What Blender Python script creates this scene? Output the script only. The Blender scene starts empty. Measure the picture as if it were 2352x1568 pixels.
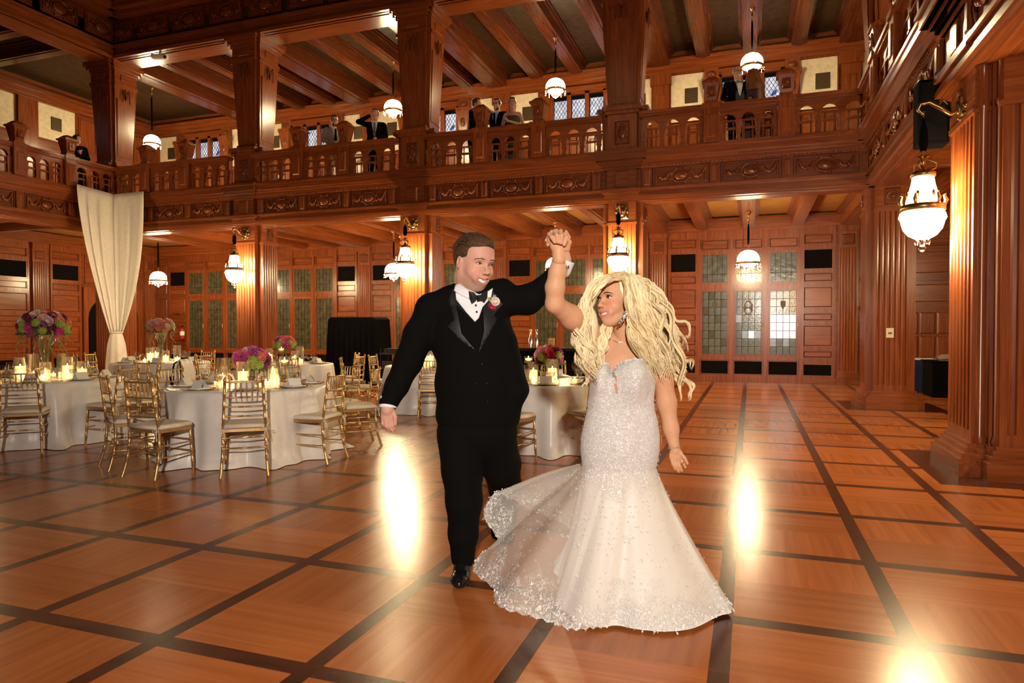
import bpy, math, random
import numpy as np
from mathutils import Vector, Matrix, Euler
random.seed(7); np.random.seed(7)
R = math.radians
SC = bpy.context.scene
COL = SC.collection

# ------------------------------------------------------------------ camera
FPX = 1550.0; CAMH = 1.40; PX, PY = 1176.0, 784.0
YAW = math.atan2(547, FPX); PITCH = -math.atan2(29, FPX)
_f0 = np.array([-math.sin(YAW), math.cos(YAW), 0]); RIGHT = np.array([math.cos(YAW), math.sin(YAW), 0]); _u0 = np.array([0, 0, 1.0])
FWD = _f0*math.cos(PITCH)+_u0*math.sin(PITCH); UP = _u0*math.cos(PITCH)-_f0*math.sin(PITCH)
CAMP = np.array([0, 0, CAMH])
cam_d = bpy.data.cameras.new('camera'); cam = bpy.data.objects.new('camera', cam_d); COL.objects.link(cam)
cam_d.sensor_width = 36.0; cam_d.lens = FPX*36/2352; cam_d.clip_start = 0.05; cam_d.clip_end = 200
cam.location = (0, 0, CAMH)
cam.rotation_euler = Matrix((RIGHT, UP, -FWD)).transposed().to_euler()
SC.camera = cam
def ray(x, y): return FWD+RIGHT*(x-PX)/FPX-UP*(y-PY)/FPX
def at_depth(x, y, d): return CAMP+ray(x, y)*d          # a point of the place, found from the photograph at a chosen distance
def on_floor(x, y, z=0.0):
    r = ray(x, y); return CAMP+r*(z-CAMH)/r[2]

# ------------------------------------------------------------------ world and photographer's flash
w = bpy.data.worlds.new('world'); SC.world = w; w.use_nodes = True
bg = w.node_tree.nodes['Background']; bg.inputs[0].default_value = (0.25, 0.36, 0.75, 1); bg.inputs[1].default_value = 0.9   # dusk outside
def area_light(name, loc, aim, size, power, col):
    l = bpy.data.lights.new(name, 'AREA'); l.shape = 'DISK'; l.size = size; l.energy = power; l.color = col
    o = bpy.data.objects.new(name, l); COL.objects.link(o); o.location = loc
    o.rotation_euler = (Vector(aim)-Vector(loc)).to_track_quat('-Z', 'Y').to_euler(); return o
fl = bpy.data.lights.new('camera_flash', 'SPOT'); fl.energy = 2050; fl.color = (1.0, 0.89, 0.78); fl.spot_size = R(92); fl.spot_blend = 1.0; fl.shadow_soft_size = 0.09
flo = bpy.data.objects.new('camera_flash', fl); COL.objects.link(flo); flo.location = (0.9, -2.6, 2.7)
flo.rotation_euler = (Vector((-1.5, 5.0, 0.8))-flo.location).to_track_quat('-Z', 'Y').to_euler()
vs = SC.view_settings; vs.view_transform = 'Standard'; vs.look = 'None'; vs.gamma = 1.0; vs.use_curve_mapping = False; vs.exposure = -0.12
SC.cycles.max_bounces = 7; SC.cycles.diffuse_bounces = 3; SC.cycles.glossy_bounces = 3; SC.cycles.transparent_max_bounces = 16; SC.cycles.transmission_bounces = 5
SC.cycles.caustics_reflective = False; SC.cycles.caustics_refractive = False; SC.cycles.sample_clamp_indirect = 4.0

# ------------------------------------------------------------------ materials
MATS = {}
def new_mat(name):
    m = bpy.data.materials.new(name); m.use_nodes = True; MATS[name] = m
    return m, m.node_tree, m.node_tree.nodes['Principled BSDF']
def setp(b, **k):
    nm = dict(rough='Roughness', metal='Metallic', spec='Specular IOR Level', trans='Transmission Weight', ior='IOR', sheen='Sheen Weight', coat='Coat Weight', sss='Subsurface Weight', alpha='Alpha')
    for a, v in k.items(): b.inputs[nm[a]].default_value = v
def c4(c): return (c[0], c[1], c[2], 1)
def plain(name, col, rough=0.5, metal=0.0, var=0.12, scale=30.0, bump=0.0, **k):
    """a plain procedural material: base colour with slight noise variation"""
    m, t, b = new_mat(name); setp(b, rough=rough, metal=metal, **k)
    tc = t.nodes.new('ShaderNodeTexCoord'); n = t.nodes.new('ShaderNodeTexNoise'); n.inputs['Scale'].default_value = scale; n.inputs['Detail'].default_value = 3
    t.links.new(tc.outputs['Object'], n.inputs['Vector'])
    r = t.nodes.new('ShaderNodeValToRGB'); r.color_ramp.elements[0].position = 0.3; r.color_ramp.elements[1].position = 0.7
    r.color_ramp.elements[0].color = c4([c*(1-var) for c in col]); r.color_ramp.elements[1].color = c4([min(1, c*(1+var)) for c in col])
    t.links.new(n.outputs['Fac'], r.inputs['Fac']); t.links.new(r.outputs['Color'], b.inputs['Base Color'])
    if bump:
        bp = t.nodes.new('ShaderNodeBump'); bp.inputs['Strength'].default_value = bump; bp.inputs['Distance'].default_value = 0.01
        t.links.new(n.outputs['Fac'], bp.inputs['Height']); t.links.new(bp.outputs['Normal'], b.inputs['Normal'])
    return m
def wood(name, dark, light, axis, rough=0.25, fine=26.0, stretch=0.05, spec=0.5, world=False, bump=0.08):
    m, t, b = new_mat(name); setp(b, rough=rough, spec=spec)
    if world: vec = t.nodes.new('ShaderNodeNewGeometry').outputs['Position']
    else: vec = t.nodes.new('ShaderNodeTexCoord').outputs['Object']
    mp = t.nodes.new('ShaderNodeMapping'); s = [fine]*3; s[axis] = fine*stretch; mp.inputs['Scale'].default_value = s
    t.links.new(vec, mp.inputs['Vector'])
    info = t.nodes.new('ShaderNodeObjectInfo'); ad = t.nodes.new('ShaderNodeVectorMath'); ad.operation = 'MULTIPLY_ADD'
    ad.inputs[1].default_value = (37, 53, 71); t.links.new(info.outputs['Random'], ad.inputs[0]); t.links.new(mp.outputs['Vector'], ad.inputs[2])
    n = t.nodes.new('ShaderNodeTexNoise'); n.inputs['Scale'].default_value = 1.0; n.inputs['Detail'].default_value = 5; n.inputs['Distortion'].default_value = 0.6
    t.links.new(ad.outputs['Vector'], n.inputs['Vector'])
    r = t.nodes.new('ShaderNodeValToRGB'); r.color_ramp.elements[0].position = 0.33; r.color_ramp.elements[1].position = 0.68
    r.color_ramp.elements[0].color = c4(dark); r.color_ramp.elements[1].color = c4(light)
    t.links.new(n.outputs['Fac'], r.inputs['Fac'])
    hs = t.nodes.new('ShaderNodeHueSaturation'); mm = t.nodes.new('ShaderNodeMapRange'); mm.inputs['To Min'].default_value = 0.86; mm.inputs['To Max'].default_value = 1.14
    t.links.new(info.outputs['Random'], mm.inputs['Value']); t.links.new(mm.outputs['Result'], hs.inputs['Value'])
    t.links.new(r.outputs['Color'], hs.inputs['Color']); t.links.new(hs.outputs['Color'], b.inputs['Base Color'])
    bp = t.nodes.new('ShaderNodeBump'); bp.inputs['Strength'].default_value = bump; bp.inputs['Distance'].default_value = 0.004
    t.links.new(n.outputs['Fac'], bp.inputs['Height']); t.links.new(bp.outputs['Normal'], b.inputs['Normal'])
    return m
def emit(name, col, strength):
    m, t, b = new_mat(name); b.inputs['Base Color'].default_value = c4(col); b.inputs['Emission Color'].default_value = c4(col); b.inputs['Emission Strength'].default_value = strength
    setp(b, rough=0.4); return m
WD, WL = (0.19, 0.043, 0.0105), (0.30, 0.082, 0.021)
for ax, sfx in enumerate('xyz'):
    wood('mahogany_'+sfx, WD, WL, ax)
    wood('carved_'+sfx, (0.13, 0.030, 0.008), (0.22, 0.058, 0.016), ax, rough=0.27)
wood('parquet_a', (0.40, 0.112, 0.024), (0.53, 0.165, 0.040), 0, rough=0.23, fine=18, stretch=0.04, bump=0.008)
wood('parquet_b', (0.37, 0.100, 0.021), (0.49, 0.150, 0.036), 1, rough=0.23, fine=18, stretch=0.04, bump=0.008)
wood('strip_wood', (0.045, 0.012, 0.006), (0.10, 0.026, 0.011), 0, rough=0.24, fine=14, stretch=0.3, bump=0.01)
for ax, sfx in enumerate('xyz'): wood('shaded_beam_'+sfx, (0.085, 0.018, 0.005), (0.15, 0.036, 0.010), ax)  # mahogany darkened: the upper gallery's dimness is put into the beam colour
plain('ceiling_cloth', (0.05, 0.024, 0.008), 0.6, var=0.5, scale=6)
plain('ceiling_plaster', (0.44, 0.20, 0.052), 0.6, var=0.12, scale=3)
plain('plaster', (0.90, 0.80, 0.58), 0.85, var=0.10, scale=9, bump=0.6)
plain('vent_bronze', (0.10, 0.065, 0.03), 0.5, 0.4)
plain('black_grille', (0.005, 0.0042, 0.004), 0.9, spec=0.1)
plain('brass', (0.62, 0.40, 0.13), 0.28, 1.0, var=0.2)
plain('dark_brass', (0.34, 0.22, 0.085), 0.32, 1.0, var=0.3)
plain('gold_paint', (0.66, 0.44, 0.185), 0.32, 0.75, var=0.18, scale=60)
plain('cushion', (0.80, 0.70, 0.55), 0.8, var=0.06, scale=90, bump=0.15)
plain('satin', (0.84, 0.80, 0.74), 0.34, var=0.04, scale=14, sheen=0.3)
plain('gold_runner', (0.58, 0.40, 0.17), 0.45, 0.3, var=0.2, scale=120)
plain('charger_gold', (0.70, 0.52, 0.25), 0.25, 0.8, var=0.1)
plain('white_card', (0.84, 0.82, 0.77), 0.7, var=0.03)
plain('white_china', (0.80, 0.79, 0.76), 0.2, var=0.02)
plain('silver', (0.75, 0.75, 0.73), 0.18, 1.0, var=0.05)
plain('black_cloth', (0.003, 0.003, 0.004), 0.95, var=0.3, scale=40, spec=0.08)
plain('black_leather', (0.008, 0.008, 0.009), 0.12, var=0.2)
plain('black_satin', (0.012, 0.013, 0.015), 0.36, var=0.2)
plain('blue_cloth', (0.012, 0.028, 0.13), 0.8, var=0.2)
plain('suit_black', (0.0028, 0.0026, 0.0026), 0.9, var=0.3, scale=200, spec=0.12)
plain('suit_grey', (0.30, 0.25, 0.19), 0.8, var=0.1, scale=200)
plain('vest_teal', (0.035, 0.055, 0.06), 0.7)
plain('shirt_white', (0.82, 0.83, 0.85), 0.65, var=0.03)
plain('shirt_blue', (0.42, 0.58, 0.72), 0.7, var=0.03)
plain('tie_olive', (0.16, 0.13, 0.06), 0.6)
plain('dress_olive', (0.075, 0.055, 0.022), 0.65, var=0.2)
plain('skin', (0.62, 0.33, 0.22), 0.45, var=0.05, scale=12)
plain('hair_brown', (0.085, 0.042, 0.022), 0.6, var=0.4, scale=80, spec=0.2)
plain('hair_dark', (0.012, 0.008, 0.006), 0.4, var=0.4, scale=80)
plain('hair_grey', (0.25, 0.2, 0.16), 0.5, var=0.3, scale=80)
plain('hair_auburn', (0.09, 0.03, 0.012), 0.45, var=0.4, scale=80)
plain('eye_white', (0.8, 0.78, 0.75), 0.15, var=0.02)
plain('iris', (0.03, 0.02, 0.012), 0.1)
plain('teeth', (0.85, 0.83, 0.78), 0.2, var=0.02)
plain('brown_case', (0.22, 0.085, 0.028), 0.4, var=0.3, scale=12)
plain('case_purple', (0.06, 0.022, 0.03), 0.5, var=0.3)
plain('orange_box', (0.50, 0.17, 0.03), 0.4, var=0.2)
plain('leaf_green', (0.10, 0.16, 0.022), 0.6, var=0.4, scale=40)
plain('lime_green', (0.38, 0.46, 0.08), 0.6, var=0.35, scale=60)
plain('tendril', (0.30, 0.28, 0.11), 0.6, var=0.3)
for nm, c in dict(rose_coral=(0.92, 0.30, 0.18), rose_pink=(0.90, 0.46, 0.44), rose_magenta=(0.68, 0.06, 0.30), rose_burgundy=(0.20, 0.014, 0.04), rose_blush=(0.92, 0.72, 0.64), rose_plum=(0.40, 0.06, 0.28), rose_red=(0.48, 0.015, 0.04), rose_lilac=(0.80, 0.60, 0.66), rose_hotpink=(0.90, 0.12, 0.25)).items(): plain(nm, c, 0.55, var=0.18, scale=45, sheen=0.2)
emit('lamp_glass', (1.0, 0.76, 0.40), 140.0); emit('pendant_dome', (1.0, 0.80, 0.48), 18.0); emit('pendant_skirt', (1.0, 0.78, 0.42), 260.0); emit('pendant_bowl', (1.0, 0.76, 0.40), 220.0)
emit('candle_wax', (1.0, 0.58, 0.20), 4.2)
emit('candle_flame', (1.0, 0.75, 0.35), 16.0)
emit('exit_white', (0.9, 0.9, 0.85), 0.2)
plain('red_metal', (0.35, 0.02, 0.015), 0.35)
plain('plate_ivory', (0.75, 0.66, 0.45), 0.4, var=0.03)
plain('amber_wood', (0.60, 0.30, 0.07), 0.4, var=0.2)
plain('foil', (0.72, 0.62, 0.42), 0.25, 0.6, var=0.3, scale=30, bump=0.8)
def glass_mat(name, tint, amount=0.12, rough=0.03, spec=0.025):
    m = bpy.data.materials.new(name); m.use_nodes = True; MATS[name] = m; t = m.node_tree; t.nodes.clear()
    o = t.nodes.new('ShaderNodeOutputMaterial'); tr = t.nodes.new('ShaderNodeBsdfTransparent'); tr.inputs[0].default_value = c4(tint)
    gl = t.nodes.new('ShaderNodeBsdfGlossy'); gl.inputs['Roughness'].default_value = rough
    lw = t.nodes.new('ShaderNodeLayerWeight'); lw.inputs['Blend'].default_value = 0.22
    mr = t.nodes.new('ShaderNodeMapRange'); mr.inputs['To Min'].default_value = spec; mr.inputs['To Max'].default_value = 0.5
    mx = t.nodes.new('ShaderNodeMixShader'); t.links.new(lw.outputs['Fresnel'], mr.inputs['Value']); t.links.new(mr.outputs['Result'], mx.inputs['Fac'])
    t.links.new(tr.outputs[0], mx.inputs[1]); t.links.new(gl.outputs[0], mx.inputs[2]); t.links.new(mx.outputs[0], o.inputs[0]); return m
glass_mat('clear_glass', (0.97, 0.97, 0.96))
glass_mat('crystal', (0.90, 0.88, 0.84), spec=0.3)
def leaded_glass(name, col, em, scale):
    """textured, leaded pane: pale glass lit from the daylight behind it"""
    m, t, b = new_mat(name); setp(b, rough=0.18, spec=0.6)
    tc = t.nodes.new('ShaderNodeTexCoord'); n = t.nodes.new('ShaderNodeTexNoise'); n.inputs['Scale'].default_value = scale; n.inputs['Detail'].default_value = 2
    t.links.new(tc.outputs['Object'], n.inputs['Vector'])
    r = t.nodes.new('ShaderNodeValToRGB'); r.color_ramp.elements[0].position = 0.35; r.color_ramp.elements[1].position = 0.65
    r.color_ramp.elements[0].color = c4([c*0.6 for c in col]); r.color_ramp.elements[1].color = c4(col)
    t.links.new(n.outputs['Fac'], r.inputs['Fac']); t.links.new(r.outputs['Color'], b.inputs['Base Color'])
    t.links.new(r.outputs['Color'], b.inputs['Emission Color']); b.inputs['Emission Strength'].default_value = em
    bp = t.nodes.new('ShaderNodeBump'); bp.inputs['Strength'].default_value = 0.35; bp.inputs['Distance'].default_value = 0.01
    t.links.new(n.outputs['Fac'], bp.inputs['Height']); t.links.new(bp.outputs['Normal'], b.inputs['Normal']); return m
leaded_glass('glass_dusk', (0.50, 0.56, 0.72), 1.1, 5)          # gallery windows, dusk behind
leaded_glass('glass_olive', (0.10, 0.095, 0.055), 0.02, 7)       # unlit doors
leaded_glass('glass_grey', (0.13, 0.138, 0.12), 0.12, 7)
leaded_glass('glass_day', (0.80, 0.87, 1.0), 0.8, 3)           # daylight behind the right-hand door
leaded_glass('glass_amber', (0.26, 0.16, 0.06), 0.15, 20)
leaded_glass('glass_mid', (0.30, 0.36, 0.42), 0.4, 3)
plain('glass_red', (0.5, 0.05, 0.04), 0.2); plain('glass_blue', (0.03, 0.10, 0.6), 0.2)

# ------------------------------------------------------------------ mesh builder
class MB:
    def __init__(s): s.v = []; s.f = []; s.sm = []
    def add(s, vs, fs, smooth=False):
        o = len(s.v); s.v.extend([tuple(p) for p in vs]); s.f.extend([tuple(i+o for i in f) for f in fs]); s.sm.extend([smooth]*len(fs)); return s
    def box(s, x0, x1, y0, y1, z0, z1):
        return s.add([(x0,y0,z0),(x1,y0,z0),(x1,y1,z0),(x0,y1,z0),(x0,y0,z1),(x1,y0,z1),(x1,y1,z1),(x0,y1,z1)],
                     [(3,2,1,0),(4,5,6,7),(0,1,5,4),(1,2,6,5),(2,3,7,6),(3,0,4,7)])
    def frus(s, a, b):
        """a, b = (x0,x1,y0,y1,z): bottom and top rectangles"""
        v = []
        for (x0, x1, y0, y1, z) in (a, b): v += [(x0,y0,z),(x1,y0,z),(x1,y1,z),(x0,y1,z)]
        return s.add(v, [(3,2,1,0),(4,5,6,7),(0,1,5,4),(1,2,6,5),(2,3,7,6),(3,0,4,7)])
    def bev(s, x0, x1, z0, z1, yb, yf, c):
        """raised panel facing -y: back yb, front yf, chamfer c"""
        return s.add([(x0,yb,z0),(x1,yb,z0),(x1,yb,z1),(x0,yb,z1),(x0+c,yf,z0+c),(x1-c,yf,z0+c),(x1-c,yf,z1-c),(x0+c,yf,z1-c)],
                     [(4,5,6,7),(0,1,5,4),(1,2,6,5),(2,3,7,6),(3,0,4,7)])
    def frame(s, x0, x1, z0, z1, y0, y1, wd):
        s.box(x0,x1,y0,y1,z0,z0+wd); s.box(x0,x1,y0,y1,z1-wd,z1); s.box(x0,x0+wd,y0,y1,z0+wd,z1-wd); return s.box(x1-wd,x1,y0,y1,z0+wd,z1-wd)
    def prism(s, poly, z0, z1, axis=2):
        n = len(poly)
        def P(p, z): return (p[0],p[1],z) if axis==2 else ((z,p[0],p[1]) if axis==0 else (p[0],z,p[1]))
        v = [P(p,z0) for p in poly]+[P(p,z1) for p in poly]
        f = [(i,(i+1)%n,(i+1)%n+n,i+n) for i in range(n)]
        f += [tuple(range(n-1,-1,-1)), tuple(range(n,2*n))]
        return s.add(v, f)
    def lathe(s, prof, c=(0,0,0), n=16, sx=1.0, sy=1.0, smooth=True, a0=0.0):
        v = []; f = []; m = len(prof)
        for k in range(n):
            a = a0+2*math.pi*k/n; ca, sa = math.cos(a), math.sin(a)
            for (r, z) in prof: v.append((c[0]+r*ca*sx, c[1]+r*sa*sy, c[2]+z))
        for k in range(n):
            k2 = (k+1)%n
            for j in range(m-1): f.append((k*m+j, k2*m+j, k2*m+j+1, k*m+j+1))
        s.add(v, f, smooth)
        if prof[0][0] > 1e-4: s.add([v[k*m] for k in range(n)], [tuple(range(n-1,-1,-1))])
        if prof[-1][0] > 1e-4: s.add([v[k*m+m-1] for k in range(n)], [tuple(range(n))])
        return s
    def tube(s, pts, r, n=8, smooth=True, flat=1.0):
        pts = [Vector(p) for p in pts]; N = len(pts); rs = r if hasattr(r, '__len__') else [r]*N
        v = []; f = []; up = None
        for i in range(N):
            t = (pts[min(i+1,N-1)]-pts[max(i-1,0)]);
            if t.length < 1e-9: t = Vector((0,0,1))
            t.normalize()
            if up is None: up = t.orthogonal().normalized()
            up = (up-t*up.dot(t));
            if up.length < 1e-6: up = t.orthogonal()
            up.normalize(); sd = t.cross(up)
            for k in range(n):
                a = 2*math.pi*k/n; v.append(tuple(pts[i]+(up*math.cos(a)*flat+sd*math.sin(a))*rs[i]))
        for i in range(N-1):
            for k in range(n): f.append((i*n+k, i*n+(k+1)%n, (i+1)*n+(k+1)%n, (i+1)*n+k))
        s.add(v, f, smooth); s.add(v[:n], [tuple(range(n-1,-1,-1))]); s.add(v[-n:], [tuple(range(n))]); return s
    def ball(s, c, r, n=8, m=6, sz=1.0):
        rr = r if hasattr(r, '__len__') else (r,r,r*sz)
        pr = [(max(1e-5,math.sin(math.pi*j/m)), -math.cos(math.pi*j/m)) for j in range(m+1)]
        v = []; f = []
        for k in range(n):
            a = 2*math.pi*k/n
            for (q, z) in pr: v.append((c[0]+rr[0]*q*math.cos(a), c[1]+rr[1]*q*math.sin(a), c[2]+rr[2]*z))
        M = m+1
        for k in range(n):
            for j in range(m): f.append((k*M+j, ((k+1)%n)*M+j, ((k+1)%n)*M+j+1, k*M+j+1))
        return s.add(v, f, True)
    def grid(s, P, closed_u=False, smooth=True):
        """P: rows of points"""
        nu, nv = len(P), len(P[0]); f = []
        for i in range(nu if closed_u else nu-1):
            for j in range(nv-1): f.append((i*nv+j, ((i+1)%nu)*nv+j, ((i+1)%nu)*nv+j+1, i*nv+j+1))
        return s.add([p for row in P for p in row], f, smooth)
    def rot(s, M):
        s.v = [tuple(M@Vector(p)) for p in s.v]; return s
    def mesh(s, name):
        me = bpy.data.meshes.new(name); me.from_pydata(s.v, [], s.f); me.polygons.foreach_set('use_smooth', s.sm); me.update(); return me
    def build(s, name, mat, parent=None, loc=None, rotz=0.0, bevel=0.0):
        return put(name, s.mesh(name), mat, parent, loc, rotz, bevel)
def resolve(mat, me):
    if mat in ('mahogany', 'carved', 'shaded_beam'):
        co = np.empty(len(me.vertices)*3, np.float32); me.vertices.foreach_get('co', co); co = co.reshape(-1,3)
        d = co.max(0)-co.min(0); return MATS[mat+'_'+'xyz'[int(d.argmax())]]
    return MATS[mat] if isinstance(mat, str) else mat
def put(name, me, mat, parent=None, loc=None, rotz=0.0, bevel=0.0):
    if mat is not None and not me.materials: me.materials.append(resolve(mat, me))
    o = bpy.data.objects.new(name, me); COL.objects.link(o)
    if parent is not None: o.parent = parent; KIDS.setdefault(parent.name, []).append(o)
    if loc is not None: o.location = loc
    if rotz: o.rotation_euler = (0,0,rotz)
    if bevel:
        b = o.modifiers.new('bevel', 'BEVEL'); b.width = bevel; b.segments = 2; b.limit_method = 'ANGLE'
    return o
def tag(o, label=None, cat=None, group=None, kind=None):
    if label: o['label'] = label
    if cat: o['category'] = cat
    if group: o['group'] = group
    if kind: o['kind'] = kind
    return o
def empty(name, loc=(0,0,0), rotz=0.0, label=None, cat=None, group=None, kind=None):
    o = bpy.data.objects.new(name, None); o.empty_display_size = 0.1; COL.objects.link(o); o.location = loc; o.rotation_euler = (0,0,rotz)
    return tag(o, label, cat, group, kind)
def copy_tree(o, parent=None, loc=None, rotz=None, label=None, group=None):
    c = o.copy(); COL.objects.link(c); c.parent = parent
    if loc is not None: c.location = loc
    if rotz is not None: c.rotation_euler = (0,0,rotz)
    if label: c['label'] = label
    if group: c['group'] = group
    if parent is not None: KIDS.setdefault(parent.name, []).append(c)
    for ch in list(KIDS.get(o.name, [])): copy_tree(ch, c)
    return c
KIDS = {}
def rep(me, name, mat, parent, locs, rotz=0.0):
    return [put(name, me, mat, parent, l, rotz) for l in locs]

# ------------------------------------------------------------------ smooth implicit surfaces for bodies
class SDF:
    """smooth union of tapered capsules and ellipsoids, meshed with surface nets"""
    def __init__(s, lo, hi, h):
        lo, hi = np.minimum(lo, hi), np.maximum(lo, hi)
        s.h = h; s.lo = np.array(lo, float)-4*h; n = np.ceil((np.array(hi)+4*h-s.lo)/h).astype(int)+1
        s.n = n; s.F = np.full(tuple(n), 0.08, np.float32)
    def _box(s, lo, hi):
        a = np.clip(np.floor((lo-s.lo)/s.h).astype(int), 0, s.n-1); b = np.clip(np.ceil((hi-s.lo)/s.h).astype(int)+1, 0, s.n)
        if (b <= a).any(): return None
        ax = [s.lo[i]+np.arange(a[i], b[i])*s.h for i in range(3)]
        return tuple(slice(a[i], b[i]) for i in range(3)), ax[0][:,None,None], ax[1][None,:,None], ax[2][None,None,:]
    def _mix(s, sl, d, k, sub):
        F = s.F[sl]; d = d.astype(np.float32)
        if sub:
            hh = np.clip(0.5-0.5*(F+d)/k, 0, 1) if k > 0 else (F < -d).astype(np.float32)
            s.F[sl] = F+(-d-F)*hh+k*hh*(1-hh)
        elif k > 0:
            hh = np.clip(0.5+0.5*(F-d)/k, 0, 1); s.F[sl] = F+(d-F)*hh-k*hh*(1-hh)
        else: s.F[sl] = np.minimum(F, d)
    def cap(s, a, b, ra, rb=None, k=0.02, sub=False):
        a = np.array(a, float); b = np.array(b, float); rb = ra if rb is None else rb; m = max(ra, rb)+k+3*s.h
        q = s._box(np.minimum(a,b)-m, np.maximum(a,b)+m)
        if q is None: return s
        sl, X, Y, Z = q; ab = b-a; L = max(ab@ab, 1e-12)
        t = np.clip(((X-a[0])*ab[0]+(Y-a[1])*ab[1]+(Z-a[2])*ab[2])/L, 0, 1)
        d = np.sqrt((X-a[0]-t*ab[0])**2+(Y-a[1]-t*ab[1])**2+(Z-a[2]-t*ab[2])**2)-(ra+t*(rb-ra))
        s._mix(sl, d, k, sub); return s
    def ell(s, c, r, M=None, k=0.02, sub=False):
        c = np.array(c, float); r = np.array(r, float); M = np.eye(3) if M is None else np.array(M); m = r.max()+k+3*s.h
        q = s._box(c-m, c+m)
        if q is None: return s
        sl, X, Y, Z = q; X = X-c[0]; Y = Y-c[1]; Z = Z-c[2]
        u = [M[0][i]*X+M[1][i]*Y+M[2][i]*Z for i in range(3)]
        k0 = np.sqrt((u[0]/r[0])**2+(u[1]/r[1])**2+(u[2]/r[2])**2); k1 = np.sqrt((u[0]/r[0]**2)**2+(u[1]/r[1]**2)**2+(u[2]/r[2]**2)**2)+1e-9
        s._mix(sl, k0*(k0-1)/k1, k, sub); return s
    def chain(s, pts, rs, k=0.02):
        for i in range(len(pts)-1): s.cap(pts[i], pts[i+1], rs[i], rs[i+1], k)
        return s
    def cut(s, p, n):
        """keep the side the normal points away from"""
        p = np.array(p, float); n = np.array(n, float); n = n/np.linalg.norm(n)
        ax = [s.lo[i]+np.arange(s.n[i])*s.h for i in range(3)]
        d = (ax[0][:,None,None]-p[0])*n[0]+(ax[1][None,:,None]-p[1])*n[1]+(ax[2][None,None,:]-p[2])*n[2]
        s.F = np.maximum(s.F, d.astype(np.float32)); return s
    def polygonize(s):
        F = s.F; neg = F < 0; nx, ny, nz = F.shape
        c = [(i,j,k) for i in (0,1) for j in (0,1) for k in (0,1)]
        def sh(A, o): return A[o[0]:nx-1+o[0], o[1]:ny-1+o[1], o[2]:nz-1+o[2]]
        cnt = np.zeros((nx-1,ny-1,nz-1), np.int8)
        for o in c: cnt += sh(neg, o)
        act = (cnt > 0) & (cnt < 8); I = np.argwhere(act); idx = np.full(act.shape, -1, np.int32); idx[act] = np.arange(len(I))
        acc = np.zeros((len(I),3)); num = np.zeros(len(I))
        for o in c:
            for ax in range(3):
                if o[ax]: continue
                p = list(o); p[ax] = 1
                A = F[I[:,0]+o[0], I[:,1]+o[1], I[:,2]+o[2]]; B = F[I[:,0]+p[0], I[:,1]+p[1], I[:,2]+p[2]]
                m = (A < 0) != (B < 0); t = np.where(m, A/np.where(m, A-B, 1), 0)
                q = np.tile(np.array(o, float), (len(I),1)); q[:,ax] += t
                acc[m] += q[m]; num[m] += 1
        V = s.lo+(I+acc/num[:,None])*s.h
        faces = []
        for ax in range(3):
            b, cc = [(1,2),(2,0),(0,1)][ax]
            lo = [slice(1,None)]*3; lo[ax] = slice(0,-1); 
            A = neg[tuple(slice(0,-1) if i == ax else slice(1,-1) for i in range(3))]; B = neg[tuple(slice(1,None) if i == ax else slice(1,-1) for i in range(3))]
            for flip, m in ((False, A & ~B), (True, ~A & B)):
                E = np.argwhere(m)
                if not len(E): continue
                E = E.copy()
                for i in range(3):
                    if i != ax: E[:,i] += 1
                def cell(db, dc):
                    Q = E.copy(); Q[:,b] += db; Q[:,cc] += dc; return idx[Q[:,0],Q[:,1],Q[:,2]]
                f = np.stack([cell(-1,-1), cell(0,-1), cell(0,0), cell(-1,0)], 1)
                faces.append(f[:, ::-1] if flip else f)
        Q = np.concatenate(faces); Q = Q[(Q >= 0).all(1)]
        return V, Q
def np_mesh(name, V, Q, cols=None, origin=(0,0,0)):
    me = bpy.data.meshes.new(name); V = np.asarray(V)-np.array(origin)
    me.vertices.add(len(V)); me.vertices.foreach_set('co', V.astype(np.float32).ravel())
    n = Q.shape[1]; me.loops.add(len(Q)*n); me.loops.foreach_set('vertex_index', Q.astype(np.int32).ravel())
    me.polygons.add(len(Q)); me.polygons.foreach_set('loop_start', (np.arange(len(Q))*n).astype(np.int32)); me.polygons.foreach_set('loop_total', np.full(len(Q), n, np.int32))
    me.polygons.foreach_set('use_smooth', np.ones(len(Q), bool)); me.update(calc_edges=True); me.validate()
    if cols is not None:
        at = me.color_attributes.new('Col', 'FLOAT_COLOR', 'POINT'); C = np.ones((len(V),4), np.float32); C[:,:3] = cols; at.data.foreach_set('color', C.ravel())
    return me
def smooth_mesh(V, Q, it=2, lam=0.5):
    V = V.copy()
    for _ in range(it):
        S = np.zeros_like(V); N = np.zeros(len(V))
        for i in range(4):
            a, b = Q[:,i], Q[:,(i+1)%4]; np.add.at(S, a, V[b]); np.add.at(N, a, 1); np.add.at(S, b, V[a]); np.add.at(N, b, 1)
        V += lam*(S/np.maximum(N,1)[:,None]-V)
    return V
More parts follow.
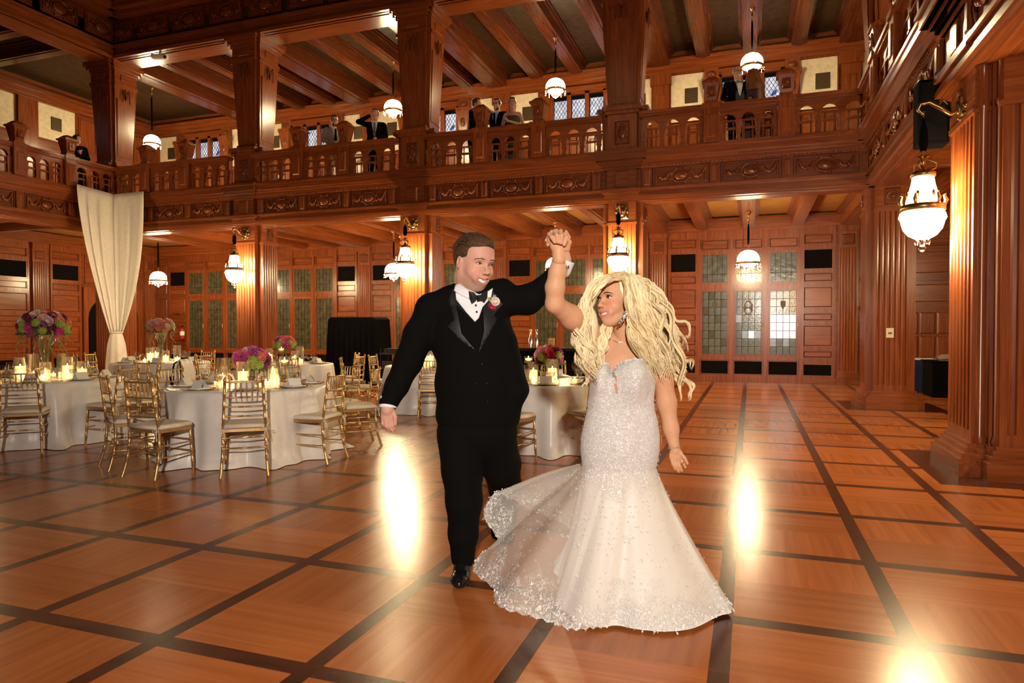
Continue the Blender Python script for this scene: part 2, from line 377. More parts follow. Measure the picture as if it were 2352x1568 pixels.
def vcol_mat(name, rough=0.45, sss=0.0, spec=0.4):
    m, t, b = new_mat(name); setp(b, rough=rough, spec=spec)
    a = t.nodes.new('ShaderNodeVertexColor'); a.layer_name = 'Col'
    n = t.nodes.new('ShaderNodeTexNoise'); n.inputs['Scale'].default_value = 60; n.inputs['Detail'].default_value = 3
    mp = t.nodes.new('ShaderNodeMapRange'); mp.inputs['To Min'].default_value = 0.93; mp.inputs['To Max'].default_value = 1.07; t.links.new(n.outputs['Fac'], mp.inputs['Value'])
    mx = t.nodes.new('ShaderNodeVectorMath'); mx.operation = 'SCALE'; t.links.new(a.outputs['Color'], mx.inputs[0]); t.links.new(mp.outputs['Result'], mx.inputs['Scale'])
    t.links.new(mx.outputs['Vector'], b.inputs['Base Color'])
    if sss: b.inputs['Subsurface Weight'].default_value = sss; b.inputs['Subsurface Radius'].default_value = (0.012, 0.005, 0.003); b.inputs['Subsurface Scale'].default_value = 1.0
    return m
vcol_mat('skin_vc', 0.52, 0.0, 0.28)
# ================================================================== THE HALL
YB, YG = 18.7, 13.3          # back wall, gallery front
XL, XLG = -20.3, -15.75      # left wall, left gallery front
XRG, XR = 1.95, 7.6          # right gallery front, right wall
YF = -6.0
ZC = 10.7
PIERX = [2.38, -2.40, -7.0, -11.55, -16.22]
BAYS = [((PIERX[i]+PIERX[i+1])/2, PIERX[i]-PIERX[i+1]) for i in range(4)]
BAYS[0] = (-0.05, 4.6)

# ---------------- floor: parquet panels between dark strips
GX0, GDX, GY0, GDY = -0.112, 0.797, 2.31, 1.088
SA, SB = 0.042, 0.047         # half widths of the strips
fl_mb = MB().box(XL, XR, YF, YB, -0.12, -0.02); floor = fl_mb.build('floor', 'strip_wood'); tag(floor, kind='structure')
xs = [GX0+GDX*k for k in range(-27, 10)]; ys = [GY0+GDY*k for k in range(-8, 16)]
cells = []
for i in range(len(xs)-1):
    for j in range(len(ys)-1):
        if xs[i] < XL-0.3 or xs[i+1] > XR+0.3 or ys[j] < YF or ys[j+1] > YB+0.2: continue
        c = np.array([(xs[i]+xs[i+1])/2, (ys[j]+ys[j+1])/2, 0]); v = c-CAMP; d = v@FWD
        px = PX+FPX*(v@RIGHT)/max(d, 0.01); py = PY-FPX*(v@UP)/max(d, 0.01)
        vis = d > 0.6 and -260 < px < 2600 and py < 2200
        cells.append((0 if vis else 1, np.linalg.norm(v), xs[i], ys[j]))
cells.sort()
def cell_mb(mb, ox, oy, kind):
    """one panel: two halves of planks laid at right angles, hairline gaps between the planks"""
    x0, x1, y0, y1 = ox+SA, ox+GDX-SA, oy+SB, oy+GDY-SB
    return mb.box(x0, x1, y0, y1, -0.02, 0.0)
half = []
pw, pl = GDX-2*SA, GDY-2*SB
pan = MB(); nx_, g = 6, 0.00012
pan_a = MB(); pan_b = MB()
for k in range(5): pan_a.box(g, pw-g, g+k*pl/2/5, (k+1)*pl/2/5-g, 0, 0.02)                       # planks across
for k in range(6): pan_b.box(g+k*pw/6, (k+1)*pw/6-g, g, pl/2-g, 0, 0.02)                        # planks along
me_a, me_b = pan_a.mesh('parquet_block'), pan_b.mesh('parquet_block')
rest = MB(); n_p = 0
for (v, d, x, y) in cells:
    if v == 0 and n_p < 298:
        flip = (int(round((x-GX0)/GDX))+int(round((y-GY0)/GDY))) % 2
        A, B = (me_a, me_b) if flip else (me_b, me_a)
        put('parquet_block', A, 'parquet_a' if flip else 'parquet_b', floor, (x+SA, y+SB, -0.02)); put('parquet_block', B, 'parquet_b' if flip else 'parquet_a', floor, (x+SA, y+SB+pl/2, -0.02)); n_p += 2
    else: rest.box(x+SA, x+GDX-SA, y+SB, y+GDY-SB, -0.02, 0.0)
tag(rest.build('parquet_field', 'parquet_b', floor), kind='stuff')
for x in xs:
    if XL < x < XR: MB().box(-SA, SA, YF, YB, -0.02, 0.0006).build('border_strip', 'strip_wood', floor, (x, 0, 0))
for y in ys:
    if YF < y < YB: MB().box(XL, XR, -SB, SB, -0.02, 0.0002).build('border_strip', 'strip_wood', floor, (0, y, 0))
# dark squares of floor under the piers
for (x, y, w_) in [(2.58, 7.95, 0.95), (2.38, 13.77, 0.8)]:
    MB().box(-w_, w_, -w_, w_, 0, 0.0012).build('pier_surround', 'strip_wood', floor, (x, y, 0))

# ---------------- walls
def wall(name, loc, rotz, x0, x1, z1):
    o = MB().box(x0, x1, 0, 0.25, 0, z1).build(name, 'mahogany', None, loc, rotz); return tag(o, kind='structure')
wall_back = wall('wall_back', (0, YB, 0), 0, XL, XR, ZC)
wall_left = wall('wall_left', (XL, 0, 0), R(90), YF, YB, ZC)
wall_right = wall('wall_right', (XR, 0, 0), R(-90), -YB, -YF, ZC)
wall_front = wall('wall_front', (0, YF, 0), R(180), -XR, -XL, ZC)

def fluted(mb, w, d, z0, z1, n, cx=0.0, y=0.0, gr=0.5):
    """pilaster shaft facing -y with n concave flutes"""
    p = w/(n+0.6); pts = [(cx-w/2, y), (cx-w/2, y-d)]
    for k in range(n):
        c = cx-w/2+p*(0.8+k); r = p*gr*0.62
        for a in range(5):
            t = math.pi*a/4; pts.append((c-r*math.cos(t), y-d+r*0.8*math.sin(t)))
    pts += [(cx+w/2, y-d), (cx+w/2, y)]
    return mb.prism(pts, z0, z1)
pil_me = MB(); fluted(pil_me, 0.44, 0.09, 0.36, 3.42, 6); pil_me = pil_me.mesh('pilaster')
pilb_me = MB().box(-0.26,0.26,-0.13,0,0,0.22).box(-0.245,0.245,-0.115,0,0.22,0.30).box(-0.235,0.235,-0.10,0,0.30,0.36).mesh('pilaster_base')
pilc_me = MB().box(-0.22,0.22,-0.07,0,3.42,3.84).box(-0.25,0.25,-0.13,0,3.84,3.98).mesh('pilaster_cap')
pilp_me = MB().bev(-0.15,0.15,3.50,3.76,-0.07,-0.085,0.03).mesh('carved_panel')
def pilaster(par, x):
    put('pilaster', pil_me, 'mahogany', par, (x,0,0)); put('pilaster_base', pilb_me, 'mahogany', par, (x,0,0)); put('pilaster_cap', pilc_me, 'mahogany', par, (x,0,0)); put('carved_panel', pilp_me, 'carved', par, (x,0,0))
ROWS = [(3.54,3.81,'p'),(2.90,3.43,'v'),(2.58,2.83,'p'),(1.92,2.48,'p'),(1.59,1.81,'p'),(0.94,1.50,'p'),(0.65,0.85,'p'),(0.19,0.52,'v')]
_pm = {}
def panel(par, x0, x1, z0, z1, kind='p'):
    key = (round(x1-x0,3), round(z1-z0,3), kind)
    if key not in _pm:
        w, h = x1-x0, z1-z0; m = MB()
        if kind == 'p': m.bev(0.03,w-0.03,0.03,h-0.03,0,-0.022,0.02); m.frame(0,w,0,h,-0.03,0,0.022)
        else: m.box(0.03,w-0.03,-0.004,0,0.03,h-0.03)
        _pm[key] = m.mesh('panel' if kind == 'p' else 'grille')
        if kind == 'v': _pm[key+('f',)] = MB().frame(0,w,0,h,-0.03,0,0.03).mesh('grille_frame')
    if kind == 'p': return put('panel', _pm[key], 'mahogany', par, (x0,0,z0))
    put('grille_frame', _pm[key+('f',)], 'mahogany', par, (x0,0,z0)); return put('grille', _pm[key], 'black_grille', par, (x0,0,z0))
def panel_column(par, x0, x1, rows=ROWS):
    for (a, b, k) in rows: panel(par, x0+0.05, x1-0.05, a, b, k)
    st = MB(); edges = sorted([(a,b) for a,b,_ in rows]); z = 0.0
    for (a,b) in edges+[(3.98,4.0)]:
        if a-z > 0.01: st.box(x0+0.05,x1-0.05,-0.04,0,z,a)
        z = b
    st.box(x0,x0+0.05,-0.04,0,0,3.98); st.box(x1-0.05,x1,-0.04,0,0,3.98); st.build('panel_frame','mahogany',par)
DOORN = [0]
def leaf_set(par_wall, wx, wy, wz, rotz, xc, style):
    """three glazed leaves with transoms above and grilles below, in one frame"""
    DOORN[0] += 1
    d = empty('door_%d' % DOORN[0], (wx,wy,wz), rotz, kind='structure')
    fr = MB(); X0, W, G = xc-1.22, 0.755, 0.0875
    for k in range(4): fr.box(X0+k*(W+G)-G*(k>0)*1.0-(0 if k else 0.04), X0+k*(W+G)+(0.02 if k == 3 else 0), -0.07, 0, 0, 3.98)
    for (a,b) in ((0,0.19),(0.58,0.67),(2.45,2.56),(3.42,3.48),(3.76,3.98)): fr.box(X0,X0+3*W+2*G,-0.06,0,a,b)
    fr.build('door_frame','mahogany',d)
    for k in range(3):
        x0 = X0+k*(W+G); x1 = x0+W
        panel(d, x0+0.02, x1-0.02, 3.48, 3.76); panel(d, x0+0.01, x1-0.01, 0.19, 0.58, 'v')
        tr = MB().frame(x0,x1,2.56,3.42,-0.05,-0.005,0.06).build('transom','mahogany',d)
        lf = MB().frame(x0,x1,0.67,2.45,-0.055,-0.005,0.065).build('door_leaf','mahogany',d)
        if style == 'bright':
            tm = ['glass_grey','glass_amber','glass_grey'][k]
            nc, nr = 4, 8; gx0, gx1, gz0, gz1 = x0+0.065, x1-0.065, 0.735, 2.385
            cw, chh = (gx1-gx0)/nc, (gz1-gz0)/nr
            me = MB().box(0.006,cw-0.006,-0.02,-0.01,0.006,chh-0.006).mesh('pane')
            for i in range(nc):
                for j in range(nr):
                    zc = gz0+(j+0.5)*chh; m = 'glass_grey'
                    if k == 2 and 1.2 < zc < 1.85: m = 'glass_day'
                    if k == 2 and 0.9 < zc < 1.2 and (i+j)%2: m = 'glass_mid'
                    if k == 2 and i == 3 and 1.85 < zc < 2.3: m = 'glass_amber'
                    if k == 1 and i > 0 and 1.1 < zc < 1.45: m = 'glass_day' if i == 2 else 'glass_mid'
                    if k == 1 and i == 0 and 1.5 < zc < 1.8: m = 'glass_mid'
                    if k == 0 and (i*3+j)%5 == 0: m = 'glass_olive'
                    o = bpy.data.objects.new('pane', me); COL.objects.link(o); o.parent = lf; o.location = (gx0+i*cw,0,gz0+j*chh)
                    if not me.materials: me.materials.append(None)
                    o.material_slots[0].link = 'OBJECT'; o.material_slots[0].material = MATS[m]
            ld = MB()
            for i in range(1,nc): ld.box(gx0+i*cw-0.0035,gx0+i*cw+0.0035,-0.024,-0.006,gz0,gz1)
            for j in range(1,nr): ld.box(gx0,gx1,-0.024,-0.006,gz0+j*chh-0.0035,gz0+j*chh+0.0035)
            ld.build('leading','black_grille',lf)
            cxx = (gx0+gx1)/2
            em = MB()
            if k == 1: em.prism([(cxx+0.12*math.cos(t)*1.0, 1.95+0.2*math.sin(t)) for t in [math.pi*(q+0.5)/4 for q in range(8)]], -0.034, -0.026, 1)
            else: em.prism([(cxx-0.06,2.12),(cxx-0.06,2.0),(cxx,1.9),(cxx+0.06,2.0),(cxx+0.06,2.12)], -0.034, -0.026, 1)
            eo = em.build('emblem','vent_bronze',lf)
            if k == 1:
                MB().ball((cxx,-0.036,2.03),(0.075,0.008,0.07)).ball((cxx,-0.036,1.86),(0.075,0.008,0.075)).build('emblem_jewel','glass_mid',lf)
        else:
            tm = 'glass_olive'
            MB().box(x0+0.065,x1-0.065,-0.02,-0.01,0.735,2.385).build('pane','glass_olive',lf)
            ld = MB()
            for i in range(1,5): ld.box(x0+0.065+i*0.125-0.004,x0+0.065+i*0.125+0.004,-0.024,-0.006,0.735,2.385)
            for j in range(1,5): ld.box(x0+0.065,x1-0.065,-0.024,-0.006,0.735+j*0.33-0.004,0.735+j*0.33+0.004)
            ld.build('leading','black_grille',lf)
            MB().prism([((x0+x1)/2-0.05,2.12),((x0+x1)/2-0.05,2.0),((x0+x1)/2,1.9),((x0+x1)/2+0.05,2.0),((x0+x1)/2+0.05,2.12)], -0.034,-0.026,1).build('emblem','vent_bronze',lf)
        MB().box(x0+0.06,x1-0.06,-0.02,-0.01,2.62,3.36).build('pane', tm, tr)
        ld = MB()
        for i in range(1,5): ld.box(x0+0.06+i*0.127-0.004,x0+0.06+i*0.127+0.004,-0.024,-0.006,2.62,3.36)
        ld.box(x0+0.06,x1-0.06,-0.024,-0.006,2.84,2.85); ld.build('leading','black_grille',tr)
        MB().tube([(x1-0.03,-0.09,1.45),(x1-0.03,-0.09,1.57)],0.012).build('door_handle','brass',lf)
    return d
for i, (xc, L) in enumerate(BAYS):
    panel_column(wall_back, xc-2.06, xc-1.26); panel_column(wall_back, xc+1.26, xc+2.06)
    leaf_set(wall_back, 0, YB, 0, 0, xc, 'bright' if i == 0 else 'dim')
for x in [2.29, -2.36, -6.98, -11.55, -16.1]: pilaster(wall_back, x)
# right end of the back wall: panelled, with a plain panelled door
for (x0, x1) in [(2.6, 3.25), (3.3, 4.6), (4.65, 5.9)]:
    for (a, b) in [(3.36,3.8),(2.72,3.28),(2.02,2.5)]: panel(wall_back, x0, x1, a, b)
    MB().box(x0-0.04, x1+0.04, -0.06, 0, 2.56, 2.66).build('moulding', 'carved', wall_back)
    MB().box(x0-0.04, x1+0.04, -0.09, 0, 1.86, 1.96).build('moulding', 'mahogany', wall_back)
DOORN[0] += 1
dr = empty('door_%d' % DOORN[0], (0, YB, 0), 0, kind='structure')
MB().box(3.42, 4.6, -0.05, 0, 0, 1.86).build('door_leaf', 'mahogany', dr)
for i in range(3):
    for j in range(3): MB().bev(3.5+i*0.36, 3.83+i*0.36, 0.12+j*0.58, 0.64+j*0.58, -0.05, -0.075, 0.03).build('door_panel', 'mahogany', dr)
MB().tube([(3.5,-0.12,0.85),(3.5,-0.14,1.0),(3.5,-0.12,1.15)],0.02).build('door_handle','dark_brass',dr)

# left wall: panel columns, pilasters, the arched doorway
for y in (-4.6, 0.0, 4.6, 9.2, 13.75): pilaster(wall_left, y if y != 13.75 else 14.5)
pilaster(wall_left, 18.45)
for (a, b) in [(13.1,14.2),(14.85,15.85),(9.6,10.6),(10.7,11.7),(11.8,12.9),(5.0,6.5),(6.6,8.8)]: panel_column(wall_left, a, b)
DOORN[0] += 1
ad = empty('door_%d' % DOORN[0], (XL,0,0), R(90), kind='structure')
arc = [(16.05,0),(16.05,1.75)]+[(17.0-0.95*math.cos(t)*1.0, 1.75+0.75*math.sin(t)) for t in [math.pi*q/12 for q in range(1,12)]]+[(17.95,1.75),(17.95,0)]
fr = [(15.9,0),(15.9,2.75),(18.1,2.75),(18.1,0)]+arc[::-1]
MB().prism(fr,-0.09,0,1).build('arch_surround','mahogany',ad)
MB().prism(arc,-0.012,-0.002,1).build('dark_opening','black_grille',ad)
MB().prism([(16.62,0.75),(16.69,0.75),(16.66,2.05)],-0.03,-0.014,1).build('pane','glass_grey',ad)
for (a,b) in [(16.0,16.9),(17.0,18.0)]: panel(wall_left,a,b,2.85,3.4); panel(wall_left,a,b,3.45,3.8)
leaf_set(wall_back, 0, YB, 0, 0, -17.5, 'dim'); panel_column(wall_back, -19.6, -18.78)
panel(wall_back, -20.2, -19.65, 2.6, 3.7); panel(wall_back, -20.2, -19.65, 0.3, 2.5)

# ---------------- upper gallery walls
grv = MB().box(-0.17,0.17,-0.012,0,-0.2,0.2)
for k in range(5): grv.box(-0.155,0.155,-0.022,-0.012,-0.18+k*0.075,-0.135+k*0.075)
grv_me = grv.mesh('vent')
NW = [0]
def upper_bay(par, wloc, rotz, xc, cloth_l=True, cloth_r=True):
    for s in (-1, 1):
        a, b = sorted((xc+s*1.16, xc+s*2.04))
        MB().box(a,b,-0.02,0,6.95,8.2).build('plaster_panel','plaster',par)
        MB().frame(a-0.02,b+0.02,6.9,8.24,-0.05,0,0.03).build('panel_frame','mahogany',par)
        put('vent', grv_me, 'vent_bronze', par, ((a+b)/2+0.1, -0.02, 7.62))
        m = MB().box(-0.18,0.18,-0.14,0,4.7,8.25).box(-0.22,0.22,-0.2,0,7.2,7.3).frus((-0.13,0.13,-0.2,0,7.3),(-0.2,0.2,-0.26,0,7.85)).box(-0.22,0.22,-0.27,0,7.85,7.95)
        m.build('carved_post','mahogany',par,(xc+s*0.98,0,0))
        MB().ball((0,-0.22,7.55),(0.09,0.03,0.16)).ball((0,-0.17,8.08),(0.12,0.03,0.08)).build('carved_boss','carved',par,(xc+s*0.98,0,0))
        for (p, q) in ((a,(a+b)/2-0.02),((a+b)/2+0.02,b)):
            panel(par,p,q,5.1,6.75)
    m = MB().box(-0.22,0.22,-0.1,0,4.7,8.2).box(-0.28,0.28,-0.16,0,7.95,8.25).bev(-0.14,0.14,7.0,7.7,-0.1,-0.12,0.03)
    m.build('pilaster','mahogany',par,(xc-2.29,0,0))
    NW[0] += 1
    wn = empty('window_%d' % NW[0], wloc, rotz, kind='structure')
    MB().box(xc-0.8,xc+0.8,-0.02,-0.005,7.0,8.0).build('recess','black_grille',wn)
    for q in (-0.55,0,0.55): panel(par,xc+q-0.25,xc+q+0.25,5.1,6.75)
    for k in range(4): MB().box(-0.06,0.06,-0.12,0,6.9,8.05).build('mullion','mahogany',wn,(xc-0.78+k*0.52,0,0))
    MB().box(xc-0.86,xc+0.86,-0.12,0,7.98,8.2).build('window_head','mahogany',wn)
    MB().box(xc-0.86,xc+0.86,-0.16,0,6.88,7.0).build('window_sill','mahogany',wn)
    for k in range(3):
        x0 = xc-0.72+k*0.52; x1 = x0+0.4; z0, z1 = 7.02, 7.86
        pn = MB().box(x0+0.02,x1-0.02,-0.03,-0.02,z0,z1).build('pane','glass_dusk',wn)
        ld = MB(); st = 0.13; w_ = x1-x0-0.04
        for q in range(-4, 16):
            for sg in (1,-1):
                a = (0, q*st*1.5+ (0 if sg > 0 else 0)); p0 = Vector((0,0,q*st*1.2)); p1 = Vector((w_,0,q*st*1.2+sg*w_*1.55))
                zz0, zz1 = z0+p0.z, z0+p1.z
                if sg < 0: zz0 += 0; 
                ta, tb = 0.0, 1.0; dz = zz1-zz0
                for lim, up_ in ((z0,False),(z1,True)):
                    if abs(dz) > 1e-6:
                        t = (lim-zz0)/dz
                        if (dz > 0) == up_: tb = min(tb,t)
                        else: ta = max(ta,t)
                if tb-ta > 0.02: ld.tube([(x0+0.02+w_*ta,-0.034,zz0+dz*ta),(x0+0.02+w_*tb,-0.034,zz0+dz*tb)],0.007,4)
        ld.build('leading','black_grille',pn)
        if k == 1: MB().prism([(x0+0.2,7.25),(x0+0.27,7.38),(x0+0.29,7.3),(x0+0.22,7.2)],-0.042,-0.036,1).build('stained_piece','glass_red',pn)
        if k == 2: MB().prism([(x0+0.15,7.4),(x0+0.3,7.55),(x0+0.3,7.45),(x0+0.2,7.36)],-0.042,-0.036,1).build('stained_piece','glass_blue',pn)
for xc in (-0.02, -4.6, -9.05, -13.45): upper_bay(wall_back, (0,YB,0), 0, xc)
upper_bay(wall_back, (0,YB,0), 0, 4.6)
upper_bay(wall_back, (0,YB,0), 0, -17.9)
for yc in (10.3, 5.8): upper_bay(wall_left, (XL,0,0), R(90), yc)
for (par, a, b) in ((wall_back, XL, XR), (wall_left, YF, YB), (wall_right, -YB, -YF)):
    for (z0, z1, d) in ((8.24,8.34,0.14),(8.34,8.48,0.2),(8.48,8.58,0.28),(3.98,4.08,0.12),(4.08,4.3,0.18)):
        MB().box(a,b,-d,0,z0,z1).build('cornice','mahogany',par)
    MB().box(a,b,-0.05,0,0,0.16).build('skirting','mahogany',par)
MB().box(XL,XR,-0.05,0,6.82,6.92).build('chair_rail','mahogany',wall_back); MB().box(YF,YB,-0.05,0,6.82,6.92).build('chair_rail','mahogany',wall_left)

# left gallery wall near the corner: plaster, pilaster, plaster, carved panelling
for (a, b) in ((12.55,13.85),(14.53,15.72)):
    MB().box(a,b,-0.02,0,7.2,8.24).build('plaster_panel','plaster',wall_left); MB().frame(a-0.03,b+0.03,7.15,8.27,-0.05,0,0.03).build('panel_frame','mahogany',wall_left)
    put('vent', grv_me, 'vent_bronze', wall_left, ((a+b)/2-0.02, -0.02, 7.72))
    panel(wall_left,a,(a+b)/2-0.03,4.9,6.75); panel(wall_left,(a+b)/2+0.03,b,4.9,6.75)
MB().box(13.9,14.48,-0.12,0,4.7,8.24).build('pilaster','mahogany',wall_left)
for k in range(4): panel(wall_left,15.85+0.68*k,16.45+0.68*k,7.1,8.15); panel(wall_left,15.85+0.68*k,16.45+0.68*k,4.9,6.95)

# ---------------- gallery floors and ceilings
def slab(name, x0, x1, y0, y1, z0, z1, mat): return tag(MB().box(x0,x1,y0,y1,z0,z1).build(name, mat), kind='structure')
beam_cache = {}
def beam_mb(w, dz, L, along):
    """ceiling beam with stepped mouldings; along 'y' or 'x'; hangs from z=0 downward"""
    m = MB(); h = w/2
    for (hw, za, zb) in ((h, -dz, -0.10), (h+0.05, -0.10, -0.05), (h+0.10, -0.05, 0)):
        if along == 'y': m.box(-hw,hw,0,L,za,zb)
        else: m.box(0,L,-hw,hw,za,zb)
    if along == 'y': m.box(-h*0.55,h*0.55,0,L,-dz-0.015,-dz)
    else: m.box(0,L,-h*0.55,h*0.55,-dz-0.015,-dz)
    return m.mesh('ceiling_beam')
def aisle_ceiling(x0, x1, y0, y1, z, top, mat, along, posw, bm='mahogany'):
    o = slab('ceiling', x0, x1, y0, y1, z, top, mat)
    for p, wd, dz in posw:
        k = (wd, dz, along, round(y1-y0 if along == 'y' else x1-x0, 2), bm)
        if k not in beam_cache: beam_cache[k] = beam_mb(wd, dz, k[3], along)
        put('ceiling_beam', beam_cache[k], bm, o, (p, y0, z) if along == 'y' else (x0, p, z))
    return o
bp = []
for xc in (-0.05,-4.6,-9.05,-13.75): bp += [(xc-1.15,0.28,0.32),(xc,0.28,0.32),(xc+1.15,0.28,0.32)]
bp += [(x,0.5,0.36) for x in (2.34,-2.38,-6.99,-11.55,-16.1)]+[(3.5,0.28,0.32),(4.7,0.28,0.32),(5.9,0.28,0.32)]
aisle_ceiling(XL, XR, YG+0.25, YB, 4.34, 4.72, 'ceiling_plaster', 'y', bp)
bl = [(y,0.28,0.32) for y in (12.6,11.45,10.3,8.0,6.9,5.8,3.4,2.3)]+[(9.1,0.5,0.36),(4.5,0.5,0.36)]
aisle_ceiling(XL, XLG-0.25, YF, YG+0.25, 4.34, 4.72, 'ceiling_plaster', 'x', bl)
br = [(y,0.28,0.32) for y in (12.6,11.2,9.8,6.2,4.8,3.4,0.5,-0.9)]+[(7.95,0.5,0.36),(2.1,0.5,0.36)]
aisle_ceiling(XRG+0.25, XR, YF, YG+0.25, 4.34, 4.72, 'ceiling_plaster', 'x', br)
bp2 = []
for xc in (-0.05,-4.6,-9.05,-13.75): bp2 += [(xc-1.15,0.34,0.34),(xc,0.34,0.34),(xc+1.15,0.34,0.34)]
bp2 += [(x,0.62,0.4) for x in (2.34,-2.38,-6.99,-11.55,-16.1)]+[(3.6,0.34,0.34),(4.8,0.34,0.34),(6.0,0.34,0.34)]
aisle_ceiling(XL, XR, YG+0.1, YB, 8.84, 9.2, 'ceiling_cloth', 'y', bp2, 'shaded_beam')
aisle_ceiling(XL, XLG-0.1, YF, YG+0.1, 8.84, 9.2, 'ceiling_cloth', 'x', [(y,0.34,0.34) for y in (12.6,11.45,10.3,8.0,6.9,5.8)]+[(9.1,0.62,0.4)], 'shaded_beam')
aisle_ceiling(XRG+0.1, XR, YF, YG+0.1, 8.84, 9.2, 'ceiling_cloth', 'x', [(y,0.34,0.34) for y in (12.6,11.2,9.8,6.2,4.8,3.4)]+[(7.95,0.62,0.4)], 'shaded_beam')
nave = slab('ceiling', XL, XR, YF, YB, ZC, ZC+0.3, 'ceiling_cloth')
for y in (12.2, 9.0, 5.8, 2.6, -0.6): put('ceiling_beam', MB().box(XLG,XRG,-0.25,0.25,-0.5,0).mesh('ceiling_beam'), 'mahogany', nave, (0,y,ZC))

# ---------------- gallery front: beam, carved frieze, cornice
def carved_mesh(w, h):
    """frieze panel with an oval cartouche, scrolls and garlands"""
    m = MB().box(-w/2,w/2,-0.02,0.02,-h/2,h/2); s = h/0.36
    m.frame(-w/2,w/2,-h/2,h/2,-0.04,0,0.018)
    m.ball((0,-0.035,0),(0.135*s,0.05,0.095*s),14,8)
    m.tube([(0.165*s*math.cos(t),-0.045,0.125*s*math.sin(t)) for t in [2*math.pi*q/20 for q in range(21)]],0.016,6)
    for q in range(8):
        t = math.pi*(q+0.5)/4; m.ball((0.20*s*math.cos(t),-0.035,0.15*s*math.sin(t)),(0.035,0.025,0.03),7,5)
    for sg in (-1,1):
        x1 = w/2-0.06; pts = []; rr = []
        for q in range(13):
            u = q/12; pts.append((sg*(0.2*s+(x1-0.2*s)*u),-0.035,0.09*s-0.16*s*math.sin(math.pi*u)+0.05*u)); rr.append(0.014+0.022*math.sin(math.pi*u))
        m.tube(pts, rr, 6)
        for q in (4,6,8): m.ball((pts[q][0],-0.06,pts[q][2]),(0.04,0.025,0.035),7,5)
        m.tube([(sg*x1,-0.03,0.13*s),(sg*x1,-0.04,0),(sg*x1,-0.03,-0.14*s)],[0.012,0.022,0.008],6)
    return m.mesh('carved_panel')
cm_cache = {}
def carved(par, x, z, w, h, y=0.0):
    k = (round(w,2), round(h,2))
    if k not in cm_cache: cm_cache[k] = carved_mesh(*k)
    return put('carved_panel', cm_cache[k], 'carved', par, (x,y,z))
TN = [0]
def gallery_front(loc, rotz, L, ends=(0.5,0.5), depth=0.55):
    TN[0] += 1
    t = empty('trim_%d' % TN[0], loc, rotz, kind='structure')
    MB().box(0,L,0.0,depth,3.90,4.13).build('beam','mahogany',t)
    MB().box(0,L,-0.05,0.03,3.93,3.99).box(0,L,-0.03,0.03,3.99,4.03).build('moulding','mahogany',t)
    MB().box(0,L,0.12,depth-0.12,3.885,3.90).build('soffit_panel','mahogany',t)
    MB().box(0,L,-0.06,0.03,4.09,4.14).build('moulding','mahogany',t)
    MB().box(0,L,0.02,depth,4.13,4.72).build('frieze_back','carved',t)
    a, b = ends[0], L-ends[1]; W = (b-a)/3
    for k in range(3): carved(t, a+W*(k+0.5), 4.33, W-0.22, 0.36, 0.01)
    for k in range(4): MB().box(-0.09,0.09,-0.045,0.02,4.14,4.52).bev(-0.06,0.06,4.18,4.48,-0.045,-0.06,0.02).build('frieze_block','carved',t,(a+W*k,0,0))
    bd = MB()
    for k in range(int((b-a)/0.07)): bd.ball((a+0.035+k*0.07,-0.055,4.545),0.018,5,4)
    tag(bd.build('bead_row','carved',t), kind='stuff')
    for (y, z0, z1) in ((-0.05,4.52,4.57),(-0.09,4.57,4.63),(-0.13,4.63,4.68),(-0.20,4.68,4.79),(-0.22,4.79,4.84)): MB().box(0,L,y,0.1,z0,z1).build('cornice','mahogany',t)
    return t
back_fronts = []
for i,(xc,L) in enumerate(BAYS):
    x0, x1 = PIERX[i+1], PIERX[i]; gallery_front((x0,YG,0), 0, x1-x0)
gallery_front((XLG, 9.1, 0), R(90), YG+0.3-9.1, (0.5,0.3)); gallery_front((XLG, 4.5, 0), R(90), 4.6)
gallery_front((XRG, YG+0.4, 0), R(-90), YG+0.4-7.95, (0.5,0.6)); gallery_front((XRG, 7.95, 0), R(-90), 5.9)

# ---------------- upper main beams with dark frieze
def upper_beam(loc, rotz, L):
    TN[0] += 1
    t = empty('trim_%d' % TN[0], loc, rotz, kind='structure')
    MB().box(0,L,0.02,0.7,8.44,8.80).build('beam','mahogany',t)
    MB().box(0,L,-0.06,0.06,8.44,8.52).build('moulding','mahogany',t); MB().box(0,L,-0.03,0.06,8.72,8.80).build('moulding','mahogany',t)
    MB().box(0,L,0.15,0.55,8.425,8.44).build('soffit_panel','mahogany',t)
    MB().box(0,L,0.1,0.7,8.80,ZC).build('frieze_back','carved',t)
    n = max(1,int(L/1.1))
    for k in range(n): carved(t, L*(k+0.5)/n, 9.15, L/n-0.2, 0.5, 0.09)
    MB().box(0,L,-0.1,0.12,9.5,9.62).build('cornice','mahogany',t); MB().box(0,L,-0.25,0.12,9.62,9.8).build('cornice','mahogany',t)
for i in range(4): upper_beam((PIERX[i+1],YG,0),0,PIERX[i]-PIERX[i+1])
upper_beam((XLG,4.5,0),R(90),YG-4.5+0.3); upper_beam((XRG,YG+0.4,0),R(-90),12)

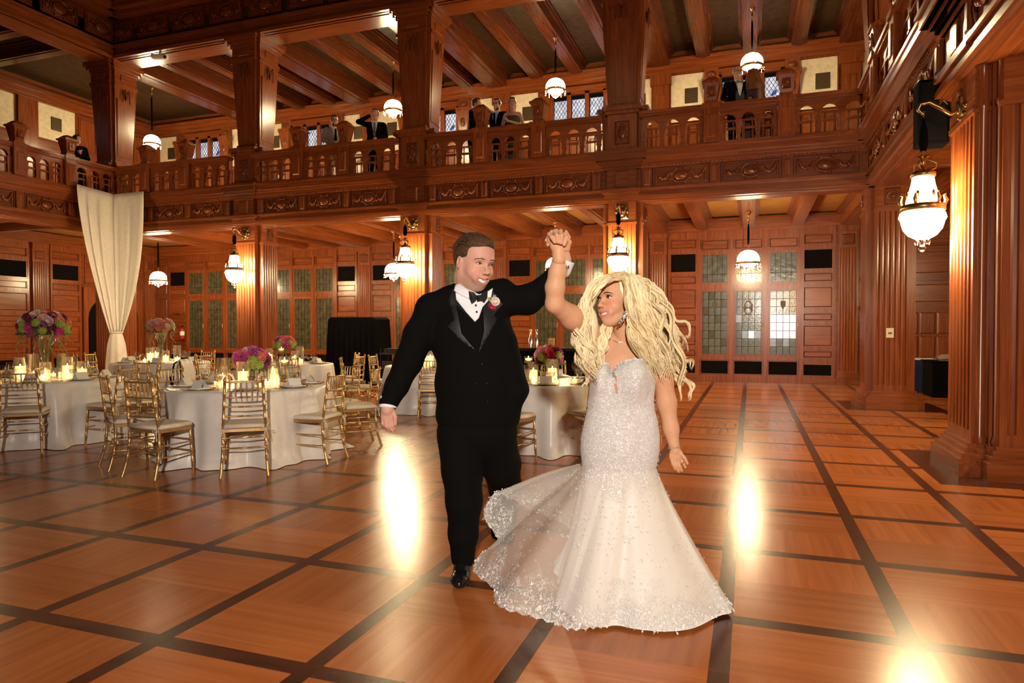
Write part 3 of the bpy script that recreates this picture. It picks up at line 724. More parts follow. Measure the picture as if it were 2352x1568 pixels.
# ---------------- balustrades
bal_cache = {}
def arch_mesh(w):
    """three-arched tracery board"""
    m = MB(); n = 3; p = w/n; r = p*0.36; zb, zt = 5.24, 5.47
    for k in range(n):
        c = p*(k+0.5); x0, x1 = p*k, p*(k+1)
        poly = [(x0,zb),(c-r,zb)]+[(c-r*math.cos(t),zb+min(0.165,r*1.15)*math.sin(t)) for t in [math.pi*q/8 for q in range(1,8)]]+[(c+r,zb),(x1,zb),(x1,zt),(x0,zt)]
        m.prism(poly,-0.04,0.04,1)
    return m.mesh('arch_board')
fat = [(0.03,4.92),(0.055,4.94),(0.055,4.98),(0.03,5.0),(0.045,5.04),(0.05,5.08),(0.04,5.12),(0.045,5.16)]
fat_me = MB().box(-0.05,0.05,-0.04,0.04,4.88,4.93).frus((-0.03,0.03,-0.03,0.03,4.93),(-0.055,0.055,-0.045,0.045,5.20)).box(-0.06,0.06,-0.05,0.05,5.20,5.25).box(-0.05,0.05,-0.05,0.05,5.02,5.05).mesh('baluster')
thin_me = MB().lathe([(0.012,4.88),(0.018,4.90),(0.013,4.94),(0.013,5.18),(0.02,5.21),(0.012,5.23)],n=6).mesh('spindle')
newel_me = MB().box(-0.14,0.14,-0.13,0.13,4.86,5.50).bev(-0.09,0.09,4.95,5.38,-0.13,-0.15,0.02).box(-0.17,0.17,-0.16,0.16,5.50,5.58).mesh('newel_post')
fin_me = MB().box(-0.11,0.11,-0.11,0.11,5.58,5.64).frus((-0.09,0.09,-0.09,0.09,5.64),(-0.145,0.145,-0.145,0.145,5.95)).box(-0.17,0.17,-0.17,0.17,5.95,5.99).frus((-0.15,0.15,-0.15,0.15,5.99),(-0.06,0.06,-0.06,0.06,6.08)).mesh('finial')
boss_me = MB().bev(-0.08,0.08,5.70,5.90,-0.115,-0.15,0.02).ball((0,-0.145,5.80),(0.035,0.02,0.06)).mesh('carved_boss')
def balustrade(loc, rotz, L, label, ends=(0.5,0.5), sections=3, detail=True):
    b = empty('balustrade', loc, rotz, label, 'balustrade', 'gallery balustrades')
    MB().box(0,L,-0.13,0.13,5.51,5.57).box(0,L,-0.10,0.10,5.47,5.51).build('handrail','mahogany',b)
    MB().box(0,L,-0.08,0.08,4.84,4.88).build('base_rail','mahogany',b)
    a, e = ends[0], L-ends[1]; W = (e-a)/sections
    for k in range(1, sections):
        nw = put('newel_post', newel_me, 'mahogany', b, (a+W*k,0,0)); f = put('finial', fin_me, 'mahogany', nw); put('carved_boss', boss_me, 'carved', f) if False else put('carved_boss', boss_me, 'carved', nw)
    for k in range(sections):
        x0 = a+W*k+(0.15 if k else 0.0); x1 = a+W*(k+1)-(0.15 if k < sections-1 else 0.0); w = round(x1-x0,2)
        if ('a',w) not in bal_cache:
            bal_cache[('a',w)] = arch_mesh(w); bal_cache[('c',w)] = MB().box(-w/6*0.8,w/6*0.8,-0.025,0.025,0,0.028).mesh('cross_bar')
            bal_cache[('d',w)] = MB().box(-0.11,0.11,-0.018,0.018,0,0.045).mesh('cross_bar')
        put('arch_board', bal_cache[('a',w)], 'mahogany', b, (x0,0,0))
        for q in range(4): put('baluster', fat_me, 'mahogany', b, (x0+w*q/3+(0.03 if q == 0 else -0.03 if q == 3 else 0),0,0))
        for q in range(3):
            c = x0+w*(q+0.5)/3
            put('cross_bar', bal_cache[('c',w)], 'mahogany', b, (c,-0.02,5.225)); put('cross_bar', bal_cache[('d',w)], 'mahogany', b, (c,0,5.08))
            for s in (-0.075,0.075): put('spindle', thin_me, 'mahogany', b, (c+s,0,0))
    return b
bl_labels = ['balustrade under the older man in tuxedo, right end of the far gallery', 'balustrade where two suited men and a bare-shouldered woman lean', 'balustrade in front of the grey-suited man and the drinking man', 'dim balustrade bay of the far gallery, right of the white drape']
for i,(xc,L) in enumerate(BAYS): balustrade((PIERX[i+1]+0.36,YG-0.09,0),0,PIERX[i]-PIERX[i+1]-0.72-(0.1 if i == 0 else 0),bl_labels[i],ends=(0.05,0.05))
balustrade((XLG+0.10,9.46,0),R(90),YG-0.1-9.46,'balustrade of the left gallery with the woman in black behind',ends=(0.05,0.05))
balustrade((XRG-0.10,YG-0.1,0),R(-90),YG-0.1-8.5,'balustrade along the right gallery above the near lantern',ends=(0.05,0.05))

# ---------------- piers
def make_pier(loc, s, label, group='carved wooden piers of the hall', rotz=0.0, right_gallery=False):
    p = empty('wooden_pier', loc, rotz, label, 'column', group)
    h, w = 0.58*s, 0.80*s
    def four(name, me, mat, rots=(0,90,180,270)):
        for a in rots: put(name, me, mat, p, None, R(a))
    key = ('pier', s)
    if key not in bal_cache:
        D = {}
        m = MB(); hb = h+0.13
        for (g, z0, z1) in ((0.13,0,0.17),(0.10,0.17,0.22),(0.06,0.22,0.27),(0.03,0.27,0.31)): m.box(-w/2-g,w/2+g,-h-g,0,z0,z1)
        D['plinth'] = m.mesh('plinth')
        m = MB(); c0 = h-0.13
        m.box(-c0,c0,-c0,c0,0,4.14); D['core'] = m.mesh('core')
        m = MB(); fluted(m, w, 0.14, 0.42, 3.45, 6, 0, -h+0.14); m.box(-w/2,w/2,-h,-h+0.14,0.31,0.42); D['pil'] = m.mesh('pilaster')
        cp = [(0.05,0.30),(0.06,0.34),(0.042,0.40),(0.042,3.46),(0.055,3.50),(0.055,3.54),(0.042,3.56),(0.042,3.9),(0.06,3.93),(0.06,4.0)]
        m = MB().lathe([(r_*s/0.9, z_) for r_,z_ in cp], (h-0.075,-(h-0.20),0), 10); m.box(h-0.17,h-0.03,-h+0.1,-h+0.3,0,0.3); D['col'] = m.mesh('colonnette')
        m = MB().lathe([(r_*s/0.9, z_) for r_,z_ in cp], (h-0.20,-(h-0.075),0), 10); m.box(h-0.3,h-0.1,-h+0.03,-h+0.17,0,0.26); D['col2'] = m.mesh('colonnette')
        m = MB().box(-w/2-0.02,w/2+0.02,-h-0.02,-h+0.14,3.45,3.50).box(-w/2,w/2,-h,-h+0.14,3.50,3.92)
        for (g,z0,z1) in ((0.03,3.92,3.98),(0.07,3.98,4.06),(0.11,4.06,4.14)): m.box(-w/2-g,w/2+g,-h-g,-h+0.14,z0,z1)
        D['cap'] = m.mesh('capital')
        m = MB().bev(-0.13,0.13,3.56,3.86,-h,-h-0.02,0.025); m.tube([(0.085*math.cos(t),-h-0.025,3.71+0.085*math.sin(t)) for t in [2*math.pi*q/12 for q in range(13)]],0.016,6); m.ball((0,-h-0.02,3.71),(0.04,0.025,0.04)); D['ros'] = m.mesh('carved_rosette')
        # frieze block and cornice break
        m = MB().box(-w/2-0.02,w/2+0.02,-h-0.06,0,4.14,4.52).bev(-0.13,0.13,4.17,4.49,-h-0.06,-h-0.09,0.02)
        for (g,z0,z1) in ((0.09,4.52,4.57),(0.14,4.57,4.63),(0.19,4.63,4.68),(0.27,4.68,4.80),(0.30,4.80,4.85)): m.box(-w/2-g*0.8,w/2+g*0.8,-h-g,0,z0,z1)
        D['blk'] = m.mesh('frieze_block')
        # gallery pedestal
        m = MB().box(-w/2-0.02,w/2+0.02,-h-0.02,h*0.3,4.86,5.62)
        for (g,z0,z1) in ((0.05,4.86,4.94),(0.05,5.62,5.68),(0.09,5.68,5.76)): m.box(-w/2-0.02-g,w/2+0.02+g,-h-0.02-g,0,z0,z1)
        D['ped'] = m.mesh('pedestal')
        m = MB().bev(-0.17*s/0.8,0.17*s/0.8,5.02,5.48,-h-0.02,-h-0.045,0.03); m.ball((0,-h-0.04,5.25),(0.1,0.03,0.14))
        for q in range(8): m.ball((0.11*math.cos(q*math.pi/4),-h-0.04,5.25+0.15*math.sin(q*math.pi/4)),(0.035,0.025,0.04),6,4)
        D['pedc'] = m.mesh('carved_panel')
        # tapered upper shaft
        a, b = 0.29*s/0.8, 0.39*s/0.8; ha, hb2 = h-0.08, h+0.02
        m = MB().frus((-a,a,-ha,-ha+0.25,5.76),(-b,b,-hb2,-hb2+0.35,7.85)).box(-a-0.03,a+0.03,-ha-0.03,-0.1,5.76,5.86)
        m.frus((-a*0.78,a*0.78,-ha-0.02,-ha+0.1,5.98),(-b*0.78,b*0.78,-hb2-0.012,-hb2+0.1,7.5)); D['up'] = m.mesh('tapered_shaft')
        m = MB().box(-b-0.02,b+0.02,-hb2-0.03,0,7.85,7.92).box(-b,b,-hb2,0,7.92,8.2).bev(-b*0.5,b*0.5,7.97,8.15,-hb2,-hb2-0.02,0.02)
        for (g,z0,z1) in ((0.03,8.2,8.26),(0.08,8.26,8.34),(0.13,8.34,8.44)): m.box(-b-g,b+g,-hb2-g,0,z0,z1)
        D['upc'] = m.mesh('capital')
        m = MB()
        for sg in (-1,1):
            m.tube([(sg*(0.02+0.16*u*(1-0.4*u)),-hb2-0.0+0.05*(7.85-(7.6+0.16*math.sin(u*5)))-0.05,7.6+0.16*math.sin(u*5)) for u in [q/9 for q in range(10)]],[0.022-0.012*q/9 for q in range(10)],6)
        m.tube([(0,-hb2-0.02,7.72),(0,-hb2-0.03,7.6),(0,-hb2,7.42)],[0.02,0.035,0.006],6); D['scr'] = m.mesh('carved_scroll')
        cu = h-0.22; D['cu'] = MB().box(-cu,cu,-cu,cu,4.86,8.5).mesh('upper_core')
        bal_cache[key] = D
    D = bal_cache[key]
    put('core', D['core'], 'mahogany', p); four('plinth', D['plinth'], 'mahogany'); four('pilaster', D['pil'], 'mahogany'); four('colonnette', D['col'], 'mahogany'); four('colonnette', D['col2'], 'mahogany')
    four('capital', D['cap'], 'mahogany'); four('carved_rosette', D['ros'], 'carved'); four('frieze_block', D['blk'], 'carved')
    put('upper_core', D['cu'], 'mahogany', p); four('pedestal', D['ped'], 'mahogany'); four('carved_panel', D['pedc'], 'carved'); four('tapered_shaft', D['up'], 'mahogany'); four('capital', D['upc'], 'mahogany'); four('carved_scroll', D['scr'], 'carved')
    return p
pl = ['corner pier with an ivory light switch, right end of the far colonnade', 'lantern-lit pier directly behind the bride\'s head', 'lantern-lit pier just behind the groom\'s shoulder', 'lantern-lit pier behind the front round table, left of the groom', 'shadowed corner pier behind the white drape']
for x, lb in zip(PIERX, pl): make_pier((x if x < 2 else 2.32, YG+0.41, 0), 0.68, lb)
make_pier((2.58, 7.95, 0), 1.0, 'large near fluted pier at the right edge of the picture')
make_pier((XLG-0.41, 9.1, 0), 0.68, 'pier of the left gallery out of view', None); make_pier((2.58, 2.1, 0), 1.0, 'pier of the right gallery beside the photographer', None)

# ---------------- lanterns on the piers, pendants in the aisles
def lantern_meshes():
    D = {}
    D['bowl'] = MB().lathe([(0.001,-0.30),(0.07,-0.295),(0.13,-0.26),(0.175,-0.20),(0.195,-0.13),(0.20,-0.06),(0.19,-0.02)],n=24).mesh('bowl')
    D['bell'] = MB().lathe([(0.155,0.055),(0.15,0.10),(0.125,0.19),(0.105,0.27),(0.098,0.33)],n=24).mesh('bell_shade')
    m = MB().lathe([(0.165,-0.02),(0.205,-0.015),(0.205,0.045),(0.16,0.058)],n=24)
    D['band'] = m.mesh('brass_band')
    m = MB()
    for k in range(6):
        a = k*math.pi/3; c, s = math.cos(a), math.sin(a)
        m.tube([(0.195*c,0.195*s,0.04),(0.21*c,0.21*s,0.09),(0.19*c,0.19*s,0.14),(0.21*c,0.21*s,0.155)],[0.016,0.022,0.014,0.004],5)
        m.ball((0.135*c,0.135*s,0.15),(0.02,0.02,0.04),6,4)
    D['leaf'] = m.mesh('leaf_ornament')
    m = MB().lathe([(0.10,0.33),(0.115,0.335),(0.115,0.37),(0.10,0.385),(0.05,0.39)],n=20)
    D['collar'] = m.mesh('collar')
    m = MB().lathe([(0.05,0.385),(0.03,0.42),(0.018,0.47),(0.03,0.49),(0.012,0.52)],n=10)
    for k in range(3):
        a = k*2*math.pi/3; c, s = math.cos(a), math.sin(a)
        m.tube([(0.04*c,0.04*s,0.39),(0.11*c,0.11*s,0.42),(0.12*c,0.12*s,0.47),(0.06*c,0.06*s,0.50),(0.01*c,0.01*s,0.51)],0.009,6)
    for k in range(6):
        a = k*math.pi/3; m.tube([(0,0,0.51),(0.045*math.cos(a),0.045*math.sin(a),0.545),(0.055*math.cos(a),0.055*math.sin(a),0.535)],[0.008,0.012,0.003],5)
    D['crown'] = m.mesh('crown')
    m = MB()
    for k in range(6):
        a = k*math.pi/3; m.tube([(0.06*math.cos(a),0.06*math.sin(a),-0.29),(0.06*math.cos(a),0.06*math.sin(a),-0.33),(0.06*math.cos(a),0.06*math.sin(a),-0.36)],[0.006,0.016,0.004],6)
    m.ball((0,0,-0.395),0.038,10,8); m.tube([(0,0,-0.29),(0,0,-0.37)],0.008,5)
    for k in range(8):
        a = k*math.pi/4; m.tube([(0.2*math.cos(a),0.2*math.sin(a),-0.03),(0.208*math.cos(a),0.208*math.sin(a),-0.08),(0.205*math.cos(a),0.205*math.sin(a),-0.11)],[0.006,0.013,0.003],5)
    D['crys'] = m.mesh('crystal_drops')
    return D
LD = lantern_meshes()
def lantern(pos, face_dir, reach, ztop, label):
    """pos: bowl centre; face_dir: unit vector from the lantern to the pier face"""
    l = empty('pier_lantern', pos, math.atan2(face_dir[1], face_dir[0]), label, 'lantern', 'brass lanterns on the piers')
    for k, n, mt in (('bowl','bowl','lamp_glass'),('bell','bell_shade','lamp_glass'),('band','brass_band','dark_brass'),('leaf','leaf_ornament','dark_brass'),('collar','collar','dark_brass'),('crown','crown','dark_brass'),('crys','crystal_drops','crystal')): tag(put(n, LD[k], mt, l), kind='stuff' if k in ('leaf','crys','crown') else None)
    zb = ztop-pos[2]
    MB().lathe([(0.03,0.60),(0.045,0.66),(0.04,0.8),(0.02,zb-0.12),(0.014,zb-0.06)],n=10).build('chain_sleeve','black_cloth',l)
    MB().tube([(0,0,0.53),(0,0,0.61)],0.01,6).tube([(0,0,zb-0.08),(0,0,zb)],0.01,6).build('hook','dark_brass',l)
    r_ = reach
    MB().tube([(0,0,zb-0.03),(-0.05,0,zb+0.02),(-0.03,0,zb+0.08),(0.05,0,zb+0.09),(r_*0.45,0,zb+0.02),(r_*0.7,0,zb-0.05),(r_*0.9,0,zb-0.02),(r_,0,zb)],[0.014,0.018,0.02,0.022,0.026,0.022,0.02,0.03],8).tube([(r_*0.35,0,zb+0.04),(r_*0.5,0,zb+0.10),(r_*0.62,0,zb+0.05)],[0.016,0.014,0.006],6).build('bracket_arm','dark_brass',l)
    bm_ = MB().ball((r_+0.0,0,zb),(0.06,0.10,0.10),10,8)
    for q in range(8): bm_.ball((r_,0.11*math.cos(q*math.pi/4),zb+0.11*math.sin(q*math.pi/4)),(0.03,0.035,0.035),6,4)
    bm_.build('wall_boss','dark_brass',l)
    return l
Z_L = 2.80
lb = {1:'lantern glowing above the bride\'s blond hair', 2:'lantern on the pier left of the groom\'s head', 3:'lantern on the pier above the front table\'s pink flowers'}
for i in (1,2,3): lantern((PIERX[i]-0.0, YG-0.36, Z_L), (0,1), 0.36, 3.70, lb[i])
lantern((1.66, 7.95, 2.62), (1,0), 0.34, 3.62, 'largest lantern, hanging on the near right pier')
lantern((XLG+0.36, 9.1, Z_L), (-1,0), 0.36, 3.70, 'lantern on the left gallery pier outside the picture')
def pendant_meshes():
    D = {}
    D['dome'] = MB().lathe([(0.226,0.09),(0.205,0.14),(0.16,0.19),(0.09,0.225),(0.03,0.235)],n=24).mesh('dome_shade'); D['skirt'] = MB().lathe([(0.215,-0.06),(0.235,-0.02),(0.237,0.04),(0.226,0.09)],n=24).mesh('shade_skirt')
    D['base'] = MB().lathe([(0.001,-0.14),(0.08,-0.13),(0.15,-0.10),(0.215,-0.06)],n=24).mesh('lower_bowl')
    m = MB().lathe([(0.218,-0.075),(0.245,-0.06),(0.245,-0.03),(0.236,-0.02)],n=24); D['rim'] = m.mesh('brass_rim')
    m = MB()
    for k in range(10):
        a = k*math.pi/5; c, s = math.cos(a), math.sin(a)
        m.tube([(0.245*c,0.245*s,-0.04),(0.265*c,0.265*s,-0.075),(0.25*c,0.25*s,-0.12)],[0.012,0.018,0.005],6); m.ball((0.25*c,0.25*s,-0.145),0.02,6,5)
    for k in range(5):
        a = k*2*math.pi/5; c, s = math.cos(a), math.sin(a); m.tube([(0.12*c,0.12*s,-0.12),(0.10*c,0.10*s,-0.17),(0.07*c,0.07*s,-0.20)],[0.008,0.016,0.008],5)
    m.ball((0,0,-0.215),0.035,8,6); m.tube([(0,0,-0.13),(0,0,-0.19)],0.012,6)
    D['crys'] = m.mesh('crystal_drops')
    return D
PD = pendant_meshes()
def pendant(pos, ztop, label, upper):
    l = empty('pendant_lamp', pos, 0, label, 'pendant lamp', 'domed pendants of the gallery' if upper else 'domed pendants below the gallery')
    for k, n, mt in (('dome','dome_shade','pendant_dome'),('skirt','shade_skirt','pendant_skirt'),('base','lower_bowl','pendant_bowl'),('rim','brass_rim','brass'),('crys','crystal_drops','crystal')): tag(put(n, PD[k], mt, l), kind='stuff' if k == 'crys' else None)
    z = ztop-pos[2]
    MB().tube([(0,0,0.23),(0,0,z)],0.008,6).build('stem','dark_brass',l)
    MB().lathe([(0.012,0.36),(0.022,0.42),(0.026,0.55),(0.022,z-0.34),(0.012,z-0.26)],n=8).build('chain_sleeve','black_cloth',l)
    MB().lathe([(0.012,z-0.2),(0.03,z-0.17),(0.016,z-0.13),(0.022,z-0.05),(0.06,z-0.015),(0.06,z)],n=12).build('canopy','brass',l)
    return l
pendant((0.0,16.0,7.27), 8.49, 'gallery pendant above the older man in tuxedo', True); pendant((-4.52,16.0,7.27), 8.49, 'gallery pendant right of the woman in the olive dress', True)
pendant((-9.0,16.0,7.25), 8.49, 'gallery pendant right of the man drinking', True); pendant((-17.5,16.1,7.16), 8.84, 'gallery pendant in the far left corner above the drape', True)
pendant((-0.05,16.0,2.92), 4.0, 'pendant below the gallery in front of the glazed doors', False); pendant((-4.52,16.0,2.92), 4.0, 'pendant below the gallery hidden behind the raised hands', False)
pendant((-9.0,16.0,2.92), 4.0, 'pendant below the gallery beside the lantern left of the groom', False); pendant((-17.3,16.1,2.94), 4.34, 'pendant below the gallery right of the white drape', False)
pendant((-13.8,16.0,7.25), 8.49, 'gallery pendant hidden behind the pier left of the grey-suited man', True); pendant((-13.8,16.0,2.92), 4.0, 'pendant below the gallery hidden behind the lantern-lit pier', False)
# lamps of the right and left galleries beyond the picture
for y in (10.9, 4.9): pendant((4.7,y,7.27),8.5,'right gallery pendant above its floor, %s' % ('nearer the far corner' if y > 8 else 'nearer the photographer'),True); pendant((4.7,y,2.95),4.02,'right aisle pendant, %s' % ('beyond the near pier' if y > 8 else 'beside the photographer'),False)

# chandeliers added out of view to brighten the nave-facing wood
def chandelier(pos, label):
    c = empty('ring_chandelier', pos, 0, label, 'chandelier', 'added fill chandeliers')
    MB().tube([(0.8*math.cos(t),0.8*math.sin(t),0) for t in [2*math.pi*q/32 for q in range(33)]],0.03,8).build('ring','dark_brass',c)
    MB().tube([(0,0,0.6),(0,0,ZC-pos[2])],0.015,6).build('stem','dark_brass',c)
    for k in range(4):
        a = k*math.pi/2; MB().tube([(0.8*math.cos(a),0.8*math.sin(a),0),(0,0,0.6)],0.01,6).build('chain','dark_brass',c)
    me = MB().ball((0,0,0),0.085,12,8).mesh('globe'); cp_ = MB().lathe([(0.001,0.13),(0.09,0.12),(0.16,0.06),(0.19,-0.02),(0.18,-0.02),(0.15,0.05),(0.001,0.11)],n=16).mesh('shade')
    for k in range(10):
        a = k*math.pi/5; put('globe', me, 'fill_globe', c, (0.8*math.cos(a),0.8*math.sin(a),0.12)); put('shade', cp_, 'dark_brass', c, (0.8*math.cos(a),0.8*math.sin(a),0.12))
emit('fill_globe', (1.0, 0.72, 0.40), 15.0)
chandelier((-3.6,4.6,8.0),'added fill lamp overhead nearest the couple, out of view'); chandelier((-5.5,-1.0,8.0),'added fill lamp behind the photographer, out of view')
# ================================================================== FURNITURE AND TABLEWARE
# ---------------- gilt bamboo-style chair
def bamboo(p0, p1, r, nodes, mid=None, n=8):
    """a turned rod with ring nodes"""
    P0, P1 = Vector(p0), Vector(p1); M = Vector(mid) if mid else None
    def at(t): return P0.lerp(P1,t) if M is None else (P0*(1-t)**2+M*2*t*(1-t)+P1*t*t)
    ts = [0.0]; rs = [r]
    for q in nodes:
        for dt, k in ((-0.018,1.0),(-0.008,1.35),(0.008,1.35),(0.018,1.0)): ts.append(q+dt); rs.append(r*k)
    ts.append(1.0); rs.append(r)
    if M is not None:
        for t in (0.15,0.3,0.5,0.7,0.85): ts.append(t); rs.append(r)
        o = sorted(range(len(ts)), key=lambda i: ts[i]); ts = [ts[i] for i in o]; rs = [rs[i] for i in o]
    return MB().tube([at(t) for t in ts], rs, n)
CH = []
def chair_part(name, mb, mat): CH.append((name, mb.mesh(name), mat))
for s in (-1,1):
    chair_part('leg', bamboo((s*0.185,0.185,0.43),(s*0.20,0.205,0.0),0.0125,[0.25,0.5,0.75]), 'gold_paint')
    m = bamboo((s*0.165,-0.235,0.93),(s*0.19,-0.175,0.43),0.0135,[0.02,0.28,0.5,0.75]); m2 = bamboo((s*0.19,-0.175,0.43),(s*0.21,-0.245,0.0),0.0135,[0.3,0.6],(s*0.19,-0.17,0.2))
    m.add(m2.v, m2.f, True); m.ball((s*0.1645,-0.2365,0.935),(0.016,0.016,0.014)); chair_part('back_post', m, 'gold_paint')
def backx(z): return 0.165+(0.93-z)/0.5*0.025
def backy(z): return -0.235+(0.93-z)/0.5*0.06
for z in (0.90,0.755,0.665,0.575):
    chair_part('back_rail', bamboo((-backx(z),backy(z),z),(backx(z),backy(z),z),0.0085,[0.5] if z < 0.8 else [],(0,backy(z)-0.028,z)), 'gold_paint')
for k in range(6):
    x = -0.125+0.05*k; chair_part('spindle', MB().tube([(x*0.97,backy(0.9)-0.012,0.90),(x,backy(0.83)-0.013,0.83),(x*0.92,backy(0.755)-0.012,0.757)],[0.0065,0.008,0.004],6), 'gold_paint')
def seat_outline(g=0.0):
    pts = []
    for (x,y) in ((0.195,-0.185),(0.21,0.0),(0.215,0.17),(0.16,0.215),(0,0.225),(-0.16,0.215),(-0.215,0.17),(-0.21,0.0),(-0.195,-0.185)): pts.append((x*(1+g),y*(1+g)))
    return pts
chair_part('seat', MB().prism(seat_outline(),0.425,0.452), 'gold_paint')
P = []
for (k, z) in ((-0.06,0.452),(0.02,0.462),(0.03,0.478),(0.0,0.492),(-0.10,0.499)): P.append([(x,y,z) for x,y in seat_outline(k)])
P = [[P[j][i] for j in range(len(P))] for i in range(len(P[0]))]
m = MB().grid(P, True); m.add([p[-1] for p in P],[tuple(range(len(P)))],True); chair_part('cushion', m, 'cushion')
for (x0,y0,x1,y1,zs) in ((-0.192,0.195,-0.20,-0.20,(0.30,0.19)),(0.192,0.195,0.20,-0.20,(0.30,0.19)),(-0.19,0.195,0.19,0.195,(0.32,0.21)),(-0.195,-0.195,0.195,-0.195,(0.27,0.37))):
    for z in zs: chair_part('stretcher', bamboo((x0,y0,z),(x1,y1,z),0.0075,[0.33,0.67],None,6), 'gold_paint')
for s in (-1,1):
    m = MB()
    for (dx,dz) in ((0.03,0.005),(-0.028,0.0)): m.tube([(s*0.19,-0.195,0.45),(s*0.19+dx,-0.21,0.462+dz),(s*0.19+dx*1.6,-0.215,0.445),(s*0.19+dx*0.4,-0.205,0.44),(s*0.19,-0.195,0.45)],0.004,5)
    for dx in (0.014,-0.01): m.tube([(s*0.19,-0.2,0.45),(s*0.19+dx,-0.218,0.41),(s*0.19+dx*1.5,-0.222,0.355)],0.004,5)
    chair_part('cushion_tie', m, 'cushion')
def chair(x, y, facing, label, group):
    """facing: direction the sitter looks, degrees from +x"""
    c = empty('banquet_chair', (x,y,0), R(facing-90), label, 'chair', group)
    for n, me, mt in CH: put(n, me, mt, c)
    return c
T = dict(T1=(-5.33,6.2), T2=(-8.5,6.15), T3=(-10.8,10.1), T4=(-8.07,10.3), T5=(-2.3,8.0), T6=(-5.2,10.7))
def face(x, y, t): return math.degrees(math.atan2(T[t][1]-y, T[t][0]-x))
def pol(t, a, r): return (T[t][0]+r*math.cos(R(a)), T[t][1]+r*math.sin(R(a)))
chairs = [(-4.64,5.33,None,'T1','gilt chair with its back to the camera, centre of the front table'), (-5.37,5.0,88,'T1','gilt chair angled away at the front table\'s left corner'),
 (-6.0,5.22,62,'T1','gilt chair half hidden behind the angled left front chair'), (-4.36,6.10,184,'T1','gilt chair at the right end of the front table, nearest the groom'), (-4.47,7.05,None,'T1','gilt chair behind the right end chair of the front table'),
 (-6.45,6.35,None,'T1','gilt chair on the far left side of the front table'), (-5.0,7.42,None,'T1','gilt chair behind the front table, back seen above its right edge'), (-5.95,7.3,None,'T1','gilt chair on the far side behind the pink flowers of the front table'),
 (-7.78,5.38,None,'T2','gilt chair at the left picture edge with its back to the camera'), (-7.42,6.2,190,'T2','gilt chair side-on at the right of the left table'), (-7.7,6.85,None,'T2','gilt chair facing us at the right rear of the left table'),
 (-9.1,7.05,None,'T2','gilt chair behind the candle of the left table'), (-8.35,7.2,None,'T2','gilt chair behind the tall vase of the left table')]
for a, r, lb in ((-160,1.15,'gilt chair left of the far table with the tall bouquet'),(-118,1.2,'gilt chair in front of the far tall-bouquet table, left side'),(-12,1.1,'gilt chair right of the far table with the tall bouquet'),(35,1.1,'gilt chair right rear of the far tall-bouquet table'),(95,1.1,'gilt chair behind the far tall-bouquet table')): x,y = pol('T3',a,r); chairs.append((x,y,None,'T3',lb))
for a, r, lb in ((-50,1.1,'gilt chair in front of the far middle table, back to us'),(3,1.32,'gilt chair seen edge-on, right of the far middle table'),(45,1.1,'gilt chair right rear of the far middle table'),(165,1.1,'gilt chair left rear of the far middle table'),(-140,1.25,'gilt chair turned sideways left of the far middle table')): x,y = pol('T4',a,r); chairs.append((x,y,None,'T4',lb))
for x, y, f, lb in ((-5.95,9.35,30,'gilt chair pulled out just left of the groom\'s sleeve'),(-6.15,10.6,None,'gilt chair left of the groom, farther back at the table'),(-4.75,9.65,None,'gilt chair between the groom\'s arm and jacket, back to us'),(-4.2,10.3,None,'gilt chair of the table hidden behind the groom')): chairs.append((x,y,f,'T6',lb))
for x, y, f, lb in ((-2.42,6.80,75,'gilt chair half hidden behind the groom\'s jacket hem'),(-1.62,7.28,None,'gilt chair beside the bride\'s waist at the table behind'),(-2.6,9.1,None,'gilt chair on the far side of the table behind the couple'),(-3.3,8.1,None,'gilt chair of the table behind the groom\'s jacket')): chairs.append((x,y,f,'T5',lb))
GN = dict(T1='chairs at the front table', T2='chairs at the left table', T3='chairs at the far tall-bouquet table', T4='chairs at the far middle table', T5='chairs at the table behind the couple', T6='chairs at the table left behind the groom')
for (x,y,f,t,lb) in chairs: chair(x,y,face(x,y,t) if f is None else f, lb, GN[t])
# a chair hung with a white jacket and a black bag
bx, by = -7.55, 7.75
chair(bx,by,20,'gilt chair hung with a white jacket and a black bag',None)
jk = empty('jacket',(bx,by,0),R(-70),'white jacket draped over a gilt chair back','jacket')
PP = []
for i in range(15):
    u = i/14; x = -0.20+0.40*u; row = []
    for j in range(13):
        v = j/12; z = 0.52+0.44*math.sin(v*math.pi)**0.6; y = -0.225-0.06*math.cos(v*math.pi)-0.012*math.sin(u*16+v*3); row.append((x*(1.12-0.22*math.sin(v*math.pi)),y,z))
    PP.append(row)
o = MB().grid(PP).build('jacket_body','satin',jk); sd = o.modifiers.new('thick','SOLIDIFY'); sd.thickness = 0.012
MB().tube([(-0.1,-0.30,0.9),(-0.02,-0.31,0.72),(0.1,-0.31,0.62)],[0.03,0.05,0.03],8,flat=0.4).build('jacket_fold','satin',jk)
bg_ = empty('handbag',(bx,by,0),R(-70),'small black bag hanging by its strap on a chair','bag')
MB().frus((-0.02,0.14,-0.37,-0.31,0.55),(0.0,0.20,-0.36,-0.32,0.72)).build('bag_body','black_cloth',bg_,None,0,0.015)
MB().tube([(0.02,-0.33,0.72),(-0.08,-0.31,0.86),(0.02,-0.26,0.965),(0.14,-0.31,0.9),(0.18,-0.33,0.72)],0.012,6).build('strap','black_cloth',bg_)

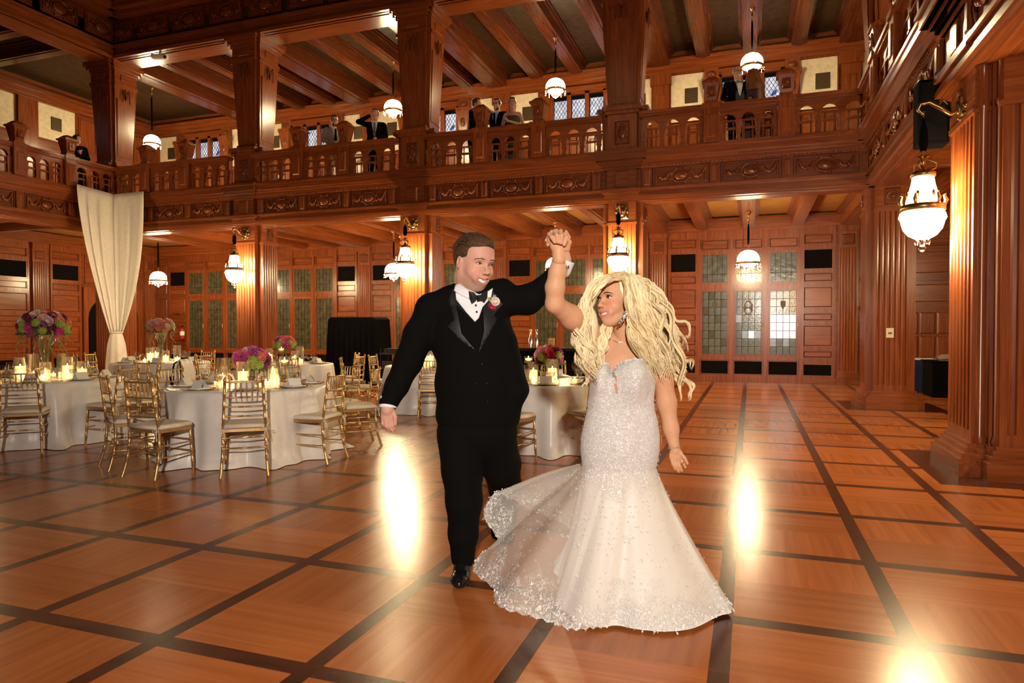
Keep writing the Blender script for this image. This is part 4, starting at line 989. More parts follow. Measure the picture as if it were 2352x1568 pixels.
# ---------------- tables and cloths
def cloth_mesh(Rt, H, seed, folds=11):
    rnd = random.Random(seed); n = 144; ph = [rnd.uniform(0,6.28) for _ in range(6)]; P = []
    for i in range(n):
        t = 2*math.pi*i/n; f = 0.55*math.sin(folds*t+ph[0]+0.9*math.sin(2*t+ph[1]))+0.3*math.sin((folds*2-3)*t+ph[2])+0.25*math.sin(5*t+ph[3])
        row = [(0.001,0,H+0.001)]; row[0] = (0.001*math.cos(t),0.001*math.sin(t),H+0.002)
        for r_, z in ((Rt*0.5,H+0.002),(Rt-0.03,H+0.002),(Rt,H-0.004),(Rt+0.008,H-0.02)): row.append((r_*math.cos(t),r_*math.sin(t),z))
        for q in range(1,13):
            v = q/12; r_ = Rt+0.008+0.05*v+f*0.10*v**0.55
            z = (H-0.02)*(1-v)+0.006
            if q == 12: r_ += 0.04+0.10*max(0,f)
            if q == 11: r_ += 0.015
            row.append((r_*math.cos(t),r_*math.sin(t),max(z,0.006)))
        P.append(row)
    return MB().grid(P, True).mesh('tablecloth')
tl = dict(T1='front table', T2='left table', T3='far bouquet table', T4='far middle table', T5='table behind the couple', T6='table left of the groom')
POS8 = ['near side','near right','right side','far right','far side','far left','left side','near left']
def where(t, a):
    """which side of the table, seen from the camera, the direction a (degrees) points to"""
    c = math.degrees(math.atan2(-T[t][1],-T[t][0])); return POS8[int(round(((a-c)%360)/45))%8]
TH = 0.76; TR = 0.86
top_me = MB().lathe([(0.001,0.725),(TR-0.01,0.725),(TR-0.005,0.745),(TR-0.01,0.755),(0.001,0.755)],n=48).mesh('tabletop')
tleg = MB().tube([(0.28,0.28,0.72),(0.33,0.33,0.01)],0.02,8).mesh('leg')
for i, (k, (x,y)) in enumerate(T.items()):
    t = empty('round_table',(x,y,0),0,'round banquet table under the cloth of the '+tl[k],'table','round tables')
    put('tabletop',top_me,'amber_wood',t)
    for a in range(4): put('leg',tleg,'silver',t,None,R(90*a))
    o = put('tablecloth',cloth_mesh(TR+0.004,TH,i+3),'satin',None,(x,y,0),R(31*i)); tag(o,'floor-length ivory satin cloth on the '+tl[k],'tablecloth','ivory tablecloths')
    if k in ('T1','T2','T5'):
        o.location.z = 0
# ---------------- tableware prototypes (built once, copied)
def proto(name, parts):
    return (name, [(n, mb.mesh(n), mt) for n, mb, mt in parts])
def place(pr, loc, rotz, label, cat, group, s=1.0):
    e = empty(pr[0], loc, rotz, label, cat, group)
    for n, me, mt in pr[1]: put(n, me, mt, e)
    if s != 1.0: e.scale = (s,s,s)
    return e
charger_me = MB().lathe([(0.001,0.004),(0.10,0.004),(0.15,0.012),(0.165,0.016),(0.165,0.012),(0.10,0.0),(0.001,0.0)],n=28).mesh('charger_plate')
plate_me = MB().lathe([(0.001,0.004),(0.08,0.004),(0.125,0.014),(0.128,0.010),(0.08,0.0),(0.001,0.0)],n=24).mesh('dinner_plate')
nap_me = MB().box(-0.075,0.075,-0.06,0.06,0,0.012).mesh('napkin')
m = MB().add([(-0.07,-0.045,0),(0.07,-0.045,0),(0.07,0,0.075),(-0.07,0,0.075),(-0.07,0.045,0),(0.07,0.045,0)],[(0,1,2,3),(3,2,5,4)]); card_me = m.mesh('place_card')
wine = proto('wine_glass',[('glass_bowl',MB().lathe([(0.004,0.10),(0.025,0.108),(0.038,0.13),(0.040,0.16),(0.033,0.205)],n=14),'clear_glass'),('stem',MB().lathe([(0.034,0.0),(0.030,0.003),(0.005,0.008),(0.004,0.10)],n=12),'clear_glass')])
water = proto('water_goblet',[('glass_bowl',MB().lathe([(0.004,0.07),(0.030,0.078),(0.044,0.105),(0.046,0.14),(0.040,0.175)],n=14),'clear_glass'),('stem',MB().lathe([(0.036,0.0),(0.032,0.003),(0.006,0.008),(0.005,0.07)],n=12),'clear_glass'),('water',MB().lathe([(0.001,0.078),(0.029,0.081),(0.042,0.106),(0.044,0.13),(0.001,0.13)],n=14),'crystal')])
def hurricane(h, r, ch, cr): return proto('hurricane_candle',[('glass_cylinder',MB().lathe([(r,0.0),(r,h),(r-0.004,h),(r-0.004,0.006),(0.001,0.006)],n=18),'clear_glass'),('candle',MB().lathe([(cr,0.008),(cr,ch),(cr*0.8,ch-0.004),(0.001,ch-0.01)],n=14),'candle_wax'),('flame',MB().ball((0,0,ch+0.012),(0.006,0.006,0.016)),'candle_flame')])
hur = [hurricane(0.28,0.075,0.17,0.056), hurricane(0.22,0.068,0.12,0.052), hurricane(0.32,0.072,0.08,0.052)]
votive = proto('votive_candle',[('cup',MB().lathe([(0.030,0.0),(0.036,0.06),(0.033,0.06),(0.028,0.006),(0.001,0.006)],n=14),'clear_glass'),('candle',MB().lathe([(0.027,0.007),(0.030,0.045),(0.001,0.042)],n=12),'candle_wax'),('flame',MB().ball((0,0,0.055),(0.005,0.005,0.012)),'candle_flame')])
floater = proto('floating_candle_stand',[('stem',MB().lathe([(0.045,0.0),(0.04,0.006),(0.008,0.015),(0.007,0.20),(0.02,0.215)],n=14),'clear_glass'),('bowl',MB().lathe([(0.02,0.215),(0.05,0.22),(0.052,0.30),(0.049,0.30),(0.046,0.225),(0.001,0.222)],n=16),'clear_glass'),('candle',MB().lathe([(0.02,0.25),(0.04,0.262),(0.042,0.275),(0.001,0.285)],n=14),'candle_wax'),('flame',MB().ball((0,0,0.295),(0.005,0.005,0.013)),'candle_flame')])
bowlv = proto('fishbowl_votive',[('globe',MB().lathe([(0.05,0.0),(0.085,0.03),(0.10,0.08),(0.085,0.13),(0.055,0.155)],n=18),'clear_glass'),('candle',MB().lathe([(0.03,0.006),(0.03,0.05),(0.001,0.048)],n=12),'candle_wax'),('flame',MB().ball((0,0,0.062),(0.006,0.006,0.014)),'candle_flame')])
def setting(t, a, full=True, rr=0.66):
    cx, cy = T[t]; x, y = cx+rr*math.cos(R(a)), cy+rr*math.sin(R(a)); rz = R(a+90); g_ = tl[t]; n = g_+', '+where(t,a); z = TH+0.004
    def P(dx, dy): c, s = math.cos(rz), math.sin(rz); return (x+c*dx-s*dy, y+s*dx+c*dy)
    tag(put('charger_plate',charger_me,'charger_gold',None,(x,y,z),rz),'gold-rimmed charger plate laid on the '+n,'plate','charger plates on the '+g_)
    tag(put('dinner_plate',plate_me,'white_china',None,(x,y,z+0.007),rz),'white plate on a gold charger on the '+n,'plate','white plates on the '+g_)
    tag(put('napkin',nap_me,'white_card',None,(x,y,z+0.013),rz),'folded white napkin on a plate of the '+n,'napkin','napkins on the '+g_)
    tag(put('place_card',card_me,'white_card',None,(x,y,z+0.0255),rz+R(random.uniform(-25,25))),'white tent-folded menu card standing on the '+n,'card','menu cards on the '+g_)
    p = P(0.14,0.17); place(wine,(p[0],p[1],z),0,'clear wine glass standing on the '+n,'glass','wine glasses on the '+g_)
    p = P(0.04,0.20); place(water,(p[0],p[1],z),0,'clear water goblet standing on the '+n,'glass','water goblets on the '+g_)
    if full:
        for dx in (0.19,-0.19): p = P(dx,0); tag(MB().box(-0.008,0.008,-0.09,0.09,0,0.004).ball((0,0.075,0.004),(0.014,0.026,0.004)).build('cutlery','charger_gold',None,(p[0],p[1],z),rz),'gold cutlery '+('left' if dx < 0 else 'right')+' of a plate on the '+n,'cutlery','gold cutlery on the '+g_)
for t, a0 in (('T1',-52),('T2',-48),('T5',-80)):
    for k in range(8): setting(t, a0+45*k)
for t, a0 in (('T3',-50),('T4',-50),('T6',-60)):
    for k in range(6): setting(t, a0+60*k, False)
# ---------------- flowers
def rose_mesh(seed):
    rnd = random.Random(seed); m = MB()
    for ring, (r_, n, op, h) in enumerate(((0.4,3,0.25,0.95),(0.7,4,0.6,0.85),(1.0,5,1.0,0.7))):
        for k in range(n):
            a = 2*math.pi*(k+0.5*ring)/n+rnd.uniform(-0.2,0.2); wd = 2*math.pi/n*0.72; P = []
            for i in range(4):
                u = -1+2*i/3; row = []
                for j in range(4):
                    v = j/3; ang = a+u*wd*(0.55+0.45*v)*(1-0.25*v*v); rad = r_*(0.35+0.65*math.sin(v*1.7))+op*0.12*v*v; row.append((rad*math.cos(ang),rad*math.sin(ang),-0.5+h*1.3*v**0.8-0.10*u*u*v-op*0.18*v*v))
                P.append(row)
            m.grid(P)
    m.ball((0,0,-0.1),(0.45,0.45,0.5),8,6)
    return m.mesh('rose')
def hydrangea_mesh(seed):
    rnd = random.Random(seed); m = MB()
    for k in range(40):
        t = math.acos(1-2*(k+0.5)/40); p = k*2.4; d = (math.sin(t)*math.cos(p),math.sin(t)*math.sin(p),math.cos(t)); m.ball((d[0]*0.85,d[1]*0.85,d[2]*0.85),(0.24,0.24,0.20),5,4)
    m.ball((0,0,0),0.8,8,6); return m.mesh('hydrangea')
ROSES = [rose_mesh(s) for s in range(3)]; HYD = hydrangea_mesh(1)
def bloom(par, me, mat, p, out, size):
    o = bpy.data.objects.new(me.name.split('.')[0], me); COL.objects.link(o); o.parent = par; o.location = p
    o.rotation_euler = Vector(out).to_track_quat('Z','Y').to_euler(); o.scale = (size,)*3
    if not me.materials: me.materials.append(None)
    o.material_slots[0].link = 'OBJECT'; o.material_slots[0].material = MATS[mat]; return o
def ball_of_flowers(par, c, rx, rz, n, palette, seed, size, hyd=True):
    rnd = random.Random(seed)
    for k in range(n):
        t = math.acos(1-1.55*(k+0.5)/n); p = k*2.39996+rnd.uniform(-0.2,0.2); d = (math.sin(t)*math.cos(p),math.sin(t)*math.sin(p),math.cos(t))
        green = hyd and math.cos(t) < 0.25 and rnd.random() < 0.4
        pos = (c[0]+d[0]*rx,c[1]+d[1]*rx,c[2]+d[2]*rz)
        bloom(par, HYD if green else ROSES[k%3], 'lime_green' if green else rnd.choice(palette), pos, d, size*(0.8 if green else rnd.uniform(0.8,1.15)))
    f = MB()
    for k in range(30):
        a = rnd.uniform(0,6.28); r_ = rnd.uniform(0.5,1.0)*rx; x, y, z = c[0]+r_*math.cos(a), c[1]+r_*math.sin(a), c[2]-rz*0.35
        f.add([(x,y,z),(x+0.03*math.cos(a+1.3),y+0.03*math.sin(a+1.3),z-0.04),(x+0.09*math.cos(a),y+0.09*math.sin(a),z-0.07),(x+0.03*math.cos(a-1.3),y+0.03*math.sin(a-1.3),z-0.04)],[(0,1,2,3)])
    f.ball((c[0],c[1],c[2]-rz*0.1),(rx*0.8,rx*0.8,rz*0.7),12,8); tag(f.build('foliage','leaf_green',par),kind='stuff')
PAL1 = ['rose_coral','rose_pink','rose_burgundy','rose_blush','rose_magenta','rose_burgundy','rose_coral','rose_lilac','rose_pink','rose_blush']
PAL2 = ['rose_coral','rose_magenta','rose_pink','rose_plum','rose_coral','rose_hotpink','rose_hotpink','rose_burgundy']
def tall_bouquet(t, label, top, rx, n, seed, dx=0, dy=0):
    x, y = T[t][0]+dx, T[t][1]+dy; b = empty('tall_bouquet',(x,y,TH+0.004),0,label,'bouquet','tall bouquets'); H = top
    MB().lathe([(0.10,0.0),(0.10,0.012),(0.05,0.03),(0.035,0.08),(0.04,0.16),(0.07,0.34),(0.13,0.56),(0.125,0.56),(0.062,0.34),(0.03,0.16),(0.001,0.15)],n=24).build('trumpet_vase','clear_glass',b)
    rnd = random.Random(seed)
    for k in range(6):
        a = k*1.05; MB().tube([(0.015*math.cos(a),0.015*math.sin(a),0.18),(0.05*math.cos(a),0.05*math.sin(a),0.4),(0.10*math.cos(a),0.10*math.sin(a),H)],0.006,5).build('stem','leaf_green',b)
    ball_of_flowers(b,(0,0,H),rx,rx*0.62,n,PAL1,seed,0.068)
    for k in range(9):
        a = rnd.uniform(0,6.28); r_ = rx*rnd.uniform(0.8,1.05); L = rnd.uniform(0.15,0.33); pts = [(r_*math.cos(a),r_*math.sin(a),H-0.06)]
        for q in range(1,8): u = q/7; pts.append((r_*math.cos(a)*(1+0.12*u)+0.03*math.sin(u*6+k),r_*math.sin(a)*(1+0.12*u)+0.03*math.cos(u*5+k),H-0.06-L*u))
        MB().tube(pts,[0.011-0.008*q/7 for q in range(8)],6).build('tendril','tendril',b)
    for k in range(5):
        a = 0.6+k*1.256; s_ = MB()
        for q in range(22): s_.ball((rx*0.9*math.cos(a),rx*0.9*math.sin(a),H-0.08-q*0.021),0.009,6,4)
        tag(s_.build('crystal_strand','crystal',b),kind='stuff')
    return b
tall_bouquet('T2','large tall bouquet of roses in a trumpet vase on the left table',0.68,0.255,60,5)
tall_bouquet('T3','smaller-looking tall bouquet on the far table beside the white drape',0.68,0.22,40,9)
def low_bouquet(t, label, seed, dx, dy, rx=0.20, n=34, h=0.24):
    x, y = T[t][0]+dx, T[t][1]+dy; b = empty('low_bouquet',(x,y,TH+0.004),0,label,'bouquet','low bouquets')
    MB().lathe([(0.06,0.0),(0.09,0.05),(0.10,0.12),(0.095,0.12),(0.085,0.05),(0.001,0.01)],n=18).build('glass_bowl','clear_glass',b)
    for k in range(4): MB().tube([(0.03*math.cos(k*1.6),0.03*math.sin(k*1.6),0.02),(0.05*math.cos(k*1.6),0.05*math.sin(k*1.6),h)],0.005,5).build('stem','leaf_green',b)
    ball_of_flowers(b,(0,0,h),rx,rx*0.72,n,PAL2,seed,0.07); return b
low_bouquet('T1','low bouquet of magenta and coral roses on the front table',21,-0.02,0.05,0.175,32,0.27)
low_bouquet('T4','low coral bouquet on the far middle table',22,0.0,0.0,0.16,26,0.36)
low_bouquet('T5','low hot-pink bouquet between groom and bride',23,-0.02,-0.1,0.14,24,0.30)
low_bouquet('T6','low bouquet on the table hidden behind the groom',24,0.2,0.1,0.18,24,0.24)
CN = [0]
def candles(t, items):
    n = tl[t]; z = TH+0.004
    for (pr, dx, dy) in items:
        nm = pr[0]; sd_ = where(t,math.degrees(math.atan2(dy,dx))); place(pr,(T[t][0]+dx,T[t][1]+dy,z),0,{'hurricane_candle':{id(H1):'tall pillar candle in glass cylinder on the ',id(H2):'short pillar candle in glass cylinder on the ',id(H3):'low pillar candle in the tallest glass cylinder, '}.get(id(pr),''),'votive_candle':'small lit votive candle on the ','floating_candle_stand':'floating candle in a stemmed glass on the ','fishbowl_votive':'round glass globe with a candle on the '}[nm]+n+', '+sd_,'candle',nm.replace('_',' ')+'s on the '+n)
H1, H2, H3 = hur
candles('T1',[(H1,0.10,-0.22),(H2,-0.22,-0.18),(floater,-0.28,0.04),(floater,0.30,0.22),(H3,-0.1,-0.30),(H1,0.05,0.33),(bowlv,0.24,-0.02),(bowlv,0.0,-0.38),(votive,-0.36,-0.12),(votive,0.33,-0.2),(H2,0.3,0.05)])
candles('T2',[(H1,-0.10,-0.25),(H2,0.20,-0.15),(H3,0.15,0.12),(H1,0.32,0.05),(bowlv,0.05,-0.32),(bowlv,0.28,-0.25),(votive,-0.2,0.25),(H3,-0.05,-0.12),(H2,0.36,0.22)])
candles('T3',[(H1,0.0,-0.25),(H2,0.22,-0.1),(H3,0.3,0.1),(bowlv,-0.2,-0.2),(H1,-0.25,0.1),(votive,0.2,-0.28)])
candles('T4',[(H1,-0.26,-0.1),(floater,0.12,-0.24),(H3,0.3,0.05),(H2,0.0,0.3),(bowlv,0.26,-0.22)])
candles('T5',[(H1,0.10,-0.33),(floater,-0.24,-0.2),(floater,0.30,0.1),(H2,-0.28,0.12),(votive,0.35,-0.25),(bowlv,-0.1,-0.42),(votive,0.2,-0.5)])
candles('T6',[(H1,0.0,-0.2),(H1,0.2,-0.2),(H2,-0.2,0.05),(H3,0.15,-0.05),(bowlv,0.3,0.1)])

# ---------------- white drape tied in the far left corner
dz = empty('corner_drape',(-15.1,12.6,0),0,'tall ivory drape gathered and tied in the far left corner','drape')
A, B, Cn = Vector((-15.38,11.95,4.90)), Vector((-14.35,12.93,4.84)), Vector((-15.35,12.92,4.83)); tie = Vector((-14.95,12.62,1.30)); O = Vector((-15.1,12.6,0))
P = []
nu = 72
for i in range(nu+1):
    u = i/nu
    top = (A.lerp(Cn,u/0.62) if u < 0.62 else Cn.lerp(B,(u-0.62)/0.38)); row = []
    fold = math.sin(u*34+1.2*math.sin(u*7)); dirn = Vector((0.6,-0.75,0))
    bottom = tie+Vector((0.14*(u-0.5)*2*0.75,0.14*(u-0.5)*2*0.66,0))
    for j in range(28):
        v = j/27; e = v**1.5 if u < 0.5 else v**(1.5+1.0*(u-0.5)*2)
        p = top.lerp(bottom,e); p.z = top.z+(tie.z-top.z)*v
        am = 0.045*(1-0.55*v)*min(1,v*6+0.15); p = p+dirn*(fold*am+0.10*math.sin(math.pi*min(1,v*1.3))*(1-abs(2*u-1)))
        row.append(tuple(p-O))
    P.append(row)
o = MB().grid(P).build('upper_drape','drape_cloth' if 'drape_cloth' in MATS else 'satin',dz); sm_ = o.modifiers.new('thick','SOLIDIFY'); sm_.thickness = 0.006
prof = [(0.12,1.31),(0.15,1.22),(0.20,1.0),(0.235,0.6),(0.25,0.25),(0.27,0.02)]
P = []
for i in range(60):
    t = 2*math.pi*i/60; P.append([(tie.x-O.x+r_*(1+0.10*math.sin(9*t)*(k/5))*math.cos(t),tie.y-O.y+r_*(1+0.10*math.sin(9*t)*(k/5))*math.sin(t),z) for k,(r_,z) in enumerate(prof)])
MB().grid(P,True).build('lower_drape','satin',dz)
MB().tube([(tie.x-O.x+0.135*math.cos(t),tie.y-O.y+0.135*math.sin(t),1.31) for t in [2*math.pi*q/20 for q in range(21)]],0.022,8).build('tie_band','satin',dz)

# ---------------- black covered case, equipment and bar
bc = empty('covered_case',(-9.45,15.0,0),R(-3),'large black cloth-covered case standing under the gallery','case')
m = MB().frus((-0.78,0.78,-0.42,0.42,0.0),(-0.70,0.70,-0.36,0.36,1.66)).frus((-0.70,0.70,-0.36,0.36,1.66),(-0.64,0.64,-0.30,0.30,1.70)); m.build('cover','black_cloth',bc,None,0,0.03)
for k in range(9): MB().tube([(-0.7+0.17*k,-0.44,0.01),(-0.68+0.165*k,-0.40,0.9),(-0.66+0.16*k,-0.36,1.6)],[0.03,0.018,0.006],6).build('cover_fold','black_cloth',bc)
es = empty('equipment_stand',(-8.2,14.6,0),0,'black equipment stand beside the covered case','stand')
MB().box(-0.3,0.3,-0.2,0.2,0.42,0.46).box(-0.3,0.3,-0.2,0.2,0.78,0.82).build('shelf','black_leather',es)
for sx in (-0.28,0.28):
    for sy in (-0.18,0.18): MB().tube([(sx,sy,0),(sx,sy,0.95)],0.015,6).build('leg','black_leather',es)
MB().box(-0.25,0.25,-0.17,0.17,0.46,0.62).build('amplifier','black_leather',es); MB().box(-0.2,0.2,-0.16,0.16,0.82,0.92).build('mixer','black_satin',es)
bar = empty('bar_table',(-3.55,12.0,0),R(8),'black-draped bar behind the hot-pink bouquet','bar')
m = MB().box(-0.75,0.75,-0.3,0.3,0,1.0); m.build('drape_cover','black_cloth',bar,None,0,0.02); MB().box(-0.8,0.8,-0.36,0.36,1.0,1.05).build('bar_top','black_leather',bar)
tap = proto('bottle',[('bottle_body',MB().lathe([(0.04,0),(0.042,0.16),(0.02,0.21),(0.016,0.29)],n=14),'silver'),('cap',MB().lathe([(0.02,0.29),(0.022,0.34),(0.001,0.345)],n=10),'brass')])
cbar = math.cos(R(8)); 
for dx, lb in ((-0.30,'silver bottle on the bar, left of the pair'),(-0.19,'silver bottle on the bar, right of the pair')): place(tap,(-3.55+dx,12.0+dx*0.14,1.05),0,lb,'bottle','bottles on the bar')
tag(MB().box(-0.09,0.09,-0.06,0.06,0,0.06).box(-0.02,0.09,-0.06,0.06,0.06,0.17).build('wooden_box','amber_wood',None,(-3.55+0.05,12.0,1.05),R(8),0.006),'small amber stepped box on the bar beside the bottles','box')
# ---------------- right aisle: clothed tables with wrapped goods
bt = empty('clothed_table',(3.62,17.2,0),0,'table in royal blue cloth in the right aisle','table')
MB().box(-0.35,0.25,-0.3,0.3,0,0.72).build('cloth','blue_cloth',bt,None,0,0.02); MB().box(-0.38,0.27,-0.32,0.32,0.72,0.745).build('tabletop','white_card',bt)
kt = empty('clothed_table',(4.25,16.2,0),0,'table in black cloth nearest the large pier','table')
MB().box(-0.75,0.75,-0.42,0.42,0,0.72).build('cloth','black_cloth',kt,None,0,0.02); MB().box(-0.78,0.78,-0.45,0.45,0.72,0.745).build('tabletop','black_cloth',kt)
P = []
for i in range(17):
    row = []
    for j in range(9): u, v = i/16, j/8; row.append((-0.6+1.2*u,-0.3+0.6*v,0.03+0.13*math.sin(math.pi*u)**0.35*math.sin(math.pi*v)**0.4+0.02*math.sin(9*u+5*v)+0.012*math.sin(23*u*v)))
    P.append(row)
fo = empty('wrapped_tray',(4.25,16.2,0.745),0,'tray of goods under crumpled golden foil on the black table','tray'); MB().grid(P).build('foil_cover','foil',fo); MB().box(-0.6,0.6,-0.3,0.3,0.0,0.03).build('tray_base','silver',fo)
ls = empty('column_loudspeaker',(1.90,8.76,3.45),0,'tall black loudspeaker behind the largest lantern on the near pier','loudspeaker')
MB().box(-0.15,0.16,-0.12,0.14,0,0.72).build('cabinet','black_cloth',ls,None,0,0.02); MB().box(-0.12,0.13,-0.135,-0.12,0.04,0.68).build('front_grille','black_grille',ls); MB().box(0.1,0.4,-0.04,0.04,0.3,0.4).build('mount','black_leather',ls)
# ---------------- small fixtures
sw = empty('light_switch',(2.30,YG+0.41-0.40,1.33),0,'ivory switch plate on the corner pier','switch'); MB().box(-0.06,0.06,-0.012,0,-0.085,0.085).build('plate','plate_ivory',sw,None,0,0.003); MB().box(-0.025,0.03,-0.02,-0.012,-0.02,0.01).build('rocker','vent_bronze',sw)
fe = empty('fire_extinguisher',(-18.85,YB-0.16,1.25),0,'red fire extinguisher on the wall right of the drape','fire extinguisher')
MB().lathe([(0.001,-0.22),(0.075,-0.22),(0.08,-0.18),(0.08,0.10),(0.05,0.17),(0.022,0.19)],n=16).build('cylinder','red_metal',fe); MB().lathe([(0.0815,-0.08),(0.0815,0.06)],n=16).build('white_label','white_card',fe); MB().tube([(0,0,0.19),(0,0,0.23),(0.06,0,0.25)],0.016,6).build('valve','black_leather',fe)
ab = empty('wall_bracket',(-19.1,YB-0.05,1.95),0,'small red and chrome bar on the wall above the extinguisher','bracket'); MB().tube([(-0.16,-0.06,0),(0.12,-0.06,0)],0.02,8).build('bar','red_metal',ab); MB().ball((0.14,-0.06,0),0.03).build('knob','silver',ab); MB().box(-0.02,0.02,-0.06,0.05,-0.02,0.02).build('mount','silver',ab)
sc_ = empty('security_camera',(-14.2,YG+0.02,8.32),R(20),'white security camera under the upper beam, left','camera'); MB().box(-0.2,0.2,-0.08,0.08,-0.07,0.05).build('housing','white_card',sc_,None,0,0.04); MB().tube([(0,0,0.05),(0,0.05,0.12)],0.03,8).build('mount','white_card',sc_); MB().ball((0.16,-0.05,-0.03),0.045).build('lens','black_leather',sc_)
# ================================================================== PEOPLE
from mathutils.geometry import delaunay_2d_cdt
FH = _f0
def unit(v): v = np.array(v, float); return v/np.linalg.norm(v)
def head_axes(yaw, pitch=0.0, roll=0.0):
    """yaw: degrees the face turns toward the viewer's right, away from looking at the camera"""
    f = -FH*math.cos(R(yaw))+RIGHT*math.sin(R(yaw)); f = unit(f*math.cos(R(pitch))+np.array([0,0,1.0])*math.sin(R(pitch)))
    l = unit(np.cross([0,0,1.0], f)); u = np.cross(f, l)
    l, u = l*math.cos(R(roll))+u*math.sin(R(roll)), u*math.cos(R(roll))-l*math.sin(R(roll))
    return f, l, u
class Head:
    def __init__(s, c, H, axes, fem=False, smile=1.0):
        s.c = np.array(c, float); s.H = H; s.F, s.L, s.U = axes; s.M = np.stack(axes, 1); s.fem = fem; s.smile = smile
    def P(s, f, l, u): return s.c+s.H*(f*s.F+l*s.L+(u-0.5)*s.U)
    def local(s, V): d = (V-s.c)/s.H; return np.stack([d@s.F, d@s.L, d@s.U+0.5], 1)
    def build(s, S):
        H, P, M = s.H, s.P, s.M; e = lambda c, r, k=0.06, sub=False: S.ell(P(*c), np.array(r)*H, M, k*H, sub)
        c = lambda a, b, ra, rb=None, k=0.05, sub=False: S.cap(P(*a), P(*b), ra*H, None if rb is None else rb*H, k*H, sub)
        e((-0.07,0,0.62),(0.41,0.325,0.37)); e((0.07,0,0.38),(0.29,0.255,0.34),0.08)
        jw = 0.9 if s.fem else 1.06
        e((0.265,0,0.085),(0.095,0.105*jw,0.08),0.09)
        for g in (-1,1):
            c((-0.02,g*0.195*jw,0.25),(0.19,g*0.09*jw,0.085),0.06,0.06,0.14); e((0.225,g*0.15,0.375),(0.11,0.10,0.11),0.1)
            e((-0.03,g*0.325,0.48),(0.075,0.035,0.115),0.03); e((-0.02,g*0.352,0.50),(0.035,0.02,0.06),0.02,True)
        c((0.315,-0.13,0.605),(0.315,0.13,0.605),0.05,None,0.08); e((0.17,0,0.70),(0.17,0.22,0.22),0.16)
        for g in (-1,1): e((0.40,g*0.14,0.535),(0.075,0.075,0.042),0.04,True)
        c((0.345,0,0.57),(0.44,0,0.40),0.022,0.036,0.04); e((0.452,0,0.388),(0.042,0.042,0.038),0.03)
        for g in (-1,1): e((0.41,g*0.046,0.375),(0.042,0.028,0.030),0.025); c((0.325,g*0.11,0.36),(0.30,g*0.165,0.24),0.028,0.02,0.05)
        e((0.31,0,0.23),(0.10,0.15,0.12),0.08)
        sm = s.smile; cz = 0.225+0.078*sm
        pts_u = [(0.245,-0.165,cz),(0.335,-0.085,0.258),(0.378,0,0.252),(0.335,0.085,0.258),(0.245,0.165,cz)]; pts_l = [(0.245,-0.165,cz),(0.325,-0.085,0.205-0.005*sm),(0.362,0,0.180-0.022*sm),(0.325,0.085,0.205-0.005*sm),(0.245,0.165,cz)]
        cu = [(0.30,-0.135,cz-0.008),(0.37,-0.075,0.235),(0.41,0,0.213-0.012*sm),(0.37,0.075,0.235),(0.30,0.135,cz-0.008)]; fk = 0.8 if s.fem else 1.0; cr_ = [0.012*fk,(0.028+0.004*sm)*fk,(0.036+0.004*sm)*fk,(0.028+0.004*sm)*fk,0.012*fk]
        for i in range(4): c(cu[i],cu[i+1],cr_[i],cr_[i+1],0.012,True)
        for p in (pts_u, pts_l):
            for i in range(4): c(p[i],p[i+1],0.012 if i == 0 else 0.018,0.012 if i == 3 else 0.018,0.014)
        for g in (-1,1): e((0.20,g*0.18,0.355),(0.09,0.07,0.07),0.09)
    def colours(s, V, skin, lip, stubble=0.0, blush=0.0):
        q = s.local(V); C = np.tile(np.array(skin,float),(len(V),1)); f, l, u = q[:,0], q[:,1], q[:,2]
        def mixc(m, col): m = np.clip(m,0,1)[:,None]; C[:] = C*(1-m)+np.array(col)*m
        mixc((np.clip(0.30-u,0,0.12)/0.12)*np.clip((f+0.02)/0.15,0,1)*np.clip((u+0.06)/0.06,0,1)*stubble, (0.26,0.16,0.11))
        mixc(np.exp(-(((u-0.42)/0.08)**2+((np.abs(l)-0.17)/0.08)**2))*(f>0.1)*blush, (0.75,0.26,0.18))
        mixc(np.exp(-(((u-0.39)/0.05)**2+(l/0.06)**2))*(f>0.36)*blush*0.5, (0.75,0.28,0.2))
        lm = np.clip(1.2-np.sqrt(((u-0.212-2.6*l*l*s.smile)/0.066)**4+(l/0.165)**4),0,0.5)*2*(f>0.22); mixc(lm*0.75, lip)
        mixc(((np.abs(l)<0.12)&(u>0.16)&(u<0.29)&(f<0.345-3.0*l*l)&(f>0.1)).astype(float), (0.10,0.02,0.015))
        return C
    def details(s, par, org, brow, iris='iris', open_=1.0, lash=False, gaze=0.0):
        H = s.H; P = lambda *a: tuple(s.P(*a)-org)
        T_ = MB(); rows = []
        for i in range(15):
            l = -0.140+0.02*i; f = 0.384-4.0*l*l; rows.append([P(f-0.006,l,0.262+1.8*l*l*s.smile),P(f+0.002,l,0.230+3.1*l*l*s.smile),P(f-0.004,l,(0.212 if s.fem else 0.200)-0.014*s.smile+4.6*l*l*s.smile)])
        T_.grid(rows); T_.build('teeth','teeth',par)
        for g in (-1,1):
            m = MB(); m.ball((0,0,0),1.0,12,8); m.v = [P(0.322+x*0.045,g*0.14+y*0.05,0.533+z*0.028*open_) for x,y,z in m.v]; eo = m.build('eye','eye_white',par)
            m = MB(); m.ball((0,0,0),1.0,10,6); m.v = [P(0.354+x*0.021,g*0.14+gaze+y*0.024,0.533+z*0.024*open_) for x,y,z in m.v]; m.build('iris',iris,par)
            MB().tube([P(0.305,g*0.235,0.592),P(0.352,g*0.19,0.616),P(0.378,g*0.13,0.628),P(0.388,g*0.07,0.618),P(0.388,g*0.045,0.612)],[0.003*H,0.009*H,0.012*H,0.011*H,0.004*H],6).build('eyebrow',('hair_dark' if lash else brow),par)
